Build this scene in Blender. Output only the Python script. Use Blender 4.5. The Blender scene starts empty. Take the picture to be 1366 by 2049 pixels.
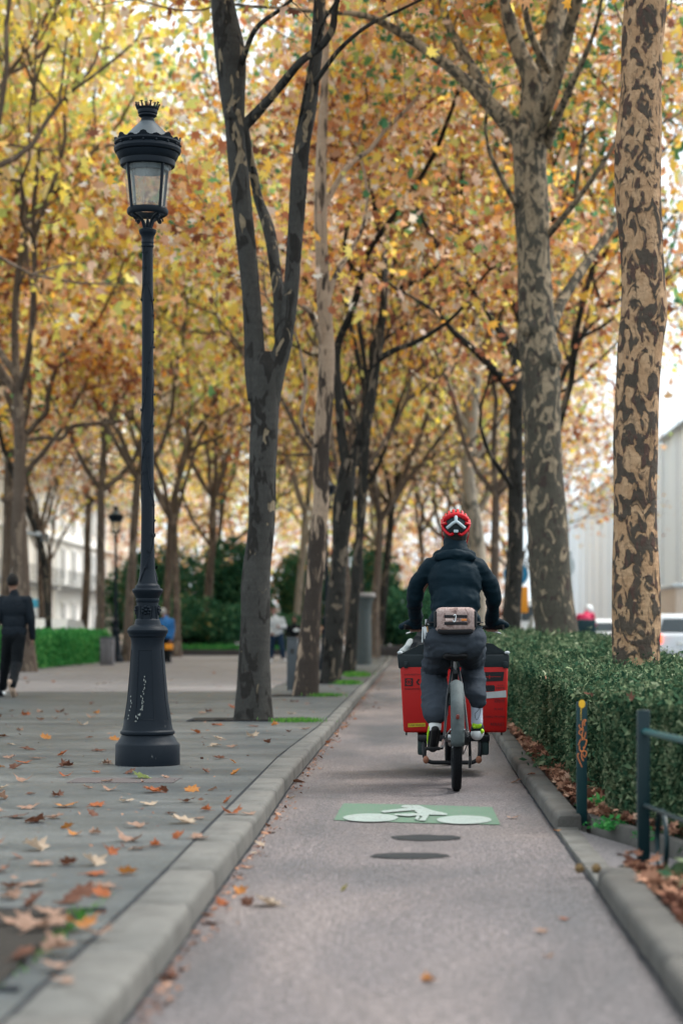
import bpy, bmesh, math, random
import numpy as np
from mathutils import Vector, Matrix, noise as mnoise
R = math.radians
S = bpy.context.scene
C = S.collection
# ---------------------------------------------------------------- camera
FOC, VX, VY, EYE = 4000.0, 822.0, 1262.0, 1.05
cd = bpy.data.cameras.new('camera'); cam = bpy.data.objects.new('camera', cd); C.objects.link(cam)
cam.location = (0, 0, EYE); cam.rotation_euler = (R(90), 0, 0)
cd.sensor_fit = 'VERTICAL'; cd.sensor_height = 36.0; cd.lens = FOC/2049*36
cd.shift_x = (683-VX)/2049; cd.shift_y = (VY-1024.5)/2049
cd.clip_start = 0.1; cd.clip_end = 3000
cd.dof.use_dof = True; cd.dof.focus_distance = 13.9; cd.dof.aperture_fstop = 1.8; cd.dof.aperture_blades = 0
S.camera = cam
# ---------------------------------------------------------------- sky, sun, exposure
W = bpy.data.worlds.new('World'); S.world = W; W.use_nodes = True
wn = W.node_tree; wn.nodes.clear()
sky = wn.nodes.new('ShaderNodeTexSky'); sky.sky_type = 'NISHITA'; sky.sun_disc = False
SUN_EL, SUN_AZ = 58, 60
sky.sun_elevation = R(SUN_EL); sky.sun_rotation = R(SUN_AZ); sky.dust_density = 6; sky.air_density = 1.0; sky.ozone_density = 1.0
hs = wn.nodes.new('ShaderNodeHueSaturation'); hs.inputs['Saturation'].default_value = 0.30; hs.inputs['Value'].default_value = 1.0
mx = wn.nodes.new('ShaderNodeMix'); mx.data_type = 'RGBA'; mx.inputs[0].default_value = 0.55
mx.inputs[7].default_value = (7.0, 8.1, 8.7, 1)
bg = wn.nodes.new('ShaderNodeBackground'); bg.inputs[1].default_value = 0.13
wo = wn.nodes.new('ShaderNodeOutputWorld')
wn.links.new(sky.outputs[0], hs.inputs['Color']); wn.links.new(hs.outputs[0], mx.inputs[6])
wn.links.new(mx.outputs[2], bg.inputs[0]); wn.links.new(bg.outputs[0], wo.inputs[0])
sl = bpy.data.lights.new('sun', 'SUN'); sl.energy = 1.5; sl.angle = R(16); sl.color = (1, .96, .9)
so = bpy.data.objects.new('sun', sl); C.objects.link(so)
so.rotation_euler = (R(90-SUN_EL), 0, R(180-SUN_AZ))
S.view_settings.view_transform = 'Standard'; S.view_settings.look = 'None'; S.view_settings.gamma = 1
S.view_settings.exposure = 1.12
cy = S.cycles
cy.max_bounces = 7; cy.diffuse_bounces = 4; cy.glossy_bounces = 2; cy.transmission_bounces = 4; cy.transparent_max_bounces = 6; cy.volume_bounces = 0
cy.caustics_reflective = False; cy.caustics_refractive = False; cy.sample_clamp_indirect = 6
cy.use_adaptive_sampling = True; cy.adaptive_threshold = 0.02
try: cy.use_denoising = True
except Exception: pass

def P(x, y, Y): return Vector(((x-VX)/FOC*Y, Y, EYE-(y-VY)/FOC*Y))
def G(x, y, z=0.0):
    Y = (EYE-z)*FOC/(y-VY); return Vector(((x-VX)/FOC*Y, Y, z))
# ---------------------------------------------------------------- materials
def nt(name):
    m = bpy.data.materials.new(name); m.use_nodes = True; n = m.node_tree; n.nodes.clear()
    o = n.nodes.new('ShaderNodeOutputMaterial'); return m, n, o
def N(n, t, **k):
    x = n.nodes.new(t)
    for a, b in k.items(): setattr(x, a, b)
    return x
def noise_(n, co, scale, detail=3, rough=.55, dist=0.0):
    x = N(n, 'ShaderNodeTexNoise'); x.inputs['Scale'].default_value = scale; x.inputs['Detail'].default_value = detail
    x.inputs['Roughness'].default_value = rough; x.inputs['Distortion'].default_value = dist
    n.links.new(co, x.inputs['Vector']); return x.outputs[0]
def ramp_(n, f, stops, interp='LINEAR'):
    x = N(n, 'ShaderNodeValToRGB'); cr = x.color_ramp; cr.interpolation = interp
    while len(cr.elements) > 1: cr.elements.remove(cr.elements[-1])
    cr.elements[0].position = stops[0][0]; cr.elements[0].color = tuple(stops[0][1])+(1,)
    for p, c in stops[1:]:
        e = cr.elements.new(p); e.color = tuple(c)+(1,)
    n.links.new(f, x.inputs[0]); return x.outputs[0]
def step_(n, f, thr, w=.02):
    x = N(n, 'ShaderNodeMapRange'); x.inputs[1].default_value = thr-w; x.inputs[2].default_value = thr+w
    n.links.new(f, x.inputs[0]); return x.outputs[0]
def mixc(n, f, a, b, mode='MIX'):
    x = N(n, 'ShaderNodeMix', data_type='RGBA', blend_type=mode)
    for i, v in ((0, f), (6, a), (7, b)):
        if hasattr(v, 'type') and hasattr(v, 'node'): n.links.new(v, x.inputs[i])
        elif i == 0: x.inputs[0].default_value = v
        else: x.inputs[i].default_value = tuple(v)+(1,)
    return x.outputs[2]
def math_(n, op, a, b=0.0):
    x = N(n, 'ShaderNodeMath', operation=op)
    for i, v in ((0, a), (1, b)):
        if hasattr(v, 'node'): n.links.new(v, x.inputs[i])
        else: x.inputs[i].default_value = v
    return x.outputs[0]
def coords(n, scale=(1, 1, 1), kind='Object', loc=(0, 0, 0)):
    if kind == 'World': s = N(n, 'ShaderNodeNewGeometry').outputs['Position']
    else: s = N(n, 'ShaderNodeTexCoord').outputs[kind]
    m = N(n, 'ShaderNodeMapping'); m.inputs['Scale'].default_value = scale; m.inputs['Location'].default_value = loc
    n.links.new(s, m.inputs['Vector']); return m.outputs[0]
def prin(n, o, col, rough=.6, metal=0., spec=.5, bump=None, bs=.3, bd=.01):
    b = N(n, 'ShaderNodeBsdfPrincipled')
    if hasattr(col, 'node'): n.links.new(col, b.inputs['Base Color'])
    else: b.inputs['Base Color'].default_value = tuple(col)+(1,)
    if hasattr(rough, 'node'): n.links.new(rough, b.inputs['Roughness'])
    else: b.inputs['Roughness'].default_value = rough
    b.inputs['Metallic'].default_value = metal; b.inputs['Specular IOR Level'].default_value = spec
    if bump is not None:
        u = N(n, 'ShaderNodeBump'); u.inputs['Strength'].default_value = bs; u.inputs['Distance'].default_value = bd
        n.links.new(bump, u.inputs['Height']); n.links.new(u.outputs[0], b.inputs['Normal'])
    n.links.new(b.outputs[0], o.inputs[0]); return b
MC = {}
def M(name, col=None, rough=.6, metal=0., var=.18, scale=6., bs=.15, bscale=40., spec=.25, stretch=(1, 1, 1), bd=.01):
    if name in MC: return MC[name]
    m, n, o = nt(name); co = coords(n, stretch)
    f = noise_(n, co, scale, 4)
    c = mixc(n, f, [max(0, v*(1-var)) for v in col], [min(1, v*(1+var)) for v in col])
    prin(n, o, c, rough, metal, spec, noise_(n, co, bscale, 3), bs, bd)
    MC[name] = m; return m
def emis(name, col, s):
    if name in MC: return MC[name]
    m, n, o = nt(name); b = prin(n, o, col, .3)
    b.inputs['Emission Color'].default_value = tuple(col)+(1,); b.inputs['Emission Strength'].default_value = s
    MC[name] = m; return m
def glass(name, tint=(.9, .95, .95), rough=.05, alpha=.35):
    if name in MC: return MC[name]
    m, n, o = nt(name)
    t = N(n, 'ShaderNodeBsdfTransparent'); t.inputs[0].default_value = tuple(tint)+(1,)
    g = N(n, 'ShaderNodeBsdfPrincipled'); g.inputs['Base Color'].default_value = (.6, .62, .62, 1); g.inputs['Roughness'].default_value = rough
    x = N(n, 'ShaderNodeMixShader'); co = coords(n, (1, 1, .3))
    f = math_(n, 'MULTIPLY', noise_(n, co, 14, 3), alpha*2)
    n.links.new(f, x.inputs[0]); n.links.new(t.outputs[0], x.inputs[1]); n.links.new(g.outputs[0], x.inputs[2]); n.links.new(x.outputs[0], o.inputs[0])
    MC[name] = m; return m
def leafmat(name, stops, wscale=.22, wamt=.9, rw=.7, off=0., trans=.45, zk=0., z0=8., rough=True, coord='World'):
    if name in MC: return MC[name]
    m, n, o = nt(name)
    g = N(n, 'ShaderNodeNewGeometry'); rnd = g.outputs['Random Per Island']
    co = coords(n, (1, 1, 1), coord)
    nz = noise_(n, co, wscale, 2)
    f = math_(n, 'ADD', math_(n, 'MULTIPLY', rnd, rw), math_(n, 'MULTIPLY', math_(n, 'SUBTRACT', nz, .5), wamt*2))
    f = math_(n, 'ADD', f, off+(1-rw)/2)
    if zk:
        sp = N(n, 'ShaderNodeSeparateXYZ'); n.links.new(co, sp.inputs[0])
        f = math_(n, 'ADD', f, math_(n, 'MULTIPLY', math_(n, 'SUBTRACT', sp.outputs[2], z0), zk))
    col = ramp_(n, f, stops)
    hi = math_(n, 'FRACT', math_(n, 'MULTIPLY', rnd, 37.7))
    col = mixc(n, math_(n, 'MULTIPLY', hi, .5), col, (1, 1, 1), 'SOFT_LIGHT')
    d = N(n, 'ShaderNodeBsdfDiffuse'); t = N(n, 'ShaderNodeBsdfTranslucent'); x = N(n, 'ShaderNodeMixShader'); x.inputs[0].default_value = trans
    n.links.new(col, d.inputs[0]); n.links.new(col, t.inputs[0]); n.links.new(d.outputs[0], x.inputs[1]); n.links.new(t.outputs[0], x.inputs[2])
    n.links.new(x.outputs[0], o.inputs[0]); MC[name] = m; return m
YEL, ORA, RUS, TAN, GRN, DGR, BRN, PNK = (.92, .72, .18), (.80, .38, .08), (.40, .14, .07), (.82, .64, .45), (.46, .54, .16), (.07, .20, .10), (.24, .13, .09), (.80, .57, .46)
PAL = (.92, .86, .74)
AUT = leafmat('autumn_leaf', [(0, DGR), (.05, (.16, .34, .12)), (.09, GRN), (.14, (.80, .62, .16)), (.22, (.95, .70, .14)), (.30, (.92, .50, .08)), (.38, (.78, .30, .06)), (.46, TAN), (.50, PAL), (.53, PNK), (.60, (.62, .30, .14)), (.69, (.42, .13, .06)), (.77, (.84, .46, .22)), (.85, (.84, .62, .44)), (.91, RUS), (1, (.16, .07, .05))], zk=-.026, z0=9., off=.02, rw=1.0, wamt=.45, trans=.55)
AUTY = leafmat('yellow_autumn_leaf', [(0, GRN), (.07, (.75, .66, .16)), (.24, (.98, .74, .10)), (.42, (.98, .80, .22)), (.48, PAL), (.54, (.92, .50, .08)), (.66, TAN), (.76, (.66, .27, .07)), (.88, PNK), (1, RUS)], off=-.09, zk=-.02, rw=1.0, wamt=.45, trans=.55)
BROWN = leafmat('brown_autumn_leaf', [(0, GRN), (.08, YEL), (.16, (.84, .42, .07)), (.30, TAN), (.42, PAL), (.52, PNK), (.66, (.60, .34, .22)), (.78, RUS), (.88, (.74, .52, .40)), (1, (.17, .08, .06))], zk=-.03, z0=7., rw=1.0, wamt=.45, trans=.55)
EVER = leafmat('evergreen_leaf', [(0, (.014, .055, .036)), (.5, (.04, .12, .065)), (.85, (.09, .19, .09)), (1, (.30, .20, .07))], wamt=.5, trans=.2)
HEDG = leafmat('hedge_leaf', [(0, (.008, .026, .016)), (.35, (.028, .062, .034)), (.6, (.07, .11, .058)), (.8, (.15, .185, .10)), (1, (.27, .29, .19))], wscale=2.5, wamt=.5, trans=.15)
LAWN = leafmat('bright_hedge_leaf', [(0, (.02, .12, .04)), (.5, (.05, .24, .06)), (1, (.14, .36, .10))], wamt=.4, trans=.25)
GRASS = leafmat('grass_blade', [(0, (.03, .12, .02)), (.5, (.08, .25, .04)), (1, (.2, .36, .08))], wscale=4, wamt=.3, trans=.3)
LITT = leafmat('dry_leaf', [(0, (.05, .025, .02)), (.3, (.12, .055, .04)), (.55, (.25, .12, .075)), (.8, (.38, .21, .14)), (1, (.46, .32, .23))], wscale=3, wamt=.3, trans=.1)

def bark(name, base, patch, dark, scale=5., thr=.56, thr2=.6, zk=0., z0=2., warm=None, bs=.5, st=.42, fuzz=.012):
    if name in MC: return MC[name]
    m, n, o = nt(name); co = coords(n, (1, 1, st)); co2 = coords(n, (1, 1, st), loc=(3, 7, 2)); co3 = coords(n, (1, 1, .5), loc=(9, 1, 5))
    sp = N(n, 'ShaderNodeSeparateXYZ'); n.links.new(coords(n), sp.inputs[0])
    n1 = noise_(n, co, scale, 2.5, .5, .9)
    if zk: n1 = math_(n, 'ADD', n1, math_(n, 'MULTIPLY', math_(n, 'MINIMUM', math_(n, 'SUBTRACT', sp.outputs[2], z0), 4.), zk))
    s1 = step_(n, n1, thr, fuzz)
    s2 = step_(n, noise_(n, co2, scale*1.25, 2.5, .5, .8), thr2, fuzz*1.5)
    big = noise_(n, co3, scale*.6, 3)
    b2 = mixc(n, big, [v*.72 for v in base], [v*1.35 for v in base])
    c = mixc(n, s2, b2, dark)
    pc = patch if warm is None else mixc(n, step_(n, noise_(n, co2, scale*.9, 2), .52, .08), patch, warm)
    c = mixc(n, s1, c, pc); s3 = step_(n, noise_(n, coords(n, (1, 1, st*.8), loc=(1, 4, 8)), scale*1.9, 3, .6, .5), .60, .03); c = mixc(n, math_(n, 'MULTIPLY', s3, .45), c, [v*.7 for v in base])
    fn = noise_(n, coords(n, (1, 1, .6)), 45, 5, .65)
    c = mixc(n, .8, c, mixc(n, fn, (.22, .22, .22), (.80, .80, .80)), 'OVERLAY')
    rg = noise_(n, coords(n, (.6, .6, 5.)), 3.2, 4, .6); c = mixc(n, .5, c, mixc(n, rg, (.28, .28, .28), (.74, .74, .74)), 'OVERLAY')
    h = math_(n, 'ADD', math_(n, 'MULTIPLY', s1, -.8), math_(n, 'MULTIPLY', fn, .6))
    h = math_(n, 'ADD', h, math_(n, 'MULTIPLY', s2, .4)); h = math_(n, 'ADD', h, math_(n, 'MULTIPLY', rg, .8))
    prin(n, o, c, .85, 0, .08, h, bs, .012); MC[name] = m; return m
BK1 = bark('bark_camouflage', (.072, .058, .046), (.36, .22, .125), (.090, .055, .045), 10.5, .50, .56, zk=.009, z0=2.4, warm=(.42, .27, .16), bs=1., st=.6, fuzz=.03)
BK2 = bark('bark_greenish', (.072, .066, .053), (.28, .22, .15), (.056, .042, .037), 8.5, .565, .60, zk=.02, z0=3.4, st=.55, fuzz=.045)
BKG = bark('bark_smooth_grey', (.052, .050, .046), (.23, .18, .12), (.026, .024, .022), 6., .65, .56, zk=.014, z0=3.6, bs=.8)
BKP = bark('bark_cream', (.34, .25, .18), (.050, .040, .034), (.09, .065, .05), 5.5, .49, .62, zk=-.035, z0=3.2, st=.3, fuzz=.025)
BKD = bark('bark_dark', (.030, .029, .026), (.15, .12, .09), (.014, .013, .012), 6., .60, .6, bs=.8)
BKB = bark('bark_brown', (.115, .088, .070), (.22, .17, .13), (.065, .050, .042), 5., .58, .62)
BKC = bark('bark_pale', (.34, .29, .23), (.12, .11, .09), (.18, .15, .12), 3., .60, .66, bs=.2)
# ---------------------------------------------------------------- mesh builder
def wl(o):
    v = Vector((0, 0, 0))
    while o is not None: v += o.location; o = o.parent
    return v
def link(name, me, mats, parent=None, origin=None, smooth=True):
    o = bpy.data.objects.new(name, me)
    for m in (mats if isinstance(mats, (list, tuple)) else [mats]): me.materials.append(m)
    C.objects.link(o)
    off = Vector(origin) if origin is not None else Vector((0, 0, 0))
    if parent is not None: o.parent = parent; me.transform(Matrix.Translation(-wl(parent)))
    elif origin is not None: me.transform(Matrix.Translation(-off)); o.location = off
    if smooth: me.polygons.foreach_set('use_smooth', [True]*len(me.polygons))
    return o
class MB:
    def __init__(s): s.v = []; s.f = []; s.m = []
    def add(s, vs, fs, m=0):
        k = len(s.v); s.v += [tuple(v) for v in vs]; s.f += [tuple(i+k for i in f) for f in fs]; s.m += [m]*len(fs); return s
    def box(s, c, d, rz=0., m=0, rot=None, taper=1.):
        x, y, z = d[0]/2, d[1]/2, d[2]/2
        vs = [Vector((a*x*(taper if e > 0 else 1), b*y*(taper if e > 0 else 1), e*z)) for e in (-1, 1) for a, b in ((-1, -1), (1, -1), (1, 1), (-1, 1))]
        mt = rot if rot is not None else Matrix.Rotation(rz, 3, 'Z')
        vs = [mt @ v+Vector(c) for v in vs]
        return s.add(vs, [(3, 2, 1, 0), (4, 5, 6, 7), (0, 1, 5, 4), (1, 2, 6, 5), (2, 3, 7, 6), (3, 0, 4, 7)], m)
    def rbox(s, c, d, b=.01, m=0, rz=0., seg=2, rot=None):
        bm = bmesh.new(); bmesh.ops.create_cube(bm, size=1); bmesh.ops.scale(bm, vec=d, verts=bm.verts)
        bmesh.ops.bevel(bm, geom=list(bm.edges), offset=b, segments=seg, affect='EDGES', profile=.5)
        mt = rot if rot is not None else Matrix.Rotation(rz, 3, 'Z')
        bm.verts.index_update(); vs = [mt @ v.co+Vector(c) for v in bm.verts]; fs = [[v.index for v in f.verts] for f in bm.faces]; bm.free()
        return s.add(vs, fs, m)
    def tube(s, pts, rad, n=10, m=0, cap=True, amp=0., freq=2., seed=0., flat=1.):
        pts = [Vector(p) for p in pts]
        if not hasattr(rad, '__len__'): rad = [rad]*len(pts)
        vs = []; fs = []; t = (pts[1]-pts[0]).normalized()
        a = t.cross(Vector((0, 0, 1)));
        if a.length < .3: a = t.cross(Vector((0, 1, 0)))
        a.normalize()
        for i, p in enumerate(pts):
            t = (pts[min(i+1, len(pts)-1)]-pts[max(i-1, 0)])
            if t.length < 1e-9: t = Vector((0, 0, 1))
            t.normalize(); a = (a-t*a.dot(t)).normalized(); b = t.cross(a)
            for j in range(n):
                q = 2*math.pi*j/n; d = a*math.cos(q)+b*math.sin(q)*flat; r = rad[i]
                if amp: r *= 1+amp*mnoise.noise((p+d*rad[i])*freq+Vector((seed, seed, 0)))
                vs.append(p+d*r)
        for i in range(len(pts)-1):
            for j in range(n):
                k = (j+1) % n; fs.append((i*n+j, i*n+k, (i+1)*n+k, (i+1)*n+j))
        if cap: fs.append(tuple(range(n-1, -1, -1))); fs.append(tuple((len(pts)-1)*n+j for j in range(n)))
        return s.add(vs, fs, m)
    def ell(s, c, r, rot=None, nu=14, nv=9, m=0):
        vs = []; fs = []; c = Vector(c)
        if not hasattr(r, '__len__'): r = (r, r, r)
        for i in range(1, nv):
            th = math.pi*i/nv
            for j in range(nu):
                q = 2*math.pi*j/nu; v = Vector((r[0]*math.sin(th)*math.cos(q), r[1]*math.sin(th)*math.sin(q), r[2]*math.cos(th)))
                vs.append((rot @ v if rot else v)+c)
        top = Vector((0, 0, r[2])); bot = -top
        vs += [(rot @ top if rot else top)+c, (rot @ bot if rot else bot)+c]; T = len(vs)-2; B = T+1
        for i in range(nv-2):
            for j in range(nu):
                k = (j+1) % nu; fs.append((i*nu+j, (i+1)*nu+j, (i+1)*nu+k, i*nu+k))
        for j in range(nu):
            k = (j+1) % nu; fs.append((T, j, k)); fs.append((B, (nv-2)*nu+k, (nv-2)*nu+j))
        return s.add(vs, fs, m)
    def cap(s, p0, r0, p1, r1, n=12, m=0):
        p0, p1 = Vector(p0), Vector(p1); s.ell(p0, r0, nu=n, nv=8, m=m); s.ell(p1, r1, nu=n, nv=8, m=m)
        if (p1-p0).length > 1e-4: s.tube([p0, p1], [r0, r1], n, m)
        return s
    def limb(s, pts, rads, n=12, m=0):
        for i in range(len(pts)-1): s.cap(pts[i], rads[i], pts[i+1], rads[i+1], n, m)
        return s
    def lathe(s, prof, n=32, c=(0, 0, 0), m=0, sx=1., axis='Z'):
        vs = []; fs = []; c = Vector(c)
        for r, z in prof:
            for j in range(n):
                q = 2*math.pi*j/n; a, b = r*math.cos(q)*sx, r*math.sin(q)
                vs.append(c+(Vector((a, b, z)) if axis == 'Z' else (Vector((a, z, b)) if axis == 'Y' else Vector((z, a, b)))))
        for i in range(len(prof)-1):
            for j in range(n):
                k = (j+1) % n; fs.append((i*n+j, i*n+k, (i+1)*n+k, (i+1)*n+j))
        return s.add(vs, fs, m)
    def disc(s, c, r, n=24, nrm='Z', m=0):
        c = Vector(c); vs = []
        for j in range(n):
            q = 2*math.pi*j/n; a, b = r*math.cos(q), r*math.sin(q)
            vs.append(c+{'Z': Vector((a, b, 0)), 'Y': Vector((a, 0, b)), 'X': Vector((0, a, b))}[nrm])
        return s.add(vs, [tuple(range(n))], m)
    def prism(s, poly, a, b, axis='Y', m=0):
        n = len(poly); f = {'Y': lambda p, t: (p[0], t, p[1]), 'X': lambda p, t: (t, p[0], p[1]), 'Z': lambda p, t: (p[0], p[1], t)}[axis]
        return s.add([f(p, a) for p in poly]+[f(p, b) for p in poly], [tuple(range(n)), tuple(range(2*n-1, n-1, -1))]+[(i, n+i, n+(i+1) % n, (i+1) % n) for i in range(n)], m)
    def mesh(s, name, fix=True):
        me = bpy.data.meshes.new(name); me.from_pydata(s.v, [], s.f); me.polygons.foreach_set('material_index', s.m)
        me.validate()
        if fix:
            bm = bmesh.new(); bm.from_mesh(me); bmesh.ops.recalc_face_normals(bm, faces=bm.faces); bm.to_mesh(me); bm.free()
        me.update(); return me
    def build(s, name, mats, parent=None, smooth=True, origin=None, angle=35, fix=True):
        o = link(name, s.mesh(name, fix), mats, parent, origin, smooth)
        if smooth and angle:
            try: o.data.set_sharp_from_angle(angle=R(angle))
            except Exception: pass
        return o
def npmesh(name, v, tri):
    me = bpy.data.meshes.new(name); nv, nf = len(v), len(tri); k = tri.shape[1]
    me.vertices.add(nv); me.vertices.foreach_set('co', np.ascontiguousarray(v, dtype=np.float32).ravel())
    me.loops.add(nf*k); me.loops.foreach_set('vertex_index', np.ascontiguousarray(tri, dtype=np.int32).ravel())
    me.polygons.add(nf); me.polygons.foreach_set('loop_start', np.arange(0, nf*k, k, dtype=np.int32))
    me.update(calc_edges=True); return me
def tag(o, label=None, cat=None, group=None, kind=None):
    for a, b in (('label', label), ('category', cat), ('group', group), ('kind', kind)):
        if b: o[a] = b
    return o
def thing(name, label, cat, loc=(0, 0, 0), group=None):
    o = bpy.data.objects.new(name, None); C.objects.link(o); o.location = loc; o.empty_display_size = .1
    return tag(o, label, cat, group)
def dup(o, loc=None, rz=None, sc=None, label=None, group=None, parent=None):
    c = o.copy(); C.objects.link(c)
    if parent is not None: c.parent = parent
    for ch in list(o.children): dup(ch, parent=c)
    if loc is not None: c.location = loc
    if rz is not None: c.rotation_euler = (0, 0, rz)
    if sc is not None: c.scale = (sc, sc, sc) if not hasattr(sc, '__len__') else sc
    if label: c['label'] = label
    if group: c['group'] = group
    return c
def smoothpath(pts, k=4):
    """Catmull-Rom through rows of numbers"""
    a = np.array(pts, float); out = []; n = len(a)
    for i in range(n-1):
        p0, p1, p2, p3 = a[max(i-1, 0)], a[i], a[i+1], a[min(i+2, n-1)]
        for j in range(k):
            t = j/k; out.append(.5*((2*p1)+(-p0+p2)*t+(2*p0-5*p1+4*p2-p3)*t*t+(-p0+3*p1-3*p2+p3)*t**3))
    out.append(a[-1]); return np.array(out)
LEAF5 = np.array([(0, -.25), (.13, -.12), (.5, -.3), (.42, 0), (.88, .12), (.44, .3), (.62, .72), (.17, .5), (0, 1.02), (-.17, .5), (-.62, .72), (-.44, .3), (-.88, .12), (-.42, 0), (-.5, -.3), (-.13, -.12)])
LEAF3 = np.array([(0, -.3), (.5, -.25), (.9, .25), (.3, .42), (0, 1.0), (-.3, .42), (-.9, .25), (-.5, -.25)])
LEAF1 = np.array([(0, -1.), (.5, 0), (0, 1.), (-.5, 0)])
def leaves_np(rs, pts, size, shape, flatness=0., fold=.25, sj=.3):
    """leaf sized faces round points pts (N,3); random orientation"""
    N_ = len(pts); k = len(shape)
    ax = rs.normal(size=(N_, 3)); ax[:, 2] += flatness; ax /= np.linalg.norm(ax, axis=1)[:, None]
    u = np.cross(ax, rs.normal(size=(N_, 3))); u /= np.linalg.norm(u, axis=1)[:, None]; w = np.cross(ax, u)
    sz = size*np.exp(rs.normal(size=N_)*sj)*.5
    if k == 4:
        loc = shape; z = np.abs(loc[:, 0])*fold
        V = pts[:, None, :]+sz[:, None, None]*(loc[None, :, 0, None]*u[:, None, :]+loc[None, :, 1, None]*w[:, None, :]+z[None, :, None]*ax[:, None, :])
        F = np.arange(N_*4).reshape(N_, 4); return V.reshape(-1, 3), F
    loc = np.vstack([[0, .1], shape]); r2 = (loc**2).sum(1)
    cf = rs.uniform(-fold, fold, size=(N_, 1))*r2[None, :]+rs.uniform(0, fold*1.4, size=(N_, 1))*np.abs(loc[None, :, 0])
    V = pts[:, None, :]+sz[:, None, None]*(loc[None, :, 0, None]*u[:, None, :]+loc[None, :, 1, None]*w[:, None, :]+cf[:, :, None]*ax[:, None, :])
    i = np.arange(1, k+1); j = np.roll(i, -1); t = np.stack([np.zeros(k, int), i, j], 1)
    F = (t[None]+np.arange(N_)[:, None, None]*(k+1)).reshape(-1, 3)
    return V.reshape(-1, 3), F
# ================================================================ THE SETTING
def struct(o): o['kind'] = 'structure'; return o
def sheet(name, pts, z, mat, grid=None):
    mb = MB(); mb.add([(p[0], p[1], z) for p in pts], [tuple(range(len(pts)))]); return struct(mb.build(name, mat, smooth=False, fix=False))
def asphalt(name, c1, c2, c3, sp=.3, rough=.75, big=.35, streak=(1, .35, 1), bs=.35, tint=None):
    m, n, o = nt(name); co = coords(n, kind='World'); cs = coords(n, streak, 'World')
    f = noise_(n, cs, big*2.2, 5, .6, .4); f = ramp_(n, f, [(.34, c1), (.5, c2), (.66, c3)])
    g = noise_(n, co, 80, 4, .8); g2 = noise_(n, co, 50, 3, .6)
    c = mixc(n, sp, f, ramp_(n, g, [(.41, (.0, .0, .0)), (.5, (.47, .47, .47)), (.585, (1, 1, 1))]), 'OVERLAY')
    st = step_(n, noise_(n, coords(n, (1, .5, 1), 'World', (5, 2, 0)), 1.3, 4, .6), .60, .10)
    c = mixc(n, math_(n, 'MULTIPLY', st, .38), c, tint or [v*.5 for v in c1])
    r = N(n, 'ShaderNodeMapRange'); r.inputs[3].default_value = rough-.12; r.inputs[4].default_value = rough+.12; n.links.new(noise_(n, cs, 1.6, 3), r.inputs[0])
    h = math_(n, 'ADD', g, math_(n, 'MULTIPLY', g2, .8)); g3 = noise_(n, co, 26, 3, .7); c = mixc(n, sp*.6, c, ramp_(n, g3, [(.38, (.22, .22, .22)), (.62, (.80, .80, .80))]), 'OVERLAY')
    prin(n, o, c, r.outputs[0], 0, .4, h, bs, .004); return m
LANE = asphalt('lane_asphalt', (.052, .053, .058), (.108, .094, .095), (.165, .136, .128), sp=1., rough=.62)
PAVE = asphalt('pavement_asphalt', (.033, .042, .047), (.060, .069, .072), (.098, .105, .105), sp=.5, rough=.5, streak=(.35, 1.1, 1), big=.6, bs=.2)
PAVE_SHEEN = asphalt('pavement_sheen_asphalt', (.15, .145, .15), (.19, .18, .185), (.23, .215, .22), sp=.4, rough=.5, streak=(.35, 1.1, 1), big=.4, bs=.2)
ROAD = asphalt('road_asphalt', (.06, .06, .06), (.08, .08, .08), (.10, .10, .10))
PATH = asphalt('path_asphalt', (.09, .085, .09), (.12, .108, .11), (.14, .125, .13), sp=.6)
SOIL = M('soil', (.022, .018, .014), .95, var=.5, scale=9, bs=.9, bscale=30, bd=.03)
def stone(name, c1, c2):
    m, n, o = nt(name); co = coords(n, kind='World')
    c = ramp_(n, noise_(n, co, 3.2, 6, .65), [(.3, c1), (.7, c2)])
    c = mixc(n, .35, c, ramp_(n, noise_(n, co, 220, 2, .7), [(.3, (.1, .1, .1)), (.7, (.9, .9, .9))]), 'OVERLAY')
    st = step_(n, noise_(n, co, 7, 6, .75), .56, .06); c = mixc(n, math_(n, 'MULTIPLY', st, .45), c, (.06, .054, .048)); c = mixc(n, noise_(n, coords(n, (1, 1, 1), 'World', (3, 3, 3)), .8, 2), c, (.155, .130, .115), 'MIX') if False else c
    prin(n, o, c, .8, 0, .2, noise_(n, co, 90, 4), .4, .005); return m
KERB = stone('kerb_granite', (.098, .095, .088), (.152, .147, .134)); KERB2 = stone('kerb_granite_warm', (.070, .066, .060), (.115, .108, .098))
gnd = MB(); gnd.add([(-700, -60, -.06), (700, -60, -.06), (700, 1400, -.06), (-700, 1400, -.06)], [(0, 1, 2, 3)]); struct(gnd.build('ground', M('ground_earth', (.12, .12, .11), .9), smooth=False))
# kerb lines, read as points along the street (x, y on the ground)
LI = [G(*q) for q in ((248, 2049), (330, 1939), (461, 1749), (508, 1685), (582, 1571), (681, 1450), (745, 1370), (782, 1327))]
LO = [G(q[0], q[1], .1) for q in ((-10, 2062), (200, 1868), (325, 1750), (400, 1672), (560, 1511), (641, 1450), (690, 1402), (761, 1333))]
RI = [G(*q) for q in ((1366, 2029), (1278, 1907), (1199, 1787), (1158, 1734), (1100, 1649), (1029, 1544), (985, 1469))]
def line(pts, ext0, ext1):
    ys = [p.y for p in pts]; xs = [p.x for p in pts]
    return lambda y: float(np.interp(y, [ext0[1]]+ys+[ext1[1]], [ext0[0]]+xs+[ext1[0]]))
fLI = line(LI, (-.82, 1.0), (-.78, 130)); fLO = line(LO, (-1.04, 1.0), (-1.02, 130)); fRI = line(RI, (.74, 1.0), (.80, 130))
YS = list(np.concatenate([np.arange(1, 30, .5), np.arange(30, 131, 4.0)]))
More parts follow.
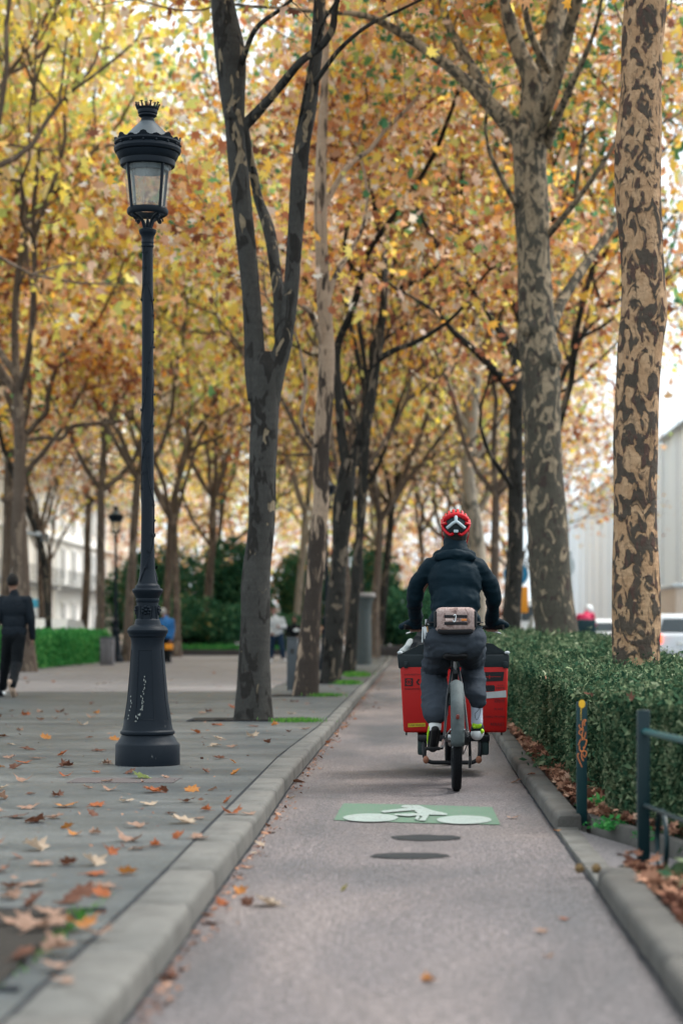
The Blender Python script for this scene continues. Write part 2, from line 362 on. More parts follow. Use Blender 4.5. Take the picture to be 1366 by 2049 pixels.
def strip(name, fa, fb, z, mat, ys=YS, ya=None, yb=None):
    ys = [y for y in ys if (ya is None or y >= ya) and (yb is None or y <= yb)]; mb = MB(); vs = []
    for y in ys: vs += [(fa(y), y, z), (fb(y), y, z)]
    mb.add(vs, [(2*i, 2*i+1, 2*i+3, 2*i+2) for i in range(len(ys)-1)]); return struct(mb.build(name, mat, smooth=False, fix=False))
strip('bike_lane', lambda y: fLI(y)-.02, lambda y: fRI(y)+.02, 0, LANE)
strip('left_pavement', lambda y: -10.5, lambda y: fLO(y)-.012, .10, PAVE)
strip('promenade', lambda y: -10.45, lambda y: -2.3+.15*mnoise.noise(Vector((y*.8, 0, 0))), .104, PAVE_SHEEN, ys=list(np.arange(31, 130, .7)))  # paler sheet laid over the far pavement; grazing sky sheen put into its colour
sheet('left_road', [(-21, -5), (-10.7, -5), (-10.7, 260), (-21, 260)], -.01, ROAD)
sheet('left_far_pavement', [(-26, -5), (-21.2, -5), (-21.2, 260), (-26, 260)], .1, PAVE)
sheet('street', [(3.5, -5), (13.3, -5), (13.3, 300), (3.5, 300)], -.01, ROAD)
sheet('right_far_pavement', [(13.5, -5), (30, -5), (30, 300), (13.5, 300)], .1, PAVE)
sheet('lane_far_pavement', [(-10.5, 130), (3.3, 130), (3.3, 300), (-10.5, 300)], .1, PAVE)
def kerb(name, fa, fb, h, y0, y1, mat, L=1.0, side=1, rnd=.02, gap=.006, seed=1):
    """run of stones; fa road edge x(y), fb back edge x(y)"""
    rs = random.Random(seed); mb = MB(); y = y0
    while y < y1:
        e = min(y+L*(1+rs.uniform(-.04, .04)), y1); dz = rs.uniform(-.003, .003); dx = rs.uniform(-.004, .004); prof = []
        ring = []
        for yy in (y+gap/2, y+gap/2+.008, e-gap/2-.008, e-gap/2):
            k = .006 if yy in (y+gap/2, e-gap/2) else 0
            a, b = fa(yy)+dx, fb(yy); s_ = 1 if b > a else -1
            w = abs(b-a); row = [(a, -.08), (a+s_*.004, h-rnd)]
            for t in (.25, .5, .75, 1): row.append((a+s_*(.004+rnd*(1-math.cos(t*math.pi/2))), h-rnd+rnd*math.sin(t*math.pi/2)))
            row += [(b-s_*.006, h), (b, h-.006), (b, -.08)]
            ring.append([(px+s_*k*(1 if i < 4 else 0), yy, pz-(k if i > 1 and i < 8 else 0)+dz*(pz > 0)) for i, (px, pz) in enumerate(row)])
        n = len(ring[0]); vs = [v for r_ in ring for v in r_]; fs = []
        for i in range(3):
            for j in range(n-1): fs.append((i*n+j, i*n+j+1, (i+1)*n+j+1, (i+1)*n+j))
        fs += [tuple(range(n)), tuple(range(4*n-1, 3*n-1, -1))]; mb.add(vs, fs); y = e
    return struct(mb.build(name, mat, angle=50))
kerb('left_kerb', fLI, fLO, .10, 1.0, 80, KERB, 1.0, rnd=.028)
def wob(f, a, fr, s): return lambda y: f(y)+a*mnoise.noise(Vector((y*fr, s, 0)))
# dark mortar joints beside the kerbs
JT = M('joint', (.02, .022, .026), .95)
strip('kerb_joint', lambda y: fLI(y)-.004, wob(lambda y: fLI(y)+.010, .012, 6, 3), .004, JT, ys=list(np.arange(1, 40, .12)))
strip('pavement_joint', wob(lambda y: fLO(y)-.018, .014, 5, 8), lambda y: fLO(y)+.006, .096, JT, ys=list(np.arange(1, 40, .12)))
strip('right_kerb_joint', wob(lambda y: fRI(y)-.008, .010, 6, 5), lambda y: fRI(y)+.005, .004, JT, ys=list(np.arange(1, 30, .12)))
YP0, YP1 = 8.15, 10.45
kerb('right_kerb', fRI, lambda y: fRI(y)+.145, .085, 1.0, YP0, KERB2, 1.0, rnd=.035, seed=4)
kerb('right_kerb_beyond', fRI, lambda y: fRI(y)+.135, .085, YP1, 80, KERB2, 1.0, rnd=.03, seed=5)
kerb('dropped_kerb', lambda y: fRI(y)+.004, lambda y: fRI(y)+.118, .022, YP0+.01, YP1-.01, KERB, 1.1, rnd=.006, seed=6)
# side path cutting through the planting strip, running to the right and towards the camera
def skew(x, y0): return y0-(x-.92)*4.2
mb = MB(); mb.add([(fRI(9)+.11, YP1, .012), (3.3, skew(3.3, YP1), .012), (3.3, skew(3.3, YP0+.55), .012), (fRI(9)+.11, YP0+.55, .012)], [(0, 1, 2, 3)]); struct(mb.build('side_path', PATH, smooth=False))
mb = MB()
for i in range(8):
    x0 = .94+i*.34; x1 = x0+.33
    mb.add([(x0, skew(x0, 10.5), -.05), (x1, skew(x1, 10.5), -.05), (x1, skew(x1, 10.5)+.30, -.05), (x0, skew(x0, 10.5)+.30, -.05), (x0, skew(x0, 10.5)+.02, .075), (x1, skew(x1, 10.5)+.02, .075), (x1, skew(x1, 10.5)+.29, .075), (x0, skew(x0, 10.5)+.29, .075)], [(0, 1, 5, 4), (1, 2, 6, 5), (2, 3, 7, 6), (3, 0, 4, 7), (4, 5, 6, 7)])
struct(mb.build('side_path_kerb', KERB2, smooth=False))
mb = MB(); mb.add([(.93, YP0+.5, .02), (1.6, YP0+.5-.45, .02), (1.6, YP0+.62-.45, .02), (.93, YP0+.62, .02)], [(0, 1, 2, 3)]); struct(mb.build('path_joint', JT, smooth=False))
# planting beds: bumpy earth
def bed(name, x0, x1, y0, y1, z, step=.12, fx=None, cond=None, mat=SOIL, amp=.02):
    xs = np.arange(x0, x1+1e-6, step); ys = np.arange(y0, y1+1e-6, step*1.5); vs = []; fs = []
    for yy in ys:
        for xx in xs: vs.append((xx if fx is None else max(xx, fx(yy)), yy, z+amp*mnoise.noise(Vector((xx*4, yy*4, 1)))+amp*.6*mnoise.noise(Vector((xx*13, yy*13, 1)))))
    n = len(xs)
    for j in range(len(ys)-1):
        for i in range(n-1):
            if cond is None or cond(xs[i], ys[j]): fs.append((j*n+i, j*n+i+1, (j+1)*n+i+1, (j+1)*n+i))
    mb = MB(); mb.add(vs, fs); return struct(mb.build(name, mat, angle=None, fix=False))
fxr = lambda y: fRI(y)+.13
bed('planting_bed_near', .8, 3.3, 1.0, 8.6, .05, fx=fxr, cond=lambda x, y: y < skew(x, YP0+.45))
bed('planting_bed', .8, 3.3, 3, 62, .05, step=.2, fx=fxr, cond=lambda x, y: y > skew(x, YP1+.25))
kerb('street_kerb', lambda y: 3.5, lambda y: 3.3, .14, 1, 120, KERB2, 2.0)
kerb('left_street_kerb', lambda y: -10.7, lambda y: -10.5, .1, 1, 200, KERB2, 2.0)
# ---- paint on the lane
mpaint, n_, o_ = nt('green_road_paint'); co_ = coords(n_, kind='World')
sp_ = step_(n_, noise_(n_, co_, 55, 4, .8), .57, .06)
prin(n_, o_, mixc(n_, math_(n_, 'MULTIPLY', sp_, .9), mixc(n_, noise_(n_, co_, 5, 3), (.048, .115, .068), (.082, .155, .10)), (.13, .12, .12)), .7, 0, .4, noise_(n_, co_, 150, 2), .3, .003)
mwhite, n_, o_ = nt('white_road_paint'); co_ = coords(n_, kind='World')
sp_ = step_(n_, noise_(n_, co_, 60, 4, .8), .58, .06)
prin(n_, o_, mixc(n_, math_(n_, 'MULTIPLY', sp_, .9), mixc(n_, noise_(n_, co_, 8, 3), (.20, .25, .23), (.29, .33, .30)), (.13, .125, .125)), .65, 0, .4, noise_(n_, co_, 150, 2), .3, .003)
def zoomp(q, o=(500, 1380), s=2.203): return (o[0]+q[0]/s, o[1]+q[1]/s)
def groundpoly(mb, pts, z, rough=0.0, seed=0):
    w = []; n = len(pts)
    for i in range(n):
        a, b = Vector(pts[i]), Vector(pts[(i+1) % n]); k = max(1, int((a-b).length/.03)) if rough else 1
        for j in range(k): q = a.lerp(b, j/k); w.append((q.x+rough*mnoise.noise(Vector((q.x*40, q.y*40, seed))), q.y+rough*2*mnoise.noise(Vector((q.x*40, q.y*40, seed+9))), z))
    mb.add(w, [tuple(range(len(w)))])
sym = thing('bicycle_symbol', 'green painted panel with a white bicycle rider symbol on the pinkish lane', 'road marking', tuple(G(835, 1630)))
mb = MB(); groundpoly(mb, [G(*zoomp(q)).to_2d().to_3d() for q in ((412, 503), (740, 510), (1065, 520), (1086, 560), (1103, 598), (740, 590), (370, 578), (392, 535))], .004, .005); mb.build('green_panel', mpaint, sym, smooth=False)
mb = MB()
def gell(mb, cx, cy, rx, ry, z, rough=.0, n=40, pw=2):
    vs = []
    for j in range(n):
        q = 2*math.pi*j/n; k = 1+rough*mnoise.noise(Vector((math.cos(q)*3, math.sin(q)*3, cx)))
        v = G(cx+rx*math.cos(q)*k, cy-ry*math.sin(q)*k); vs.append((v.x, v.y, z))
    mb.add(vs, [tuple(range(n))])
w1 = zoomp((532, 570)); w2 = zoomp((942, 579)); hd = zoomp((692, 520))
gell(mb, w1[0], w1[1], 55, 8.3, .008, .03); mb.build('white_wheel', mwhite, sym, smooth=False)
mb = MB(); gell(mb, w2[0], w2[1], 55, 8.5, .008, .03); mb.build('white_wheel', mwhite, sym, smooth=False)
mb = MB()
gell(mb, hd[0], hd[1], 12, 2.7, .008, .03)
for poly in ([(713, 516), (745, 517), (800, 538), (868, 553), (868, 560), (800, 559), (742, 553), (728, 545)], [(735, 538), (590, 550), (577, 545), (585, 541), (715, 526)], [(742, 553), (790, 558), (772, 586), (742, 585), (760, 567), (740, 562)], [(740, 553), (640, 556), (634, 561), (700, 567), (735, 563), (726, 578), (738, 584), (748, 570)]):
    groundpoly(mb, [G(*zoomp(q)).to_2d().to_3d() for q in poly], .0095+.0006*len(mb.f), 0)
mb.build('white_rider_figure', mwhite, sym, smooth=False)
TAR = M('tar', (.012, .014, .016), .75, bs=.6, bscale=150, var=.3, bd=.004)
for nm, q, rx, ry in (('round black tar patch just below the green bicycle symbol', (777, 655), 71, 5.6), ('round black tar patch nearest the camera, left of the other one', (703, 735), 79, 6)):
    c = zoomp(q); mb = MB(); gell(mb, c[0], c[1], rx, ry, .004, .14, 60); tag(mb.build('tar_patch', TAR, origin=G(c[0], c[1]), smooth=False), nm, 'road patch', 'round tar patches on the lane')
# lane cracks
mb = MB(); pts = [(570, 1594), (620, 1596), (680, 1599), (760, 1601), (840, 1600), (930, 1603), (1010, 1601)]
vs = []; 
for i, q in enumerate(pts): g_ = G(*q); vs += [(g_.x, g_.y-.006, .003), (g_.x, g_.y+.006, .003)]
mb.add(vs, [(2*i, 2*i+2, 2*i+3, 2*i+1) for i in range(len(pts)-1)]); struct(mb.build('lane_crack', M('crack', (.12, .105, .10), .9), smooth=False))
# soil pits round the pavement trees
def pit(name, x0, x1, y0, y1, frame=.03, amp=.012):
    bed(name, x0, x1, y0, y1, .112, step=.05, amp=amp)
    mb = MB()
    for c, d in (((x0+(x1-x0)/2, y0-.02, .095), (x1-x0+.09, .04, .03)), ((x0+(x1-x0)/2, y1+.03, .095), (x1-x0+.09, .04, .03)), ((x0-.025, (y0+y1)/2, .095), (.04, y1-y0, .03))): mb.box(c, d)
    struct(mb.build(name+'_edging', JT, smooth=False))
pit('tree_pit_near', -2.45, -1.08, 5.3, 6.75)
for i, (xa, xb, ya, yb) in enumerate(((-2.3, -1.12, 20.95, 21.6), (-2.0, -1.1, 28.8, 29.5), (-1.9, -1.1, 35.7, 36.3), (-1.9, -1.1, 43.0, 44.2))): pit('tree_pit', xa, xb, ya, yb)
# faint service cover in the pavement in front of the lamp
mb = MB(); a = G(200, 1562, .1); b = G(300, 1562, .1); mb.box(((a.x+b.x)/2, a.y, .101), (b.x-a.x+.35, .42, .006)); 
gm, n_, o_ = nt('service_cover'); co_ = coords(n_, kind='World'); wv = N(n_, 'ShaderNodeTexWave'); wv.inputs['Scale'].default_value = 14; n_.links.new(co_, wv.inputs[0])
prin(n_, o_, mixc(n_, wv.outputs[1], (.04, .034, .034), (.105, .088, .088)), .7, 0, .4, wv.outputs[1], .6, .006)
tag(mb.build('service_cover', gm, smooth=False), 'low reddish grey grate set in the pavement in front of the near lamp', 'grate')
# ================================================================ TREES
def rot_about(v, ax, ang): return Matrix.Rotation(ang, 3, ax) @ v
def grow(rs, mb, p, d, L, r, depth, maxd, tips, up=.12, m=0, ns=4, spread=(22, 52), wig=.28):
    pts = [p]; q = Vector(p); d = d.normalized()
    for i in range(ns):
        d = (d+Vector((rs.gauss(0, wig), rs.gauss(0, wig), rs.gauss(0, wig*.6)))*.55+Vector((0, 0, up*.35))).normalized()
        q = q+d*(L/ns); pts.append(q)
    re = r*(.70 if depth < maxd else .3)
    mb.tube(pts, [r+(re-r)*i/ns for i in range(ns+1)], (9, 8, 6, 4, 3, 3)[min(depth, 5)], m, cap=False)
    if depth >= maxd-1:
        for i in range(1, ns+1): tips.append(pts[i])
    if depth < maxd:
        k = rs.choice((2, 3, 3)) if depth > 0 else 3
        a0 = rs.uniform(0, 6.28)
        for j in range(k):
            ax = d.orthogonal().normalized(); ax = rot_about(ax, d, a0+j*6.28/k+rs.uniform(-.4, .4))
            nd = rot_about(d, ax, R(rs.uniform(*spread)))
            grow(rs, mb, q, nd, L*rs.uniform(.62, .85), re*rs.uniform(.75, .95), depth+1, maxd, tips, up, m, max(3, ns-1) if depth > 1 else ns, spread, wig)
        for t in (.45, .7):
            if rs.random() < .7:
                i = max(1, int(t*ns)); ax = rot_about(d.orthogonal().normalized(), d, rs.uniform(0, 6.28))
                grow(rs, mb, pts[i], rot_about(d, ax, R(rs.uniform(40, 70))), L*.55, re*.55, depth+2, maxd, tips, up, m, 3, spread, wig)
def crown(name, tips, parent, mat, n, spread, size, seed, shape=LEAF5, zmin=None, flat=.35, dropv=.25, cond=None, kind=None):
    rs = np.random.RandomState(seed); t = np.array([tuple(v) for v in tips]); 
    # clumps: heavier weight on some tips so that the crown keeps gaps
    w = rs.gamma(1.3, size=len(t)); w /= w.sum(); i = rs.choice(len(t), n, p=w)
    p = t[i]+rs.normal(size=(n, 3))*spread*np.array([1, 1, .8]); p[:, 2] -= dropv*spread
    if zmin is not None: p = p[p[:, 2] > zmin+rs.uniform(0, .8, size=len(p))]
    if cond is not None: p = p[cond(p)]
    v, f = leaves_np(rs, p, size, shape, flat)
    me = npmesh(name, v, f); o = link(name, me, mat, parent, smooth=False); return o
PROT = {}
def proto_tree(key, seed, H0=4.2, r0=.2, leaf=AUT, barkm=BKB, nl=6300, limbs=4, L=2.9, maxd=4, size=.215, lean=0.0, spread=(20, 50), shape=LEAF3, zmin=3.6, up=.16):
    """a whole generic plane tree about the origin, kept as meshes and reused"""
    rs = random.Random(seed); mb = MB(); tips = []
    pts = []; q = Vector((0, 0, -.1)); dx = Vector((rs.uniform(-.05, .05)+lean, rs.uniform(-.05, .05), 1)); n = 7; rad = []
    for i in range(n+1):
        pts.append(q.copy()); rad.append(r0*(1.35 if i == 0 else 1.1 if i == 1 else 1-.04*i))
        q = q+Vector((dx.x+rs.gauss(0, .03), dx.y+rs.gauss(0, .03), 1))*(H0/n)
    mb.tube(pts, rad, 14, 0, False, .14, 2.2, seed)
    a0 = rs.uniform(0, 6.28)
    for j in range(limbs):
        a = a0+j*6.283/limbs+rs.uniform(-.4, .4); el = rs.uniform(.55, 1.0) if j else 1.5
        d = Vector((math.cos(a)*math.cos(el), math.sin(a)*math.cos(el), math.sin(el)))
        grow(rs, mb, pts[-1]-Vector((0, 0, .15)), d, L*rs.uniform(.9, 1.2), r0*rs.uniform(.5, .62), 0, maxd, tips, up, 0, 5, spread)
    me = mb.mesh('trunk'); me.polygons.foreach_set('use_smooth', [True]*len(me.polygons))
    rs2 = np.random.RandomState(seed); t = np.array([tuple(v) for v in tips]); w = rs2.gamma(1.2, size=len(t)); w /= w.sum()
    i = rs2.choice(len(t), nl, p=w); p = t[i]+rs2.normal(size=(nl, 3))*.42*np.array([1, 1, .9]); p[:, 2] -= .12; p = p[p[:, 2] > zmin+rs2.uniform(0, .9, size=len(p))]
    v, f = leaves_np(rs2, p, size, shape, .3); cm = npmesh('crown', v, f); cm.materials.append(leaf); me.materials.append(barkm)
    PROT[key] = (me, cm); return me, cm
def place_tree(key, x, y, rz, sc, label, group, name='plane_tree', z=.1, leaf=None, barkm=None, sz=None):
    t = thing(name, label, 'tree', (x, y, z), group); t.rotation_euler = (0, 0, rz); t.scale = (sc, sc, sc*(sz or 1))
    for nm, me in zip(('trunk', 'crown'), PROT[key]):
        o = bpy.data.objects.new(nm, me); C.objects.link(o); o.parent = t
        mm = barkm if nm == 'trunk' else leaf
        if mm: o.material_slots[0].link = 'OBJECT'; o.material_slots[0].material = mm
    return t
def traced(name, label, base, Y, specs, barkm, seed, leaf=AUT, exts=(), nl=9000, size=.18, z=.1, group=None, spread=.5, zmin=None, amp=.10, extra=(), nside=20, cond=None, knots=(), shape=LEAF5):
    """specs: limbs as rows (x, y, width[, depth offset]) in the photo, at distance Y"""
    b = P(base[0], base[1], Y); b.z = z; t = thing(name, label, 'tree', tuple(b), group); mb = MB(); ends = []; tips = []; rs = random.Random(seed)
    for k, sp in enumerate(specs):
        sp = [tuple(q)+(0,)*(4-len(q)) for q in sp]; a = smoothpath(sp, 5); pts = []; rad = []
        for q in a:
            yy = Y+q[3]; pts.append(P(q[0], q[1], yy)); rad.append(max(.006, q[2]/2/FOC*yy))
        mb.tube(pts, rad, nside if k == 0 else (14 if rad[0] > .06 else 7), 0, True, amp if rad[0] > .05 else .05, 1.6 if rad[0] > .1 else 3, seed+k)
        ends.append((pts[-1], (pts[-1]-pts[-4]).normalized(), rad[-1]))
    for (x, y, r, dy) in knots:
        p = P(x, y, Y+dy); mb.ell(p, r/FOC*Y, nu=12, nv=8)
    for e in exts:
        k, L, dep = e[:3]; p, d, r = ends[k]
        grow(rs, mb, p, d, L, r*.95, 0, dep, tips, .22 if len(e) < 4 else e[3])
    mb.build('trunk', barkm, t, angle=None)
    tips += [P(*q) for q in extra]
    if tips and nl: crown('crown', tips, t, leaf, nl, spread, size, seed, zmin=zmin, cond=cond, shape=shape)
    return t
GL, GR = 'plane trees in the row beside the left kerb', 'plane trees in the row between lane and street'
# --- right row, nearest: camouflage bark
traced('plane_tree', 'large plane tree with tan and olive camouflage bark rising from the hedge at right', (1272, 1500), 17.8,
  [[(1272, 1500, 104), (1272, 1360, 97), (1272, 1200, 95), (1269, 1000, 88), (1271, 860, 90), (1280, 700, 89), (1287, 620, 92), (1283, 500, 85), (1277, 400, 93), (1276, 300, 95), (1281, 200, 84), (1283, 100, 84), (1291, 0, 86), (1296, -150, 84), (1290, -300, 76)],
   [(1290, -280, 50), (1250, -420, 44, -.5), (1190, -560, 38, -1)], [(1292, -280, 52), (1350, -440, 44, .5), (1420, -600, 38, 1.4)], [(1290, -250, 36), (1285, -430, 32, 1.4), (1280, -600, 28, 2.5)]],
  BK1, 11, exts=((1, 2.2, 3), (2, 2.2, 3), (3, 2.0, 3)), nl=9000, group=GR, zmin=7.3, amp=.07, knots=((1312, 612, 24, 0),))
# --- right row, second: big fork
traced('plane_tree', 'thick grey green plane tree with cream streaks that forks high above the rider', (1112, 1420), 28.8,
  [[(1116, 1420, 112), (1113, 1270, 88), (1103, 1200, 84), (1097, 1100, 81), (1090, 1000, 77), (1087, 930, 77), (1084, 850, 76), (1080, 740, 78), (1077, 700, 80), (1071, 600, 70), (1067, 500, 67), (1063, 430, 70), (1061, 350, 68), (1059, 300, 72), (1056, 262, 74)],
   [(1050, 285, 44), (1025, 255, 38), (985, 215, 32), (943, 172, 26), (873, 115, 22), (783, 55, 17), (723, 30, 12, -.5), (660, 25, 9, -1)],
   [(1022, 262, 26), (983, 215, 26, .3), (953, 150, 22, .6), (923, 100, 20, .9), (893, 40, 16, 1.2), (878, -30, 14, 1.5)],
   [(1056, 285, 50), (1060, 220, 46), (1062, 160, 42), (1038, 100, 34), (1016, 30, 28), (1005, -60, 24)],
   [(1066, 270, 44), (1082, 200, 42, .4), (1090, 130, 42, .6), (1106, 60, 42, .8), (1122, -10, 40, 1), (1130, -80, 36, 1.2)],
   [(1068, 290, 40), (1086, 225, 34, -.5), (1112, 155, 28, -.8), (1136, 65, 24, -1.1), (1155, -5, 22, -1.4), (1170, -80, 20, -1.6)],
   [(1092, 290, 22), (1116, 230, 17, -.6), (1140, 175, 14, -1), (1168, 115, 11, -1.4), (1186, 70, 8, -1.8)],
   [(1102, 660, 26), (1118, 612, 24, .3), (1150, 560, 20, .6), (1185, 510, 17, 1), (1225, 455, 14, 1.4), (1250, 400, 10, 1.8)],
   [(1096, 470, 15), (1130, 430, 12, -.4), (1165, 385, 11, -.8), (1210, 320, 9, -1.2)],
   [(1040, 425, 12), (1010, 370, 10, -.5), (985, 320, 9, -.8), (975, 290, 7, -1)],
   [(1100, 140, 20), (1080, 110, 16, -.7), (1062, 70, 14, -.9), (1050, 20, 12, -1.1), (1040, -40, 10, -1.3)],
   [(1150, 395, 9, -.7), (1158, 330, 9, -.8), (1165, 280, 7, -1), (1190, 255, 6, -1.1)]],
  BK2, 12, exts=((1, 1.6, 2), (2, 2.4, 3), (3, 2.6, 3), (4, 2.8, 3), (5, 2.4, 3), (6, 1.4, 2), (7, 1.7, 2), (8, 1.4, 2), (9, .9, 1), (10, 1.6, 2)), nl=14000, group=GR, zmin=9.0, knots=((1098, 716, 26, -.1), (1058, 655, 20, -.18), (1050, 275, 32, 0)),
  cond=lambda p: ~((p[:, 0]/p[:, 1] > -.2) & (p[:, 2] < 9.9+.5*np.sin(p[:, 0]*3)) & (p[:, 1] < 31) & (np.abs(p[:, 0]-1.8) < 1.3)))
# --- right row, third: dark trunk
traced('plane_tree', 'slim dark trunked plane tree standing in front of the blue round sign', (1022, 1360), 40.,
  [[(1022, 1360, 44), (1022, 1250, 38), (1030, 1100, 33), (1031, 950, 30), (1032, 820, 29), (1034, 745, 27)],
   [(1033, 800, 20), (1012, 768, 19), (985, 738, 17, -.6), (950, 702, 15, -1.2), (908, 665, 12, -2), (880, 632, 9, -2.5), (850, 610, 7, -3)],
   [(1034, 770, 20), (1026, 706, 17), (1005, 668, 15, .3), (984, 640, 14, .6), (962, 600, 12, 1), (930, 560, 10, 1.6), (890, 520, 9, 2), (835, 420, 8, 2.4)],
   [(1034, 760, 20), (1040, 690, 18), (1048, 600, 16), (1052, 480, 13, .5)],
   [(1028, 980, 12), (1000, 940, 10, -.6), (975, 900, 9, -1), (960, 850, 7, -1.4)]],
  BKD, 13, exts=((1, 1.6, 2), (2, 2.2, 3), (3, 3.2, 3), (4, 1., 1)), nl=8500, group=GR, zmin=5.6, spread=.55, size=.19, nside=14)
# --- right row, fourth: pale trunk, and two behind it
traced('plane_tree', 'pale cream trunked plane tree bending up just above the rider helmet', (957, 1320), 60.,
  [[(957, 1320, 38), (957, 1150, 32), (952, 1060, 29), (941, 1000, 27), (937, 930, 24), (942, 860, 24), (948, 780, 24), (955, 715, 21), (958, 640, 17), (950, 560, 14)],
   [(950, 880, 14), (920, 830, 12), (900, 780, 11, 1), (880, 730, 9, 2)], [(942, 930, 13), (975, 880, 11), (1000, 840, 9, 1), (1010, 790, 8, 2)]],
  BKC, 14, exts=((0, 3.2, 3), (1, 2.4, 3), (2, 2.2, 3)), nl=9500, group=GR, zmin=5.4, spread=.6, size=.22, nside=12, shape=LEAF3)
# --- left row, nearest: grey trunk forking in two
traced('plane_tree', 'grey plane tree forking into two dark limbs, nearest of the left kerb row', (510, 1440), 21.3,
  [[(508, 1462, 96), (508, 1430, 78), (507, 1340, 63), (511, 1250, 60), (512, 1160, 57), (522, 1060, 56), (525, 980, 58), (527, 900, 58), (530, 830, 53), (528, 775, 58), (528, 735, 62), (528, 705, 40)],
   [(519, 800, 46), (512, 735, 46), (509, 690, 40), (503, 600, 38), (494, 500, 38), (484, 400, 40), (473, 300, 37), (470, 245, 42), (466, 190, 52), (460, 100, 58), (445, 0, 46), (438, -80, 42), (430, -200, 38)],
   [(538, 810, 44), (549, 745, 42), (566, 690, 34), (580, 600, 32), (588, 500, 31), (594, 420, 33), (603, 300, 32), (620, 200, 32), (633, 100, 26), (640, 0, 24), (650, -120, 22)],
   [(560, 690, 20), (563, 640, 34, .1), (556, 580, 24, .2), (545, 500, 24, .4), (535, 450, 24, .5), (517, 400, 22, .6), (507, 350, 20, .5), (497, 300, 18, .4), (487, 240, 16, .3)],
   [(478, 262, 24), (505, 235, 22), (550, 185, 18, -.3), (600, 125, 16, -.6), (640, 95, 14, -.8), (664, 60, 14, -1), (672, 10, 12, -1.1), (690, -60, 9, -1.3)],
   [(624, 175, 12), (655, 130, 10, -.3), (683, 95, 9, -.5), (735, 52, 8, -.8), (800, 20, 6, -1)],
   [(480, 140, 12), (510, 60, 10, -.5), (560, 20, 8, -.9)],
   [(600, 240, 7), (640, 60, 6, -1), (700, -30, 5, -1.6)]],
  BKG, 15, exts=((1, 2.4, 3), (2, 2.4, 3), (4, 1.3, 2), (5, .9, 2), (6, .9, 2), (7, .5, 1)), nl=9500, group=GL, zmin=7.25, amp=.13, knots=((466, 228, 18, -.05),),
  cond=lambda p: ~((np.abs(p[:, 0]+1.75) < .55) & (p[:, 2] < 7.2)))
# --- left row, second: cream and dark brown
traced('plane_tree', 'plane tree with peeling cream and dark brown bark, second beside the left kerb', (612, 1393), 29.,
  [[(611, 1405, 60), (612, 1375, 50), (617, 1300, 45), (626, 1200, 37), (634, 1100, 37), (639, 1040, 34), (642, 1000, 33), (642, 900, 34), (650, 800, 33), (653, 700, 33), (648, 600, 28), (643, 500, 26), (641, 400, 26), (643, 300, 22), (648, 200, 17), (652, 90, 13)],
   [(648, 700, 13), (633, 655, 12, -.2), (617, 620, 11, -.4), (596, 606, 9, -.6), (560, 560, 7, -1)],
   [(638, 900, 12), (615, 870, 10, -.3), (603, 830, 8, -.5), (612, 765, 8, -.6), (600, 700, 6, -.8)],
   [(650, 620, 14), (668, 560, 12, .3), (690, 520, 10, .6), (720, 470, 8, 1)], [(645, 420, 14), (690, 340, 12, .4), (740, 300, 10, .8)]],
  BKP, 16, exts=((0, 2.2, 3), (1, 1.3, 2), (2, 1.0, 1), (3, 1.6, 2), (4, 2.0, 3)), nl=8500, group=GL, zmin=5.4, nside=16)
# --- left row, third: leaning limbs
traced('plane_tree', 'plane tree with a dark limb sweeping right, third trunk beside the left kerb', (663, 1368), 36.,
  [[(660, 1380, 48), (662, 1350, 42), (666, 1300, 40), (672, 1200, 37), (680, 1100, 33), (686, 1020, 40), (692, 960, 38), (699, 920, 34)],
   [(700, 935, 26), (714, 900, 25), (728, 860, 23), (740, 810, 21), (750, 750, 18), (757, 700, 17), (764, 640, 16), (768, 580, 15), (770, 500, 13, 1)],
   [(694, 940, 22), (684, 880, 20), (678, 800, 18), (673, 740, 17), (676, 690, 16), (696, 640, 15, -.4), (714, 590, 14, -.7), (730, 520, 13, -1), (756, 475, 12, -1.3), (800, 415, 11, -1.6), (846, 348, 11, -2)],
   [(756, 720, 14), (790, 700, 12, -.5), (830, 685, 11, -.9), (880, 655, 9, -1.4), (900, 640, 8, -1.8)],
   [(720, 560, 12, -.8), (690, 500, 9, -1.2), (700, 430, 8, -1.6)], [(756, 480, 10, -1.3), (748, 400, 9, -1.8), (740, 380, 7, -2)]],
  BKD, 17, exts=((1, 2.8, 3), (2, 2.2, 3), (3, 1.6, 2), (4, 1.4, 2), (5, 1.2, 2)), nl=9500, group=GL, zmin=5.6, nside=14)
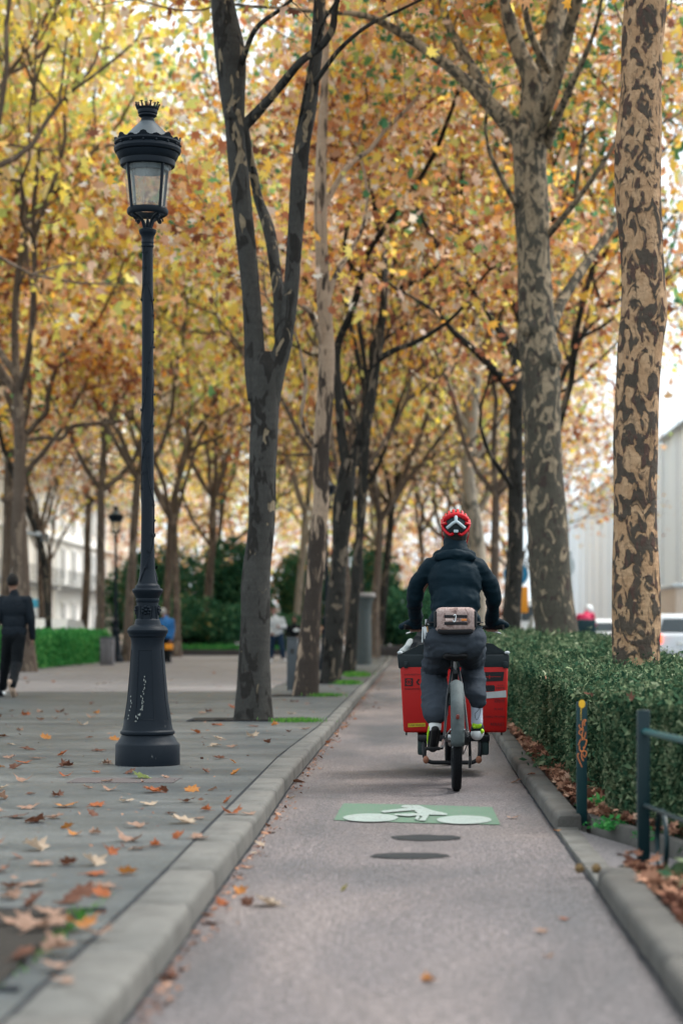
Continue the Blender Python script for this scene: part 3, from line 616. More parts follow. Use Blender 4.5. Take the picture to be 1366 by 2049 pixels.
# --- generic trees
proto_tree('a', 21, 4.0, .14, limbs=4, L=3.0); proto_tree('b', 22, 4.6, .16, limbs=4, L=3.0, lean=.05); proto_tree('c', 23, 3.6, .135, limbs=5, L=3.1, spread=(18, 46)); proto_tree('d', 24, 5.2, .165, limbs=4, L=3.1, lean=-.06, nl=7000)
lab = lambda s: s
TR = [ # key, x, y, rz, scale, label, group, bark, leaf
 ('b', -1.40, 44, .5, .95, 'slender brown plane tree half hidden behind the third tree of the left kerb row', GL, BKD, AUT),
 ('c', -1.52, 50, 2.1, 1.0, 'brown trunked plane tree directly left of the flared stone column', GL, BKB, AUT),
 ('a', -1.42, 58, 1.2, 1.05, 'plane tree rising behind the flared stone column', GL, BKD, AUTY),
 ('a', 2.05, 51, 4.0, .92, 'plane tree in the street side row between the dark trunk and the pale trunk', GR, BKB, AUT),
 ('c', 1.95, 70, .3, 1.05, 'distant plane tree of the street side row left of the pale trunk', GR, BKC, AUT),
 ('d', -8.72, 45.8, 2.0, 1.0, 'brown plane tree at the far left directly behind the man in the dark jacket', 'plane trees in the outer left row', BKB, AUTY),
 ('a', -9.65, 62, 5.0, 1.1, 'leaning brown plane tree behind the green hedge left of the far lamp post', 'plane trees in the outer left row', BKB, AUTY),
 ('b', -8.65, 61, 1.5, 1.0, 'plane tree just right of the far left lamp post and the grey cabinet', 'plane trees in the outer left row', BKB, AUTY),
 ('c', -8.4, 72, 3.5, 1.1, 'plane tree directly behind the near lamp post pole', 'plane trees in the outer left row', BKB, BROWN),
 ('d', -9.9, 37, .6, 1.1, 'plane tree off the left edge whose yellow crown fills the upper left corner', 'plane trees in the outer left row', BKB, AUTY),
 ('a', 3.05, 44.5, 2.6, 1.02, 'plane tree whose trunk hides behind the thick forked tree', GR, BKD, AUT),
]
for k, x, y, rz, sc, lb, g, bk, lf in TR: place_tree(k, x, y, rz, sc*(.82 if abs(x+1.45) < .2 else 1), lb, g, barkm=bk, leaf=lf, sz=1.5 if abs(x+1.45) < .2 else 1.28)
# leaning bare-stemmed trees, traced
traced('plane_tree', 'thin dark leaning tree rising out of the green hedge at the far left', (98, 1300), 54.,
  [[(98, 1300, 14), (97, 1230, 13), (92, 1150, 14), (82, 1090, 14), (68, 1050, 15), (58, 1020, 14), (40, 975, 13), (20, 930, 11)]], BKD, 31, exts=((0, 2.2, 3),), nl=2500, zmin=4.5, nside=8, z=0.05, group='plane trees in the outer left row', shape=LEAF3, size=.22)
traced('plane_tree', 'slim brown tree leaning right, seen between near lamp post and dark evergreens', (332, 1300), 76.,
  [[(332, 1300, 16), (333, 1230, 15), (338, 1130, 14), (343, 1030, 14), (358, 960, 13), (373, 905, 12)], [(373, 910, 9), (400, 890, 8), (450, 870, 7), (500, 850, 6)], [(373, 910, 9), (376, 860, 8), (392, 820, 7)]], BKB, 32, exts=((0, 2.4, 3), (1, 1.6, 2), (2, 2, 3)), nl=5000, zmin=5, nside=8, group='plane trees in the outer left row', shape=LEAF3, size=.24)
traced('plane_tree', 'far left tree with a pale crooked bare branch reaching towards the near lamp post', (48, 1290), 50.,
  [[(38, 1290, 26), (36, 1180, 24), (34, 1060, 24), (38, 960, 24), (42, 900, 24), (45, 860, 20)],
   [(45, 882, 10), (90, 876, 9), (124, 878, 9), (140, 857, 10), (165, 850, 9), (200, 847, 8), (245, 842, 6)],
   [(45, 880, 13), (70, 850, 12), (93, 825, 11), (97, 790, 10), (120, 720, 9), (150, 690, 8), (190, 650, 6)],
   [(45, 950, 12), (70, 925, 11), (95, 895, 10), (130, 850, 8)], [(40, 880, 13), (25, 820, 12), (10, 780, 10)], [(10, 1000, 14, -2), (30, 985, 12), (40, 960, 10)], [(44, 865, 12), (60, 790, 10), (56, 700, 9), (80, 600, 7)]],
  BKB, 33, exts=((2, 1.8, 3), (3, 1.2, 2), (4, 2., 3), (6, 2, 3)), nl=9000, zmin=5.2, nside=10, group='plane trees in the outer left row', shape=LEAF3, size=.22)
# deep rows
FARL = 'distant autumn plane tree deep in the avenue, too far to tell from its neighbours'
rs = random.Random(5)
for x, ys in ((-1.5, (68, 80, 94)), (1.9, (82, 96)), (-9, (82, 94)), (-5, (100, 88)), (-16, (72, 84, 98)), (-20, (112,)), (-4.5, (118,)), (1.0, (116,)), (-10, (125,)), (-23.5, (95,))):
    for y in ys: place_tree(rs.choice('abcd'), x+rs.uniform(-.4, .4), y+rs.uniform(-2, 2), rs.uniform(0, 6.28), rs.uniform(1.08, 1.3), FARL, 'distant plane trees of the avenue', sz=1.15, barkm=rs.choice((BKB, BKD, BKB, BKC)), leaf=rs.choice((AUT, BROWN, AUT, AUTY)))
for k, x, y, rz, sc, lf in (('d', -13.5, 50, 1, 1.3, AUTY), ('a', -13, 64, 3, 1.25, AUTY)):
    place_tree(k, x, y, rz, sc, 'yellow crowned tree beyond the hedge at far left, '+('nearer' if y < 60 else 'farther')+' of the two', 'yellow trees beyond the left hedge', barkm=BKB, leaf=lf, sz=1.35)
place_tree('c', 5.2, 92, 2.4, .95, 'plane tree standing over the street at the right beyond the thick forked tree', 'plane trees in the row between lane and street', barkm=BKB, leaf=AUT)
# --- evergreens and raised bed at the end of the promenade
def shrub(key, seed, rx, ry, rz_, n, size, mat, lumps=9):
    rs = np.random.RandomState(seed); pts = []
    c = np.c_[rs.uniform(-.55, .55, lumps)*rx, rs.uniform(-.55, .55, lumps)*ry, rs.uniform(.25, .8, lumps)*rz_]; rr = rs.uniform(.35, .6, lumps)
    k = rs.randint(0, lumps, n); d = rs.normal(size=(n, 3)); d /= np.linalg.norm(d, axis=1)[:, None]; rad = rs.uniform(.55, 1.02, n)**.5
    p = c[k]+d*(rr[k]*rad)[:, None]*np.array([rx, ry, rz_*.7]); p = p[p[:, 2] > .05]
    v, f = leaves_np(rs, p, size, LEAF3 if size > .09 else LEAF1, .2); me = npmesh('foliage', v, f); me.materials.append(mat)
    mb = MB(); mb.tube([(0, 0, -.05), (0.03, 0, rz_*.5)], [.12, .07], 8)
    for j in range(6): mb.tube([(0.02, 0, rz_*.25), tuple(c[j % lumps])], [.06, .02], 5)
    st = mb.mesh('stem'); st.materials.append(BKD); PROT[key] = (st, me)
def place_shrub(key, x, y, rz, sc, label, group, name='evergreen_tree', cat='tree', z=.1, sz=1.):
    t = thing(name, label, cat, (x, y, z), group); t.rotation_euler = (0, 0, rz); t.scale = (sc, sc, sc*sz)
    for nm, me in zip(('stem', 'foliage'), PROT[key]): o = bpy.data.objects.new(nm, me); C.objects.link(o); o.parent = t
shrub('e1', 41, 2.2, 2.0, 4.6, 9500, .17, EVER); shrub('e2', 42, 1.6, 1.6, 2.4, 7000, .14, EVER, 7)
EV = [('e1', -10.6, 88, 0, 1.05, 'round dark evergreen tree behind the far left lamp post'), ('e1', -8.6, 90, 2, 1.15, 'dark evergreen tree just left of the smooth grey forked plane tree'), ('e2', -9.0, 80, 1, 1.1, 'low dark evergreen bush just right of the near lamp base'), ('e2', -7.4, 81, 2.4, 1.0, 'dark evergreen bush against the left side of the smooth grey trunk'),
      ('e1', -1.9, 92, 4, 1.12, 'tall dark evergreen right of the flared stone column'), ('e2', -.55, 84, 3, 1.35, 'dark evergreen bush at the end of the lane left of the rider'), ('e1', -4.9, 97, 5, 1.1, 'dark evergreen tree behind the man in the pale sweater'), ('e1', 1.1, 96, 1, .95, 'dark evergreen bush hidden behind the rider'), ('e1', -13.2, 96, 3, 1.0, 'dark evergreen tree at the far left beyond the white cars'), ('e2', -5.6, 84, 1, .8, 'small dark bush behind the person in black')]
for k, x, y, rz, sc, lb in EV: place_shrub(k, x, y, rz, sc, lb, 'dark evergreens at the end of the promenade')

# far-off wood closing the avenue
r = np.random.RandomState(71); n = 30000; p = np.c_[r.uniform(-26, 8, n), r.uniform(140, 165, n), r.uniform(0, 1, n)**.9*17]
k = np.array([mnoise.noise(Vector((a*.35, b*.1, c*.35))) for a, b, c in p]); p = p[(k > -.12) & (p[:, 2] < 15+3*k)]
v, f = leaves_np(r, p, .52, LEAF3, .2); o = link('distant_wood', npmesh('distant_wood', v, f), BROWN, smooth=False); tag(o, 'far-off mass of brown autumn foliage closing the end of the avenue', 'wood', kind='stuff')
# ================================================================ HEDGE, BEDS, LITTER
def hedge_top(y): return float(np.interp(y, [9, 11, 18, 22, 28, 60], [.62, .66, .68, .78, .93, .98]))
def hedge_left(y): return float(np.interp(y, [9, 11.2, 12.5, 16, 24, 60], [1.5, 1.12, 1.03, 1.02, 1.0, 1.05]))+.05*mnoise.noise(Vector((0, y*1.3, 4)))
HX1 = 3.0
def hedge_part(name, label, ya, yb, seed, n, size, xr=HX1):
    t = thing(name, label, 'hedge', (1.2, ya, .05), 'clipped hedges right of the lane')
    # woody core a little inside the leaf shell
    mb = MB(); ys = np.arange(ya+.15, yb-.1, .4); ring = []
    for y in ys:
        xl = max(hedge_left(y), .92+(10.7-y)/4.2 if y < 11.4 else 0)+.16; h = hedge_top(y)-.13
        ring.append([(xl, y, .02), (xl-.02, y, h*.5), (xl+.05, y, h), ((xl+xr)/2, y, h+.01), (xr-.15, y, h-.02), (xr-.1, y, .02)])
    vs = [v for r in ring for v in r]; fs = []
    for i in range(len(ys)-1):
        for j in range(5): fs.append((i*6+j, i*6+j+1, i*6+7+j, i*6+6+j))
    fs += [tuple(range(6)), tuple(range(len(vs)-1, len(vs)-7, -1))]; mb.add(vs, fs); mb.build('stem', M('hedge_wood', (.022, .03, .022), .95, var=.5, bs=.8), t)
    r = np.random.RandomState(seed); y = ya+(yb-ya)*r.uniform(0, 1, n)**1.25; face = r.uniform(size=n)
    hl = np.array([hedge_left(v) for v in y]); xm = np.where(y < 11.4, np.maximum(hl, .92+(10.7-y)/4.2), hl); ht = np.array([hedge_top(v) for v in y])
    x = np.empty(n); z = np.empty(n); lump = np.array([mnoise.noise(Vector((a*2.2, b*2.2, 3))) for a, b in zip(x*0+xm, y)])
    top = face < .55; x[top] = xm[top]+r.uniform(0, 1, top.sum())**1.0*(xr-xm[top]); 
    lt = np.array([mnoise.noise(Vector((a*2.5, b*2.5, 3)))+.5*mnoise.noise(Vector((a*7, b*7, 3))) for a, b in zip(np.where(top, x, 0), y)])
    z[top] = ht[top]+.085*lt[top]+r.normal(0, .035, top.sum())
    s = ~top; x[s] = xm[s]+.05*lump[s]+np.abs(r.normal(0, .05, s.sum())); z[s] = r.uniform(.0, 1., s.sum())**.8*ht[s]
    x[s] += np.where(z[s] < .22, r.uniform(0, .12, s.sum()), 0)
    p = np.c_[x, y, z+.02]
    if ya < 12:   # the end facing the camera along the side path
        k = int(n*.45); q = r.uniform(0, 1, k); xx = 1.05+q*(xr-1.05); yy = 10.75-(xx-.92)*4.2+.55+np.abs(r.normal(0, .06, k)); zz = r.uniform(0.02, 1, k)**.8*.68+r.normal(0, .02, k)
        p = p[(p[:, 1] > 10.75-(p[:, 0]-.92)*4.2+.6)]; p = np.vstack([p, np.c_[xx, yy, zz]])
    v, f = leaves_np(r, p, size, LEAF1, .1, sj=.35); me = npmesh('foliage', v, f); link('foliage', me, HEDG, t, smooth=False)
    # young shoots
    mb = MB(); rr = random.Random(seed)
    for i in range(int(260*(yb-ya)/9)):
        yy = rr.uniform(ya, yb); xx = rr.uniform(hedge_left(yy)+.05, min(2.6, xr)); zz = hedge_top(yy)
        if yy < 10.75-(xx-.92)*4.2+.6: continue
        h = rr.uniform(.05, .2); mb.tube([(xx, yy, zz-.05), (xx+rr.uniform(-.03, .03), yy, zz+h)], [.002, .001], 3)
        for j in range(5):
            a = rr.uniform(0, 6.28); z0 = zz+h*(j+1)/5; l = .028; dx, dy = math.cos(a)*l, math.sin(a)*l
            mb.add([(xx, yy, z0), (xx+dx*.6-dy*.3, yy+dy*.6+dx*.3, z0+.012), (xx+dx*1.2, yy+dy*1.2, z0+.02), (xx+dx*.6+dy*.3, yy+dy*.6-dx*.3, z0+.012)], [(0, 1, 2, 3)])
    mb.build('foliage', HEDG, t, smooth=False, fix=False)
    return t
hedge_part('clipped_hedge', 'low clipped dark green hedge around the foot of the camouflage barked plane tree', 8.0, 19.5, 1, 150000, .031)
hedge_part('clipped_hedge', 'farther stretch of clipped hedge reaching away beyond the thick forked plane tree', 19.5, 60, 2, 80000, .050, 2.7)
# fallen leaves lying thickly in the beds: nobody could count them
r = np.random.RandomState(7); n = 4800
y = r.uniform(3.5, 30, n)**1.0; x = np.array([fRI(v)+.15 for v in y])+np.abs(r.normal(0, .22, n))
k = 900; y2 = r.uniform(6.5, 11.3, k); x2 = .95+r.uniform(0, 1.1, k); x = np.r_[x, x2]; y = np.r_[y, y2]
okp = (y > 10.52-(x-.92)*4.2+.25) | (y < 8.45-(x-.92)*4.2+.1)
x, y = x[okp], y[okp]
p = np.c_[x, y, .075+np.abs(r.normal(0, .018, len(x)))]
v, f = leaves_np(r, p, .075, LEAF5, 2.2, .3); o = link('leaf_litter', npmesh('leaf_litter', v, f), LITT, smooth=False); tag(o, 'dry brown plane leaves lying thickly between the right kerb and the hedge', 'leaf litter', kind='stuff')
r = np.random.RandomState(8); n = 1500; x = r.uniform(1.0, 2.9, n); y = r.uniform(9.5, 20, n); okp = y > 10.75-(x-.92)*4.2+.8; x, y = x[okp], y[okp]
x, y = x[::7], y[::7]; p = np.c_[x, y, np.array([hedge_top(v) for v in y])+.02]
v, f = leaves_np(r, p, .07, LEAF5, 1.0, .4); o = link('caught_leaves', npmesh('caught_leaves', v, f), LITT, smooth=False); tag(o, 'dry brown leaves caught in the top of the clipped hedge', 'leaf litter', kind='stuff')
# bits of leaf and grit along the left kerb and over the pavement
r = np.random.RandomState(9); n = 3600; y = 5+45*r.uniform(0, 1, n)**1.6; x = np.where(r.uniform(size=n) < .4, np.array([fLI(v)+.015 for v in y])+np.abs(r.normal(0, .04, n)), -1.0-np.abs(r.uniform(0, 6.5, n)))
zz = np.where(x > -.95, .004, .104); p = np.c_[x, y, zz+.002]
v, f = leaves_np(r, p, .018, LEAF1, 3., .1, sj=.5); o = link('leaf_crumbs', npmesh('leaf_crumbs', v, f), LITT, smooth=False); tag(o, 'small crumbs of broken leaf scattered over the pavement and in the gutter', 'leaf litter', kind='stuff')
# ---- single fallen leaves
LEAFG = LEAF5.copy()
for i_, (a_, b_) in {3: (.62, .0), 5: (.62, .40), 7: (.36, .66), 9: (-.36, .66), 11: (-.62, .40), 13: (-.62, .0), 1: (.2, -.2), 15: (-.2, -.2), 4: (.80, .14), 12: (-.80, .14), 6: (.58, .66), 10: (-.58, .66), 8: (.05, .9)}.items(): LEAFG[i_] = ((a_+LEAF5[i_][0])/2, (b_+LEAF5[i_][1])/2)
def fallen(name, seed, curl, cup, size=1.):
    rs = random.Random(seed); vs = []; fs = []; shp = smoothpath(np.vstack([LEAFG, LEAFG[:1]]), 2)[:-1]; rings = (0, .35, .7, 1.)
    def zf(x, y): return curl*(x*x)*rs_a+cup*(x*x+y*y)*.5+.12*mnoise.noise(Vector((x*2.2, y*2.2, seed)))+.10*abs(mnoise.noise(Vector((x*5, y*5, seed+3))))
    rs_a = rs.uniform(.7, 1.2); c = np.array((0, .2)); K = len(shp)
    for q in rings:
        for s_ in shp:
            a = c+(s_-c)*q*np.array([1+.12*mnoise.noise(Vector((s_[0], s_[1], seed))), 1]); vs.append((a[0], a[1], zf(a[0], a[1])))
    for i in range(len(rings)-1):
        for j in range(K): fs.append((i*K+j, i*K+(j+1) % K, (i+1)*K+(j+1) % K, (i+1)*K+j))
    zmin = min(v[2] for v in vs); vs = [(v[0], v[1], v[2]-zmin) for v in vs]
    mb = MB(); mb.add(vs, fs); mb.tube([(0, -.2, .03-zmin*0), (.05, -.5, .06), (.1, -.8, .02)], [.025, .02, .015], 4)
    me = mb.mesh(name); me.transform(Matrix.Scale(.5, 4)); me.polygons.foreach_set('use_smooth', [True]*len(me.polygons)); return me
LC = {}
def leafcol(nm, c, c2):
    m, n, o = nt(nm+'_fallen_leaf'); co = coords(n)
    f = noise_(n, co, 9, 4, .6); col = ramp_(n, f, [(.35, c), (.65, c2)])
    d = N(n, 'ShaderNodeBsdfPrincipled'); n.links.new(col, d.inputs['Base Color']); d.inputs['Roughness'].default_value = .7; d.inputs['Specular IOR Level'].default_value = .2
    t = N(n, 'ShaderNodeBsdfTranslucent'); n.links.new(col, t.inputs[0]); x = N(n, 'ShaderNodeMixShader'); x.inputs[0].default_value = .25
    n.links.new(d.outputs[0], x.inputs[1]); n.links.new(t.outputs[0], x.inputs[2]); n.links.new(x.outputs[0], o.inputs[0]); LC[nm] = m
leafcol('brown', (.09, .035, .022), (.17, .075, .045)); leafcol('rust', (.22, .05, .018), (.36, .12, .04)); leafcol('tan', (.22, .125, .085), (.34, .22, .16)); leafcol('pale', (.34, .25, .18), (.44, .35, .26)); leafcol('orange', (.34, .12, .03), (.44, .20, .055)); leafcol('lime', (.30, .38, .12), (.38, .46, .19)); leafcol('olive', (.17, .15, .035), (.26, .22, .06))
LM = [fallen('fallen_leaf', 51, .35, .1), fallen('fallen_leaf', 52, .1, .55), fallen('fallen_leaf', 53, -.25, .25), fallen('fallen_leaf', 54, .8, -.1)]
def leaf(pos, size, col, label, group, rz=None, tilt=(0, 0), k=None, rs=random.Random(77)):
    o = bpy.data.objects.new('fallen_leaf', LM[k if k is not None else rs.randrange(4)]); C.objects.link(o)
    if not o.data.materials: o.data.materials.append(LC['brown'])
    o.material_slots[0].link = 'OBJECT'; o.material_slots[0].material = LC[col]
    size *= 1.05; o.location = pos; o.scale = (size, size, size); o.rotation_euler = (tilt[0], tilt[1], rs.uniform(0, 6.28) if rz is None else rz)
    return tag(o, label, 'leaf', group)
for me in LM: me.materials.append(LC['brown'])
GL2, GL3 = 'leaves fallen on the pavement', 'leaves fallen on the lane'
KEY = [ # px, py, z, size, colour, tilt, label
 (290, 1558, .1, .20, 'lime', (.35, .1), 'pale lime green leaf lying right in front of the near lamp base'),
 (312, 1586, .1, .17, 'rust', (.1, 0), 'dark rust leaf pair just below the lime green leaf'), (331, 1585, .1, .11, 'brown', (.5, .4), 'small curled brown leaf touching the rust leaf below the lime one'),
 (372, 1648, .1, .19, 'pale', (.1, .1), 'large pale curled leaf lying on the pavement near the kerb joint'), (355, 1678, .1, .10, 'rust', (.7, 0), 'upright curled rust leaf below the large pale leaf'), (393, 1679, .102, .13, 'tan', (0, .05), 'tan leaf lying across the joint between pavement and kerb'),
 (220, 1710, .1, .10, 'rust', (.8, .2), 'bright rust leaf standing on edge left of the kerb'), (137, 1731, .1, .10, 'brown', (.5, .1), 'dark brown curled leaf beside the white backed leaf'), (190, 1732, .1, .14, 'pale', (.5, .2), 'whitish upturned leaf beside a dark brown curled leaf'), (85, 1733, .1, .13, 'tan', (0, 0), 'flat tan leaf left of the dark brown curled leaf'),
 (135, 1657, .1, .09, 'orange', (.5, .3), 'small orange yellow leaf on the middle of the pavement'), (216, 1780, .1, .14, 'tan', (0, 0), 'flat pinkish leaf just behind the near soil pit'),
 (185, 1633, .1, .10, 'brown', (.6, .5), 'small upright brown leaf above the orange yellow one'), (105, 1638, .1, .13, 'tan', (0, 0), 'flat tan leaf left of the small upright brown one'),
 (463, 1629, .1, .14, 'rust', (.1, .1), 'rust leaf lying across the kerb joint halfway up'), (500, 1631, .1, .10, 'tan', (.05, 0), 'thin flat tan leaf on the kerb top'), (452, 1606, .1, .10, 'rust', (.5, .1), 'small curled rust leaf beside the kerb joint'),
 (300, 1612, .1, .13, 'pale', (.1, 0), 'pale leaf between the rust leaf and the large curled one'), (345, 1508, .1, .14, 'tan', (.1, 0), 'tan leaf at the right edge of the near lamp base'), (468, 1527, .1, .09, 'orange', (.6, 0), 'small orange leaf with a raised edge right of the near lamp'),
 (394, 1467, .1, .15, 'rust', (.45, 0), 'rust leaf with an upright lobe between lamp and grey trunk'), (427, 1494, .1, .16, 'pale', (.1, 0), 'long pale leaf between lamp and grey trunk'), (547, 1452, .1, .12, 'orange', (.3, .2), 'orange leaf at the foot of the smooth grey trunk'),
 (465, 1417, .1, .16, 'rust', (.4, 0), 'rust leaf leaning on the left foot of the grey trunk'), (535, 1487, .1, .10, 'brown', (.5, .2), 'small dark brown leaf near the kerb right of the grey trunk'), (122, 1512, .1, .14, 'rust', (.3, 0), 'rust leaf left of the near lamp base'), (45, 1565, .1, .15, 'tan', (.2, .1), 'tan leaf near the left picture edge level with the lamp foot'),
 (100, 1830, .116, .13, 'tan', (.1, .1), 'tan leaf lying on the back edge of the near soil pit'), (92, 1855, .11, .17, 'tan', (.1, .1), 'large tan leaf in the middle of the near soil pit'), (165, 1858, .11, .14, 'orange', (.2, .1), 'orange tan leaf at the right of the near soil pit'), (28, 1850, .11, .14, 'tan', (.1, 0), 'tan leaf at the left of the near soil pit'), (105, 1905, .11, .15, 'tan', (.25, .1), 'tan leaf at the front of the near soil pit'), (130, 1968, .102, .09, 'tan', (.1, .1), 'small tan leaf lying on the kerb stone nearest the camera'), (115, 1938, .11, .11, 'tan', (.0, .1), 'flat tan leaf on the front edge of the near soil pit')]
KEY += [(60, 1862, .116, .16, 'tan', (.2, .1), 'upturned tan leaf beside another at the left of the near soil pit'), (195, 1870, .116, .12, 'tan', (.1, .0), 'pale tan leaf at the right corner of the near soil pit'), (40, 1918, .116, .13, 'brown', (.3, 0), 'dark brown leaf at the front left of the near soil pit'), (60, 1812, .1, .14, 'brown', (.4, .1), 'dark curled leaf on the pavement just behind the near soil pit'), (132, 1806, .1, .15, 'brown', (.1, .3), 'dark leaf lying behind the near soil pit, nearer the kerb'), (205, 1795, .1, .10, 'rust', (.4, .1), 'small rust leaf close behind the near soil pit corner')]
for q in KEY: leaf(G(q[0], q[1], q[2])+Vector((0, 0, .004)), q[3], q[4], q[6], GL2, tilt=q[5])
KEY2 = [(478, 1789, .085, 'orange', (.7, 0), 'orange leaf standing on edge in the gutter beside a larger torn leaf'), (442, 1812, .075, 'rust', (.5, .4), 'small rust leaf lying against the left kerb'), (494, 1812, .085, 'brown', (.8, .2), 'dark brown half of a torn leaf on the near lane'), (545, 1813, .17, 'pale', (.15, .1), 'large pale yellow leaf with pointed lobes on the near lane'),
 (687, 1783, .065, 'olive', (.6, 0), 'small olive green leaf standing alone on the near lane'), (521, 1693, .08, 'pale', (.5, .1), 'cream leaf curled against the left kerb'), (508, 1710, .05, 'pale', (0, 0), 'tiny cream leaf below the curled cream one'), (583, 1599, .07, 'pale', (.3, 0), 'pale leaf on the crack at the left edge of the lane'), (641, 1540, .07, 'tan', (.2, 0), 'tan leaf on the lane above the green symbol'), (655, 1487, .09, 'rust', (.5, 0), 'rust leaf against the left kerb far up the lane'),
 (1030, 1566, .13, 'tan', (.3, .2), 'large tan leaf leaning against the right kerb behind the wheel'), (1025, 1638, .10, 'tan', (.05, 0), 'tan leaf on the right edge of the green panel'), (860, 1964, .07, 'orange', (0, 0), 'small flat orange leaf at the bottom of the lane'), (1130, 1841, .06, 'rust', (0, 0), 'thin flat rust leaf on the right half of the near lane'), (1083, 1868, .07, 'tan', (0, 0), 'thin flat tan leaf left of the thin rust one'), (1097, 1918, .05, 'tan', (0, 0), 'tiny flat leaf in the lower right of the lane')]
for q in KEY2: leaf(G(q[0], q[1], 0)+Vector((0, 0, .004)), q[2], q[3], q[5], GL3, tilt=q[4])
leaf(G(1060, 1551, .085)+Vector((0, 0, .004)), .10, 'brown', 'brown leaf lying across the top of the right kerb', GL3)
leaf(G(1115, 1664, .02)+Vector((0, 0, .004)), .05, 'orange', 'small orange leaf where the right kerb drops', GL3)
t = thing('plane_seed_balls', 'pair of furry brown plane seed balls lying on the dropped kerb', 'seed balls', tuple(G(1175, 1748, .02)))
for dx in (-17, 17):
    c = G(1175+dx, 1748, .02)+Vector((0, 0, .022)); mb = MB(); rs = random.Random(dx); mb.ell(c, .017)
    for i in range(90):
        d = Vector((rs.gauss(0, 1), rs.gauss(0, 1), rs.gauss(0, 1))).normalized(); mb.tube([c+d*.012, c+d*.024], [.0022, .0006], 3)
    mb.build('seed_ball', M('seed_fur', (.20, .13, .06), .95), t, angle=None)
mb = MB(); mb.tube([G(1158, 1748, .02)+Vector((0, 0, .03)), G(1175, 1746, .02)+Vector((0, 0, .02)), G(1192, 1748, .02)+Vector((0, 0, .03))], .002, 5); mb.build('stalk', BKC, t)
# scattered ones that nothing tells apart
rs = random.Random(3); used = [(q[0], q[1]) for q in KEY]; cols = ['brown', 'rust', 'tan', 'tan', 'pale', 'orange', 'tan', 'brown']
LBL = {'brown': 'dark brown', 'rust': 'rust red', 'tan': 'tan', 'pale': 'pale cream', 'orange': 'orange'}
def zone(px, py):
    if py < 1400: return 'strewn on the far promenade beyond the grey trunk'
    if py < 1545: return 'strewn left of the near lamp post' if px < 240 else ('strewn between the near lamp post and the grey trunk' if px < 480 else 'strewn between the grey trunk and the left kerb')
    if py < 1660: return ('strewn on the pavement left of the lime green leaf' if px < 220 else 'strewn between the lime green leaf and the kerb')
    return 'strewn on the nearest stretch of pavement'
n = 0
while n < 115:
    if n < 85: px, py = rs.uniform(-20, 620), 1420+rs.random()**1.1*380
    else: px, py = rs.uniform(0, 700), rs.uniform(1345, 1440)
    g_ = G(px, py, .1)
    if g_.x > fLO(g_.y)-.06 or any(abs(px-a)+2*abs(py-b) < (40 if py > 1440 else 14) for a, b in used): continue
    if abs(px-296) < 66 and py > 1440 and py < 1545: continue
    if abs(px-510) < 45 and py < 1450: continue
    c = rs.choice(cols); used.append((px, py)); leaf(g_+Vector((0, 0, .004)), rs.uniform(.07, .17), c, LBL[c]+' leaf '+zone(px, py), GL2, tilt=(rs.choice((0, .1, .4, .05)), rs.uniform(-.15, .15))); n += 1
for i in range(26):
    py = rs.uniform(1350, 1500); Y = 4200/(py-VY); x = fLI(Y)+abs(rs.gauss(.03, .09))+.03; c = rs.choice(cols); leaf(Vector((x, Y, .005)), rs.uniform(.05, .1), c, {'brown': 'dark brown', 'rust': 'rust red', 'tan': 'tan', 'pale': 'pale cream', 'orange': 'orange'}[c]+' leaf among those blown into the left gutter of the lane', GL3, tilt=(rs.choice((0, .3)), 0))
# ---- grass tufts
def tuft(label, c, n, h, rx, ry, seed, group='grass tufts', wide=.006):
    rs = random.Random(seed); mb = MB()
    for i in range(n):
        x, y = c[0]+rs.gauss(0, rx), c[1]+rs.gauss(0, ry); a = rs.uniform(0, 6.28); l = h*rs.uniform(.4, 1.1); w = wide*rs.uniform(.6, 1.3); b = rs.uniform(.1, .7)*l
        dx, dy = math.cos(a), math.sin(a); mb.add([(x-dy*w, y+dx*w, c[2]-.01), (x+dy*w, y-dx*w, c[2]-.01), (x+dx*b*.35+dy*w*.7, y+dy*b*.35-dx*w*.7, c[2]+l*.6), (x+dx*b, y+dy*b, c[2]+l), (x+dx*b*.35-dy*w*.7, y+dy*b*.35+dx*w*.7, c[2]+l*.6)], [(0, 1, 2, 3, 4)])
    o = mb.build('grass_tuft', GRASS, origin=c, smooth=False, fix=False); return tag(o, label, 'grass tuft', group)
tuft('grass tuft on the edge of the near soil pit', tuple(G(160, 1838, .1)), 22, .05, .012, .012, 1, wide=.0018); tuft('thin line of grass between the near soil pit and the kerb', (-1.08, 6.3, .1), 150, .022, .012, .35, 2, wide=.002)
tuft('grass tuft right of the foot of the smooth grey trunk', tuple(G(595, 1444, .1)), 420, .05, .13, .10, 3, wide=.004); tuft('grass patch beside the foot of the cream and brown trunk', (-1.28, 28.9, .1), 320, .06, .14, .12, 4)
tuft('grass patch right of the third kerbside trunk', (-1.12, 35.6, .1), 420, .08, .10, .2, 5, wide=.01); tuft('grass patch before the flared stone column', (-1.15, 42, .1), 420, .10, .12, .5, 6, wide=.012); pass
pass; pass
def plantlet(label, c, n, seed, s=.05, mat=None, k=1.):
    rs = np.random.RandomState(seed); p = np.array(c)+rs.normal(size=(n, 3))*np.array([.08, .12, .05])*k; p[:, 2] = np.abs(p[:, 2]-c[2])+c[2]+.02
    v, f = leaves_np(rs, p, s, LEAF1, .5); o = link('weed', npmesh('weed', v, f), mat or HEDG, smooth=False, origin=c); tag(o, label, 'plant', 'weeds in the right planting bed')
plantlet('green weed where the side path kerb starts', (1.00, 10.12, .03), 260, 5, .024, LAWN, .5); plantlet('green weed halfway along the side path kerb', (1.12, 9.62, .03), 150, 6, .022, LAWN, .4); plantlet('weed growing beside the graffiti post', (1.03, 11.0, .05), 120, 7, .03, LAWN, .6)
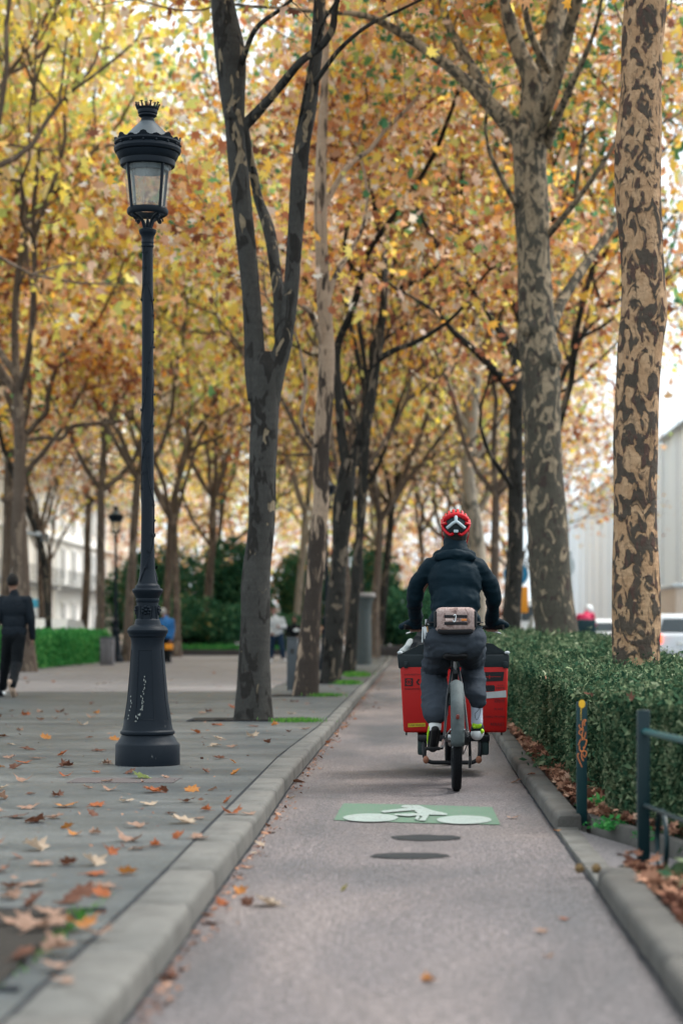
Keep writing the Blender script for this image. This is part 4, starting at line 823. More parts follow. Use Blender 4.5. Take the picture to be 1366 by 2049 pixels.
plantlet('leafy weed growing from the litter behind the raised near kerb', (1.12, 7.6, .07), 90, 1, .06); plantlet('leafy weed at the foot of the green fence', (1.26, 7.1, .07), 120, 2, .06); plantlet('weed hanging over the far raised kerb', (.96, 14.0, .08), 160, 3, .035)
# blurred bush at the right picture edge
shrub('e3', 44, .55, .8, .62, 9000, .05, HEDG, 8); place_shrub('e3', 1.85, 8.3, 0, 1., 'small dark bush behind the green metal fence at the right edge', 'bushes in the right planting bed', 'bush', 'bush', .05)
# left hedge and raised bed
def block_hedge(label, x0, x1, y0, y1, h, mat, n, size, seed, z=.1, nm='clipped_hedge', group='hedges on the left'):
    t = thing(nm, label, 'hedge', ((x0+x1)/2, y0, z), group); mb = MB(); mb.box(((x0+x1)/2, (y0+y1)/2, z+h/2-.06), (x1-x0-.14, y1-y0-.14, h-.06)); mb.build('stem', M('hedge_core_green', (.02, .05, .02), .95), t)
    r = np.random.RandomState(seed); p = np.c_[r.uniform(x0, x1, n), r.uniform(y0, y1, n), r.uniform(0, h, n)]; s = r.randint(0, 3, n)
    p[s == 0, 2] = h; p[s == 1, 0] = np.where(r.uniform(size=(s == 1).sum()) < .8, x1, x0); p[s == 2, 1] = np.where(r.uniform(size=(s == 2).sum()) < .8, y0, y1)
    p += r.normal(size=p.shape)*.06; p[:, 2] = np.abs(p[:, 2])+z; v, f = leaves_np(r, p, size, LEAF1, .1); link('foliage', npmesh('foliage', v, f), mat, t, smooth=False); return t
block_hedge('bright green clipped hedge between the far left tree and the grey cabinet', -10.4, -9.35, 49.5, 62, .85, LAWN, 26000, .09, 3)
block_hedge('dark green hedge end at the left picture edge behind the walking man', -12.2, -10.0, 46, 49, .95, LAWN, 9000, .09, 4)
block_hedge('strip of bright grass like ground cover at the foot of the dark evergreens', -9.6, -5.4, 77.4, 79.5, .28, LAWN, 16000, .08, 5, nm='ground_cover_hedge')
mb = MB(); mb.rbox((-7.4, 77.0, .2), (5.0, .3, .24), .03); mb.rbox((-1.2, 74.5, .28), (1.9, .3, .42), .04); tag(mb.build('raised_bed_wall', M('bed_wall', (.06, .055, .055), .9)), 'low dark raised bed wall at the end of the promenade and lane', 'bed wall')
t_ = bpy.data.objects['raised_bed_wall']; 
# ================================================================ STREET LAMPS
PAINT = None
m, n, o = nt('dark_lamp_paint'); co = coords(n, (1, 1, .5)); base_ = mixc(n, noise_(n, co, 5, 4), (.004, .008, .013), (.010, .015, .022))
sc_ = step_(n, noise_(n, coords(n, (1, 1, .35)), 26, 6, .75), .70, .03); sp_ = N(n, 'ShaderNodeSeparateXYZ'); n.links.new(coords(n), sp_.inputs[0])
lo_ = N(n, 'ShaderNodeMapRange'); lo_.inputs[1].default_value = .85; lo_.inputs[2].default_value = .5; n.links.new(sp_.outputs[2], lo_.inputs[0])
mm = math_(n, 'MULTIPLY', sc_, math_(n, 'MULTIPLY', lo_.outputs[0], .55)); dust = step_(n, noise_(n, co, 60, 4, .8), .72, .05)
col = mixc(n, math_(n, 'MULTIPLY', dust, .25), mixc(n, mm, base_, (.45, .47, .45)), (.2, .22, .24))
prin(n, o, col, .5, .0, .14, noise_(n, co, 70, 4), .25, .003); PAINT = m
GLASS = glass('lamp_glass', (.93, .96, .96), .06, .10); INNER = M('lamp_reflector', (.55, .52, .45), .5); ZINC = M('lamp_zinc', (.085, .10, .11), .45, .0, var=.2)
SPX = .003545
def zp(y): return 1.05+(1262-y)*SPX-.10
def lamp(loc, label, detail=True):
    t = thing('street_lamp', label, 'street lamp', (0, 0, 0), 'cast iron street lamps of the promenade')
    def lt(prof, nm, mat, n=40, ang=30):
        mb = MB(); mb.lathe([(r*SPX, zp(y)) for y, r in prof], n); return mb.build(nm, mat, t, angle=ang)
    b = lt([(1533, 64), (1528, 64.5), (1490, 64), (1487, 62.5), (1485, 60), (1480, 57), (1474, 53), (1470, 51), (1468, 54), (1466, 54.5), (1463, 54), (1460, 50.5), (1450, 48), (1440, 47), (1400, 41), (1350, 36.5), (1300, 33), (1284, 32.5), (1280, 33.5), (1276, 34), (1273, 37), (1269, 38)], 'base', PAINT)
    b2 = lt([(1269, 38), (1266, 40), (1261, 40.5), (1256, 38), (1252, 33), (1250, 27), (1246, 25.5), (1242, 25), (1239, 23.5), (1238, 22), (1206, 21.5), (1204, 23), (1200, 23.5), (1197, 23), (1195, 24.5), (1189, 27), (1185, 30), (1181, 30.5), (1178, 29), (1177, 25), (1172, 24), (1170, 22), (1168, 20), (1160, 18), (1150, 16), (1140, 15)], 'collar', PAINT)
    pole = lt([(1140, 15), (1120, 14), (1080, 13), (1000, 12.5), (800, 11.8), (600, 11), (500, 10.6), (496, 10.6), (494, 12.5), (491, 12.7), (489, 11.4), (486, 12.6), (484, 12.4), (482, 11.6), (472, 13), (468, 16), (465, 17.2), (461, 17.3), (459, 15), (457, 10), (456, 0.5)], 'pole', PAINT)
    if detail:
        # relief: panel mouldings, rosettes, ivy winding up the pole
        for k in range(4):
            a = k*math.pi/2-math.pi/2; 
            def sp(y, da, r0): q = a+da; return (r0*SPX*math.cos(q), r0*SPX*math.sin(q), zp(y))
            for (w1_, w2_, ya, yb, ra, rb) in ((.50, .50, 1448, 1290, 47.8, 33.0), (.42, .42, 1438, 1300, 46.6, 33.4)):
                mb = MB(); pts = [sp(ya, -w1_, ra)]+[sp(ya+(yb-ya)*i/12, -w1_+(w1_-w2_)*i/12, float(np.interp(ya+(yb-ya)*i/12, [1300, 1350, 1400, 1440, 1450], [33.2, 36.7, 41.2, 47, 48]))) for i in range(13)]+[sp(yb, -w2_+2*w2_*i/8, rb) for i in range(9)]+[sp(yb+(ya-yb)*i/12, w2_, float(np.interp(yb+(ya-yb)*i/12, [1300, 1350, 1400, 1440, 1450], [33.2, 36.7, 41.2, 47, 48]))) for i in range(13)]+[sp(ya, w1_-2*w1_*i/8, ra) for i in range(9)]
                mb.tube(pts, .0026, 5); mb.build('panel_moulding', PAINT, b)
            mb = MB(); c = Vector(sp(1221, 0, 22)); d = Vector((math.cos(a), math.sin(a), 0)); u = Vector((-math.sin(a), math.cos(a), 0))
            for j in range(7):
                q = j*6.283/7; mb.ell(c+u*math.cos(q)*.024+Vector((0, 0, math.sin(q)*.024)), .012, nu=8, nv=6)
            mb.ell(c+d*.006, .013, nu=8, nv=6); mb.build('rosette', PAINT, b2)
            mb = MB()
            for sgn in (-1, 1): mb.tube([sp(1221+18*math.sin(i*.45), sgn*(.35+.07*i/2), 22) for i in range(9)], .005, 5)
            mb.build('scroll_relief', PAINT, b2)
        rs = random.Random(4); mb = MB()
        for ph, dr in ((0, 1), (2.4, -1), (4.2, 1)):
            pts = []; 
            for i in range(150):
                y = 1165-i*4.5; r_ = float(np.interp(y, [480, 1000, 1120, 1170], [10.8, 12.7, 14.4, 20]))*SPX; q = ph+dr*i*.075+.3*math.sin(i*.2+ph); pts.append((r_*math.cos(q), r_*math.sin(q), zp(y)))
            mb.tube(pts, .0042, 5)
            for i in range(6, 148, 7):
                p = Vector(pts[i]); nrm = Vector((p.x, p.y, 0)).normalized(); tn = Vector((-nrm.y, nrm.x, 0))*rs.choice((-1, 1)); d = (tn*.8+Vector((0, 0, rs.uniform(.2, 1)))).normalized(); l = rs.uniform(.02, .034) if i > 24 else .042
                q = p+nrm*.002; s_ = d.cross(nrm)*l*.32; mb.add([q, q+d*l*.5+s_+nrm*.004, q+d*l+nrm*.001, q+d*l*.5-s_+nrm*.004], [(0, 1, 2, 3)]); mb.add([q+nrm*.003, q+d*l*.5+s_*.5+nrm*.007, q+d*l*.95+nrm*.004, q+d*l*.5-s_*.5+nrm*.007], [(0, 1, 2, 3)])
        mb.build('ivy_relief', PAINT, pole, angle=None)
    if detail:
        mb = MB(); rs = random.Random(12); rr_ = lambda y: float(np.interp(y, [1300, 1350, 1400, 1440, 1450], [33.4, 37.0, 41.5, 47.4, 48.2]))
        for x0, y0, y1, k in ((292, 1352, 1420, 14), (286, 1400, 1428, 6), (263, 1390, 1442, 7), (277, 1428, 1444, 5)):
            for i in range(k):
                y = y0+(y1-y0)*i/k+rs.uniform(-2, 2); xp = x0-(y-y0)*.12+rs.gauss(0, 2.2)-291; l = rs.uniform(2, 6)
                pts = []
                for q in (0, .5, 1): yy = y+l*q; r_ = rr_(yy); xq = xp+rs.uniform(-.8, .8); pts.append((xq*SPX, -math.sqrt(max(1, r_*r_-xq*xq))*SPX, zp(yy)))
                mb.tube(pts, [.0016, .0030*rs.uniform(.6, 1.3), .001], 5)
        mb.build('paint_drips', M('old_white_paint', (.38, .40, .37), .7, var=.3), b)
    lan = lt([(431, 37), (429, 39.5), (426, 41), (420, 41), (417, 39), (417, 35.5), (421, 34), (429, 34), (431, 37)], 'bottom_ring', PAINT)
    for k in range(4):
        a = math.pi/4+k*math.pi/2; u = Vector((math.cos(a), math.sin(a), 0)); mb = MB()
        mb.tube([Vector((0, 0, zp(463)))+u*7*SPX, Vector((0, 0, zp(452)))+u*9*SPX, Vector((0, 0, zp(441)))+u*14*SPX, Vector((0, 0, zp(434)))+u*24*SPX, Vector((0, 0, zp(430)))+u*36*SPX], [.014, .012, .011, .011, .010], 8)
        cc = Vector((0, 0, zp(438)))+u*31*SPX
        mb.tube([cc+u*math.cos(q/3)*(.028-.0022*q*.4)+Vector((0, 0, math.sin(q/3)*(.028-.0022*q*.4))) for q in range(0, 26)], .0055, 6); mb.ell(cc, .012, nu=8, nv=6)
        mb.build('scroll_bracket', PAINT, t)
    mb = MB(); mb.lathe([(.002, zp(435)), (.007, zp(437)), (.012, zp(444)), (.016, zp(452)), (.02, zp(460))], 12); mb.build('finial_spike', PAINT, t)
    g = lt([(417, 38.5), (325, 49.5)], 'glass_pane', GLASS, 48)
    mb = MB()
    for k in range(4):
        a = math.pi/4+k*math.pi/2; mb = MB(); u = Vector((math.cos(a), math.sin(a), 0)); mb.tube([Vector((0, 0, zp(420)))+u*39.5*SPX, Vector((0, 0, zp(322)))+u*50.5*SPX], [.0105, .0115], 6); mb.build('mullion', PAINT, t)
    lt([(326, 46), (328, 44), (343, 42), (344, 40), (330, 20), (327, 5)], 'reflector', M('lamp_inner_dark', (.03, .05, .06), .4), 32)
    lt([(343, 36), (352, 36), (400, 31), (410, 30)], 'inner_diffuser', glass('frosted_diffuser', (.90, .84, .74), .5, .28), 32)
    lt([(335, 50), (333, 54), (326, 55), (322, 54.5), (320, 57), (315, 60), (310, 62), (308, 61), (306, 65), (301, 67), (296, 66), (293, 62), (291, 64), (288, 66), (284, 65), (281, 60), (280, 50)], 'cornice', PAINT, 48)
    # gallery of palmettes round the roof edge
    mb = MB(); nn = 16
    for k in range(nn):
        a = k*2*math.pi/nn; big = k % 2 == 0; h = (13 if big else 8); w = 2*math.pi/nn*.5
        row = [(-1, 0), (-.95, .45), (-.6, .55), (-.42, .85), (0, 1.), (.42, .85), (.6, .55), (.95, .45), (1, 0)]
        vs = []
        for (s_, q) in row:
            for rr in (62.5, 64.5): ag = a+s_*w; rad = (rr+q*2.5)*SPX; vs.append((rad*math.cos(ag), rad*math.sin(ag), zp(288)+q*h*SPX))
        fs = []
        for i in range(len(row)-1): fs += [(2*i, 2*i+1, 2*i+3, 2*i+2)]
        fs += [tuple(range(0, 2*len(row), 2)), tuple(range(2*len(row)-1, 0, -2))]; mb.add(vs, fs)
        mb.ell((65*SPX*math.cos(a), 65*SPX*math.sin(a), zp(293)), .010, nu=8, nv=6)
    mb.build('gallery', PAINT, t, angle=30)
    lt([(281, 60), (279, 56), (277, 47), (274, 44), (265, 36), (255, 26), (249, 20), (246, 16), (244, 15.5)], 'roof', ZINC, 40)
    lt([(244, 15.5), (243, 14), (241, 13.5), (236, 12.5), (234, 16), (232, 18.5), (229, 17.5), (227, 19.5), (222, 20), (219, 19), (217, 20.5), (216, 18)], 'chimney', PAINT, 32)
    mb = MB()
    for k in range(16):
        a = k*math.pi/8; u = Vector((math.cos(a), math.sin(a), 0)); v_ = Vector((-math.sin(a), math.cos(a), 0)); p0 = u*19.5*SPX+Vector((0, 0, zp(219))); hh = 12 if k % 2 else 9
        p1 = u*24*SPX+Vector((0, 0, zp(219-hh))); mb.tube([p0, p0.lerp(p1, .6), p1], [.008, .006, .004], 5); mb.tube([p1-v_*.010, p1+v_*.010], .0045, 5)
    mb.tube([(19.8*SPX*math.cos(i*.2618), 19.8*SPX*math.sin(i*.2618), zp(217)) for i in range(25)], .0055, 6, cap=False)
    mb.build('crown_finial', PAINT, t)
    t.location = loc
    return t
L1 = lamp((-1.866, 14.18, .10), 'tall dark cast iron street lamp nearest the camera, white scratches on its base')
PAINT_KEEP = PAINT
L2 = dup(L1, (-2.03, 48, .1), label='dark street lamp seen between the second and third kerbside trunks')
L3 = dup(L1, (-2.1, 79, .1), label='farthest street lamp left of the trunk behind the flared column')
L4 = dup(L1, (-8.85, 60, .1), label='distant street lamp beside the grey cabinet at the left')
L5 = dup(L1, (-8.6, 86, .1), label='far street lamp against the dark evergreens, left of the smooth grey trunk')
# ================================================================ POSTS, BOLLARD, COLUMN, CABINET, SIGNS
GREENP = M('green_post_paint', (.004, .030, .034), .5, var=.15, bs=.1)
GREENF = M('green_fence_paint', (.003, .018, .022), .4, var=.15, bs=.1)
ORP = M('orange_spray_paint', (.80, .24, .07), .6); YLP = M('yellow_spray_paint', (.75, .42, .03), .6)
Yp = 3960/(1637-VY)+.0; pb = P(1163, 1637, Yp); pb.z = .04
t = thing('green_post', 'slim dark green post with orange graffiti scrawl and a yellow dot', 'post', tuple(pb))
zt = EYE-(1404-VY)/FOC*Yp; pxw = Yp/FOC
mb = MB(); mb.rbox((pb.x, Yp, (zt+.02)/2+.0), (21*pxw, .012+.02, zt-.02), .004); mb.build('post_body', GREENP, t)
def zg(q): return (1120+q[0]/7.32, 1380+q[1]/7.32)
yf = Yp-.0165
def graf(nm, strokes, mat, w):
    mb = MB()
    for s_ in strokes:
        pts = []
        for q in smoothpath(s_, 4): x, y = zg(q); p = P(x, y, yf); pts.append((p.x, yf-.0012, p.z))
        mb.tube(pts, w, 6, flat=1.)
    return mb.build(nm, mat, t)
graf('graffiti_scrawl', [[(360, 530), (350, 480), (375, 450), (355, 440), (330, 470), (325, 530), (335, 590), (320, 650), (325, 740)], [(285, 510), (275, 545), (300, 565), (320, 580), (285, 600), (275, 640), (305, 660), (330, 700)], [(370, 620), (360, 690), (340, 720), (385, 740), (378, 790), (350, 860)], [(300, 725), (265, 815)], [(285, 820), (285, 880), (330, 910), (345, 860), (330, 840)], [(280, 935), (255, 950), (265, 1010), (300, 1090), (320, 1135)], [(290, 900), (320, 900), (370, 900), (385, 940), (355, 990), (330, 940)], [(315, 920), (310, 980), (342, 1045)]], ORP, .0022)
mb = MB(); c = P(*zg((318, 210)), yf); mb.ell((c.x, yf, c.z), (.0175, .0012, .0225), nu=20); q1, q2 = P(*zg((305, 250)), yf), P(*zg((304, 450)), yf); mb.tube([(q1.x, yf-.001, q1.z), (q2.x, yf-.001, q2.z)], [.0026, .0012], 6); mb.build('yellow_paint_blob', YLP, t)
# fence
Yf = 8.63; fb = P(1286, 1755, Yf); t = thing('metal_fence', 'dark green tubular metal fence with a round hoop at the right edge', 'fence', (fb.x, Yf, .03))
z1 = EYE-(1425-VY)/FOC*Yf; wpx = Yf/FOC
mb = MB(); mb.rbox((fb.x, Yf, (z1+.02)/2), (25*wpx, .045, z1-.0), .006); mb.build('post_body', GREENF, t)
zr = EYE-(1463-VY)/FOC*Yf; mb = MB(); mb.tube([(fb.x, Yf, zr), (fb.x+.075, 7.9, zr), (fb.x+.20, 6.6, zr-.0), (fb.x+.32, 5.4, zr)], .014, 10); mb.build('rail', M('teal_rail_paint', (.004, .065, .07), .35, var=.1), t)
mb = MB(); pts = []
for k in range(3):
    for i in range(25):
        a = -math.pi/2+i*2*math.pi/24; cy_, cz_ = Yf-.20-.42*k, .16; pts = pts or []
    ring = [(fb.x+.035+.07*k+.02, cy_+.16*math.cos(i*2*math.pi/24), cz_+.13*math.sin(i*2*math.pi/24)) for i in range(25)]
    mb = MB(); mb.tube(ring, .011, 8, cap=False); mb.build('hoop', GREENF, t)
zl = .30; mb = MB(); mb.tube([(fb.x, Yf, zl), (fb.x+.32, 5.4, zl)], .010, 8); mb.build('lower_rail', GREENF, t)
mb = MB(); mb.rbox((fb.x+.33, 5.35, .36), (.05, .05, .7), .006); mb.build('post_body', GREENF, t)
# grey square bollard
CON = M('grey_metal_casing', (.07, .08, .088), .6, var=.12)
b = G(585, 1380, .1); t = thing('square_bollard', 'plain grey square bollard left of the cream and brown trunk', 'bollard', tuple(b))
mb = MB(); mb.rbox((b.x, b.y, .1+.41), (.17, .17, .82), .012); mb.build('casing', CON, t); mb = MB(); mb.rbox((b.x, b.y, .1+.83), (.185, .185, .03), .006); mb.build('cap', CON, t)
mb = MB(); mb.box((b.x, b.y-.0865, .72), (.06, .003, .08)); mb.build('plate', M('dark_plate', (.03, .03, .03), .5), t)
# flared column
b = G(727, 1330, .1); t = thing('flared_column', 'grey stone column that flares into a wide flat cap', 'column', tuple(b)); k = b.y/FOC
STN = M('column_stone', (.075, .09, .09), .75, var=.2, bs=.3); mb = MB(); 
mb.lathe([(16*k, .05), (16*k, .25), (15.5*k, .8), (15*k, 1.3), (15.5*k, 1.6), (17*k, 1.8), (20*k, 1.93), (23*k, 2.0)], 16, (b.x, b.y, 0)); mb.build('shaft', STN, t, angle=20)
mb = MB(); mb.lathe([(22*k, 1.99), (24*k, 2.0), (24.5*k, 2.08), (22*k, 2.10), (.01, 2.10)], 32, (b.x, b.y, 0)); mb.build('cap', M('column_cap', (.30, .28, .27), .8), t)
mb = MB(); mb.box((b.x+.13, b.y-.155, 1.55), (.05, .012, .10), rz=.5); mb.build('sticker', M('pink_sticker', (.7, .12, .25), .6), t)
# cabinet beside lamp 4
b = G(213, 1331, .1); t = thing('utility_cabinet', 'grey cabinet covered in scribbles beside the far left street lamp', 'cabinet', tuple(b)); k = b.y/FOC
m, n_, o_ = nt('scribbled_grey'); co_ = coords(n_, (1, 1, 1)); s_ = step_(n_, noise_(n_, co_, 4.5, 5, .7, 1.5), .57, .02); prin(n_, o_, mixc(n_, s_, (.17, .16, .17), (.05, .05, .055)), .6)
mb = MB(); mb.rbox((b.x, b.y+.2, .1+.37), (26*k, .4, .74), .03); mb.build('casing', m, t); mb = MB(); mb.rbox((b.x, b.y+.2, .1+.76), (27.5*k, .44, .05), .015); mb.build('lid', CON, t)
mb = MB(); mb.box((b.x, b.y-.003, .47), (.01, .006, .66)); mb.build('door_gap', JT, t)
# camera bracket on the far left tree
t = thing('floodlight_bracket', 'grey tubular arm with a cluster of small floodlights fixed to the far left trunk', 'floodlight', tuple(P(62, 1068, 50)))
WP = M('galvanised_metal', (.42, .45, .46), .4); mb = MB(); mb.tube([P(38, 1062, 49.4), P(62, 1068, 49.4), P(84, 1071, 49.4)], .035, 8); mb.build('arm', WP, t)
for dx, dy in ((-5, -3), (5, -3), (-4, 5), (5, 6)):
    mb = MB(); c = P(89+dx, 1075+dy, 49.2); mb.lathe([(.0, -.06), (.03, -.06), (.05, .05), (.05, .06), (.0, .06)], 10, c, axis='Y'); mb.build('floodlight', M('floodlight_shell', (.10, .12, .14), .4), t)
for x_ in (40, 78): mb = MB(); mb.box(P(x_, 1067, 49.7), (.05, .5, .08)); mb.build('clamp', WP, t)
# signs
def sign_post(loc, label, disc_z, r, faces, h, post=True):
    t = thing('road_sign', label, 'road sign', loc); mb = MB(); mb.tube([(loc[0], loc[1], 0), (loc[0], loc[1], h)], .035, 10); mb.build('post', WP, t); return t
loc = (2.47, 47.5, .05); t = sign_post(loc, 'round blue road sign with an orange plate below, behind the slim dark trunk', 0, 0, 0, 2.75)
zc = EYE-(1149-VY)/FOC*47.5; xs_ = P(1031, 1149, 47.5).x; mb = MB(); mb.lathe([(0, -.02), (.31, -.02), (.31, .0), (0, 0)], 32, (xs_, 47.46, zc), axis='Y'); mb.build('blue_disc', M('sign_blue', (.01, .20, .38), .35, var=.05), t)
mb = MB(); mb.lathe([(.285, -.024), (.305, -.024)], 32, (xs_, 47.46, zc), axis='Y'); mb.build('white_rim', M('sign_white', (.75, .78, .78), .4), t)
mb = MB(); mb.prism([(xs_+.02, zc-.05), (xs_+.17, zc-.05), (xs_+.17, zc+.05), (xs_+.02, zc+.05)], 47.43, 47.435); mb.prism([(xs_-.02, zc-.12), (xs_-.02, zc+.12), (xs_-.19, zc)], 47.43, 47.435); mb.build('white_arrow', MC['sign_white'], t)
zo = EYE-(1200-VY)/FOC*47.5; mb = MB(); mb.rbox((P(1046, 1200, 47.5).x, 47.45, zo), (.22, .03, .62), .01); mb.build('orange_plate', M('sign_orange', (.85, .32, .03), .5, var=.05), t)
loc = (3.75, 46.5, .05); t = thing('road_sign', 'grey back of a round road sign showing beside the thick forked trunk', 'road sign', loc); mb = MB(); mb.tube([(3.70, 46.5, 0), (3.70, 46.5, 2.9)], .035, 10); mb.build('post', WP, t)
mb = MB(); mb.lathe([(0, .0), (.33, .0), (.33, .02), (0, .03)], 32, (3.47, 46.45, 2.55), axis='Y'); mb.build('disc_back', M('sign_back', (.50, .55, .56), .4), t)
t = thing('road_sign', 'pale blue square sign above a white disc at the far left beyond the hedge', 'road sign', (-13.2, 70, .1)); mb = MB(); mb.tube([(-13.2, 70, 0), (-13.2, 70, 2.2)], .04, 8); mb.build('post', WP, t)
mb = MB(); mb.rbox((-13.2, 69.9, 2.0), (.36, .04, .30), .02); mb.build('blue_panel', M('sign_pale_blue', (.10, .50, .70), .4), t); mb = MB(); mb.lathe([(0, -.02), (.15, -.02), (.15, .02), (0, .02)], 24, (-13.2, 69.9, 1.68), axis='Y'); mb.build('white_disc', MC['sign_white'], t)
# ================================================================ BUILDINGS
CREAM = M('facade_cream', (.88, .84, .78), .85, var=.06, scale=.6); CREAM2 = M('facade_stone', (.86, .85, .83), .85, var=.06, scale=.6); ZR = M('zinc_roof', (.32, .36, .40), .5); PANE = M('window_pane_dark', (.30, .34, .37), .15); TRIM = M('facade_trim', (.88, .86, .83), .8)
def building(x, y0, w, floors, label, mat, face=1, bays=4, fh=3.1):
    t = thing('apartment_building', label, 'building', (x-6*face, y0+w/2, 0), 'pale buildings along the left street'); H = floors*fh+.8
    mb = MB(); mb.box((x-6*face, y0+w/2, H/2), (12, w-.02, H)); mb.build('wall', mat, t, smooth=False)
    mb = MB(); mb.prism([(x-.6*face, H+.25), (x-2.2*face, H+2.6), (x-9.8*face, H+2.6), (x-11.4*face, H+.25)], y0+.1, y0+w-.1, 'Y'); rf = mb.build('roof', ZR, t, smooth=False)
    mb = MB(); mb.box((x-4*face, y0+1, H+3.0), (.8, .7, 1.4)); mb.build('chimney', MC['facade_cream'], rf, smooth=False)
    for f_ in range(floors):
        mb = MB(); mb.box((x+.12*face, y0+w/2, fh*(f_+1)+.55), (.26, w-.06, .22)); mb.build('cornice', TRIM, t, smooth=False)
        for b_ in range(bays):
            yy = y0+w*(b_+.5)/bays; zz = f_*fh+.9+(.9 if f_ else .6); 
            mb = MB(); mb.box((x+.05*face, yy, zz+.35), (.12, 1.35, 2.15)); fr = mb.build('window', TRIM, t, smooth=False)
            mb = MB(); mb.box((x+.105*face, yy-.28, zz+.35), (.03, .46, 1.85)); mb.box((x+.105*face, yy+.28, zz+.35), (.03, .46, 1.85)); mb.build('pane', PANE, fr, smooth=False)
        if f_ in (1, 3):
            mb = MB(); mb.box((x+.35*face, y0+w/2, fh*(f_+0)+.70), (.7, w-.4, .12))
            for i in range(int(w/.35)): mb.box((x+.66*face, y0+.3+i*.35, fh*f_+1.2), (.03, .03, .9))
            mb.box((x+.66*face, y0+w/2, fh*f_+1.66), (.05, w-.4, .05)); mb.build('balcony', M('balcony_iron', (.35, .36, .36), .5), t, smooth=False)
    return t
for i, (y0, w, fl, m_, lb) in enumerate(((62, 14, 5, CREAM2, 'pale stone apartment building nearest at the far left edge'), (76.5, 15, 6, CREAM, 'cream apartment building seen above the head of the walking man'), (92, 14, 5, CREAM2, 'pale apartment building between the two far left trunks'), (106.5, 16, 6, CREAM, 'cream apartment building right of the thin leaning tree'), (123, 16, 5, CREAM2, 'washed out pale building left of the brown trunk by the hedge'), (139.5, 18, 6, CREAM, 'farthest pale building glimpsed beside the far left street lamp'))):
    building(-21.8, y0, w, fl, lb, m_, 1, 4)
# scaffolded building on the right, wrapped in white sheeting
m, n_, o_ = nt('scaffold_sheeting'); co_ = coords(n_, (1, 1, .05)); f_ = noise_(n_, co_, 1.1, 4, .6); f2 = noise_(n_, coords(n_, (1, 1, .12)), 5, 3)
prin(n_, o_, ramp_(n_, f_, [(.35, (.84, .88, .91)), (.6, (.92, .94, .95))]), .6, 0, .4, f2, .25, .03); SHEET = m
t = thing('scaffolded_building', 'building wrapped in pale grey scaffold sheeting across the street at the right', 'building', (20, 120, 0)); X0 = 14.0
Hb = 11.6
mb = MB(); rs = random.Random(2); y = 84.; cols_ = []
while y < 200:
    cols_.append((X0+.10*math.sin(y*1.7)+.06*math.sin(y*4.1)+rs.uniform(-.03, .03), y)); y += .5
mb.add([(a, b_, z_) for z_ in (0.1, Hb) for a, b_ in cols_], [(i, i+1, len(cols_)+i+1, len(cols_)+i) for i in range(len(cols_)-1)])
mb.build('sheeting', SHEET, t, fix=False)
mb = MB(); mb.box((X0+7, 142, Hb/2-.2), (13, 116, Hb-.6)); mb.build('wall', CREAM2, t, smooth=False)
for y in np.arange(86, 200, 6.): mb = MB(); mb.tube([(X0-.18, y, 0), (X0-.18, y, Hb+.8)], .05, 6); mb.build('scaffold_pole', M('scaffold_pole', (.75, .77, .80), .4), t)
for z_ in (11.7,): mb = MB(); mb.tube([(X0-.2, 84, z_), (X0-.2, 200, z_)], .05, 6); mb.build('scaffold_rail', MC['scaffold_pole'], t)
mb = MB(); mb.prism([(X0-.4, Hb), (X0+3.2, Hb+3.4), (X0+9, Hb+3.4), (X0+13, Hb)], 84.2, 112, 'Y'); mb.build('roof', M('pale_roof_sheet', (.62, .67, .70), .4), t, smooth=False)
mb = MB(); mb.prism([(X0-.4, Hb), (X0+3.2, Hb+2.4), (X0+9, Hb+2.4), (X0+13, Hb)], 118, 160, 'Y'); mb.build('roof', MC['pale_roof_sheet'], t, smooth=False)
t = thing('site_cabin', 'beige site cabin standing behind the silver car at the right edge', 'cabin', (11.2, 75, 0)); mb = MB(); mb.rbox((11.3, 76, 1.35), (3.2, 5, 2.6), .05); mb.build('wall', M('cabin_beige', (.60, .50, .42), .7), t); mb = MB(); mb.rbox((11.3, 76, 2.72), (3.4, 5.2, .14), .03); mb.build('roof', MC['pale_roof_sheet'], t)
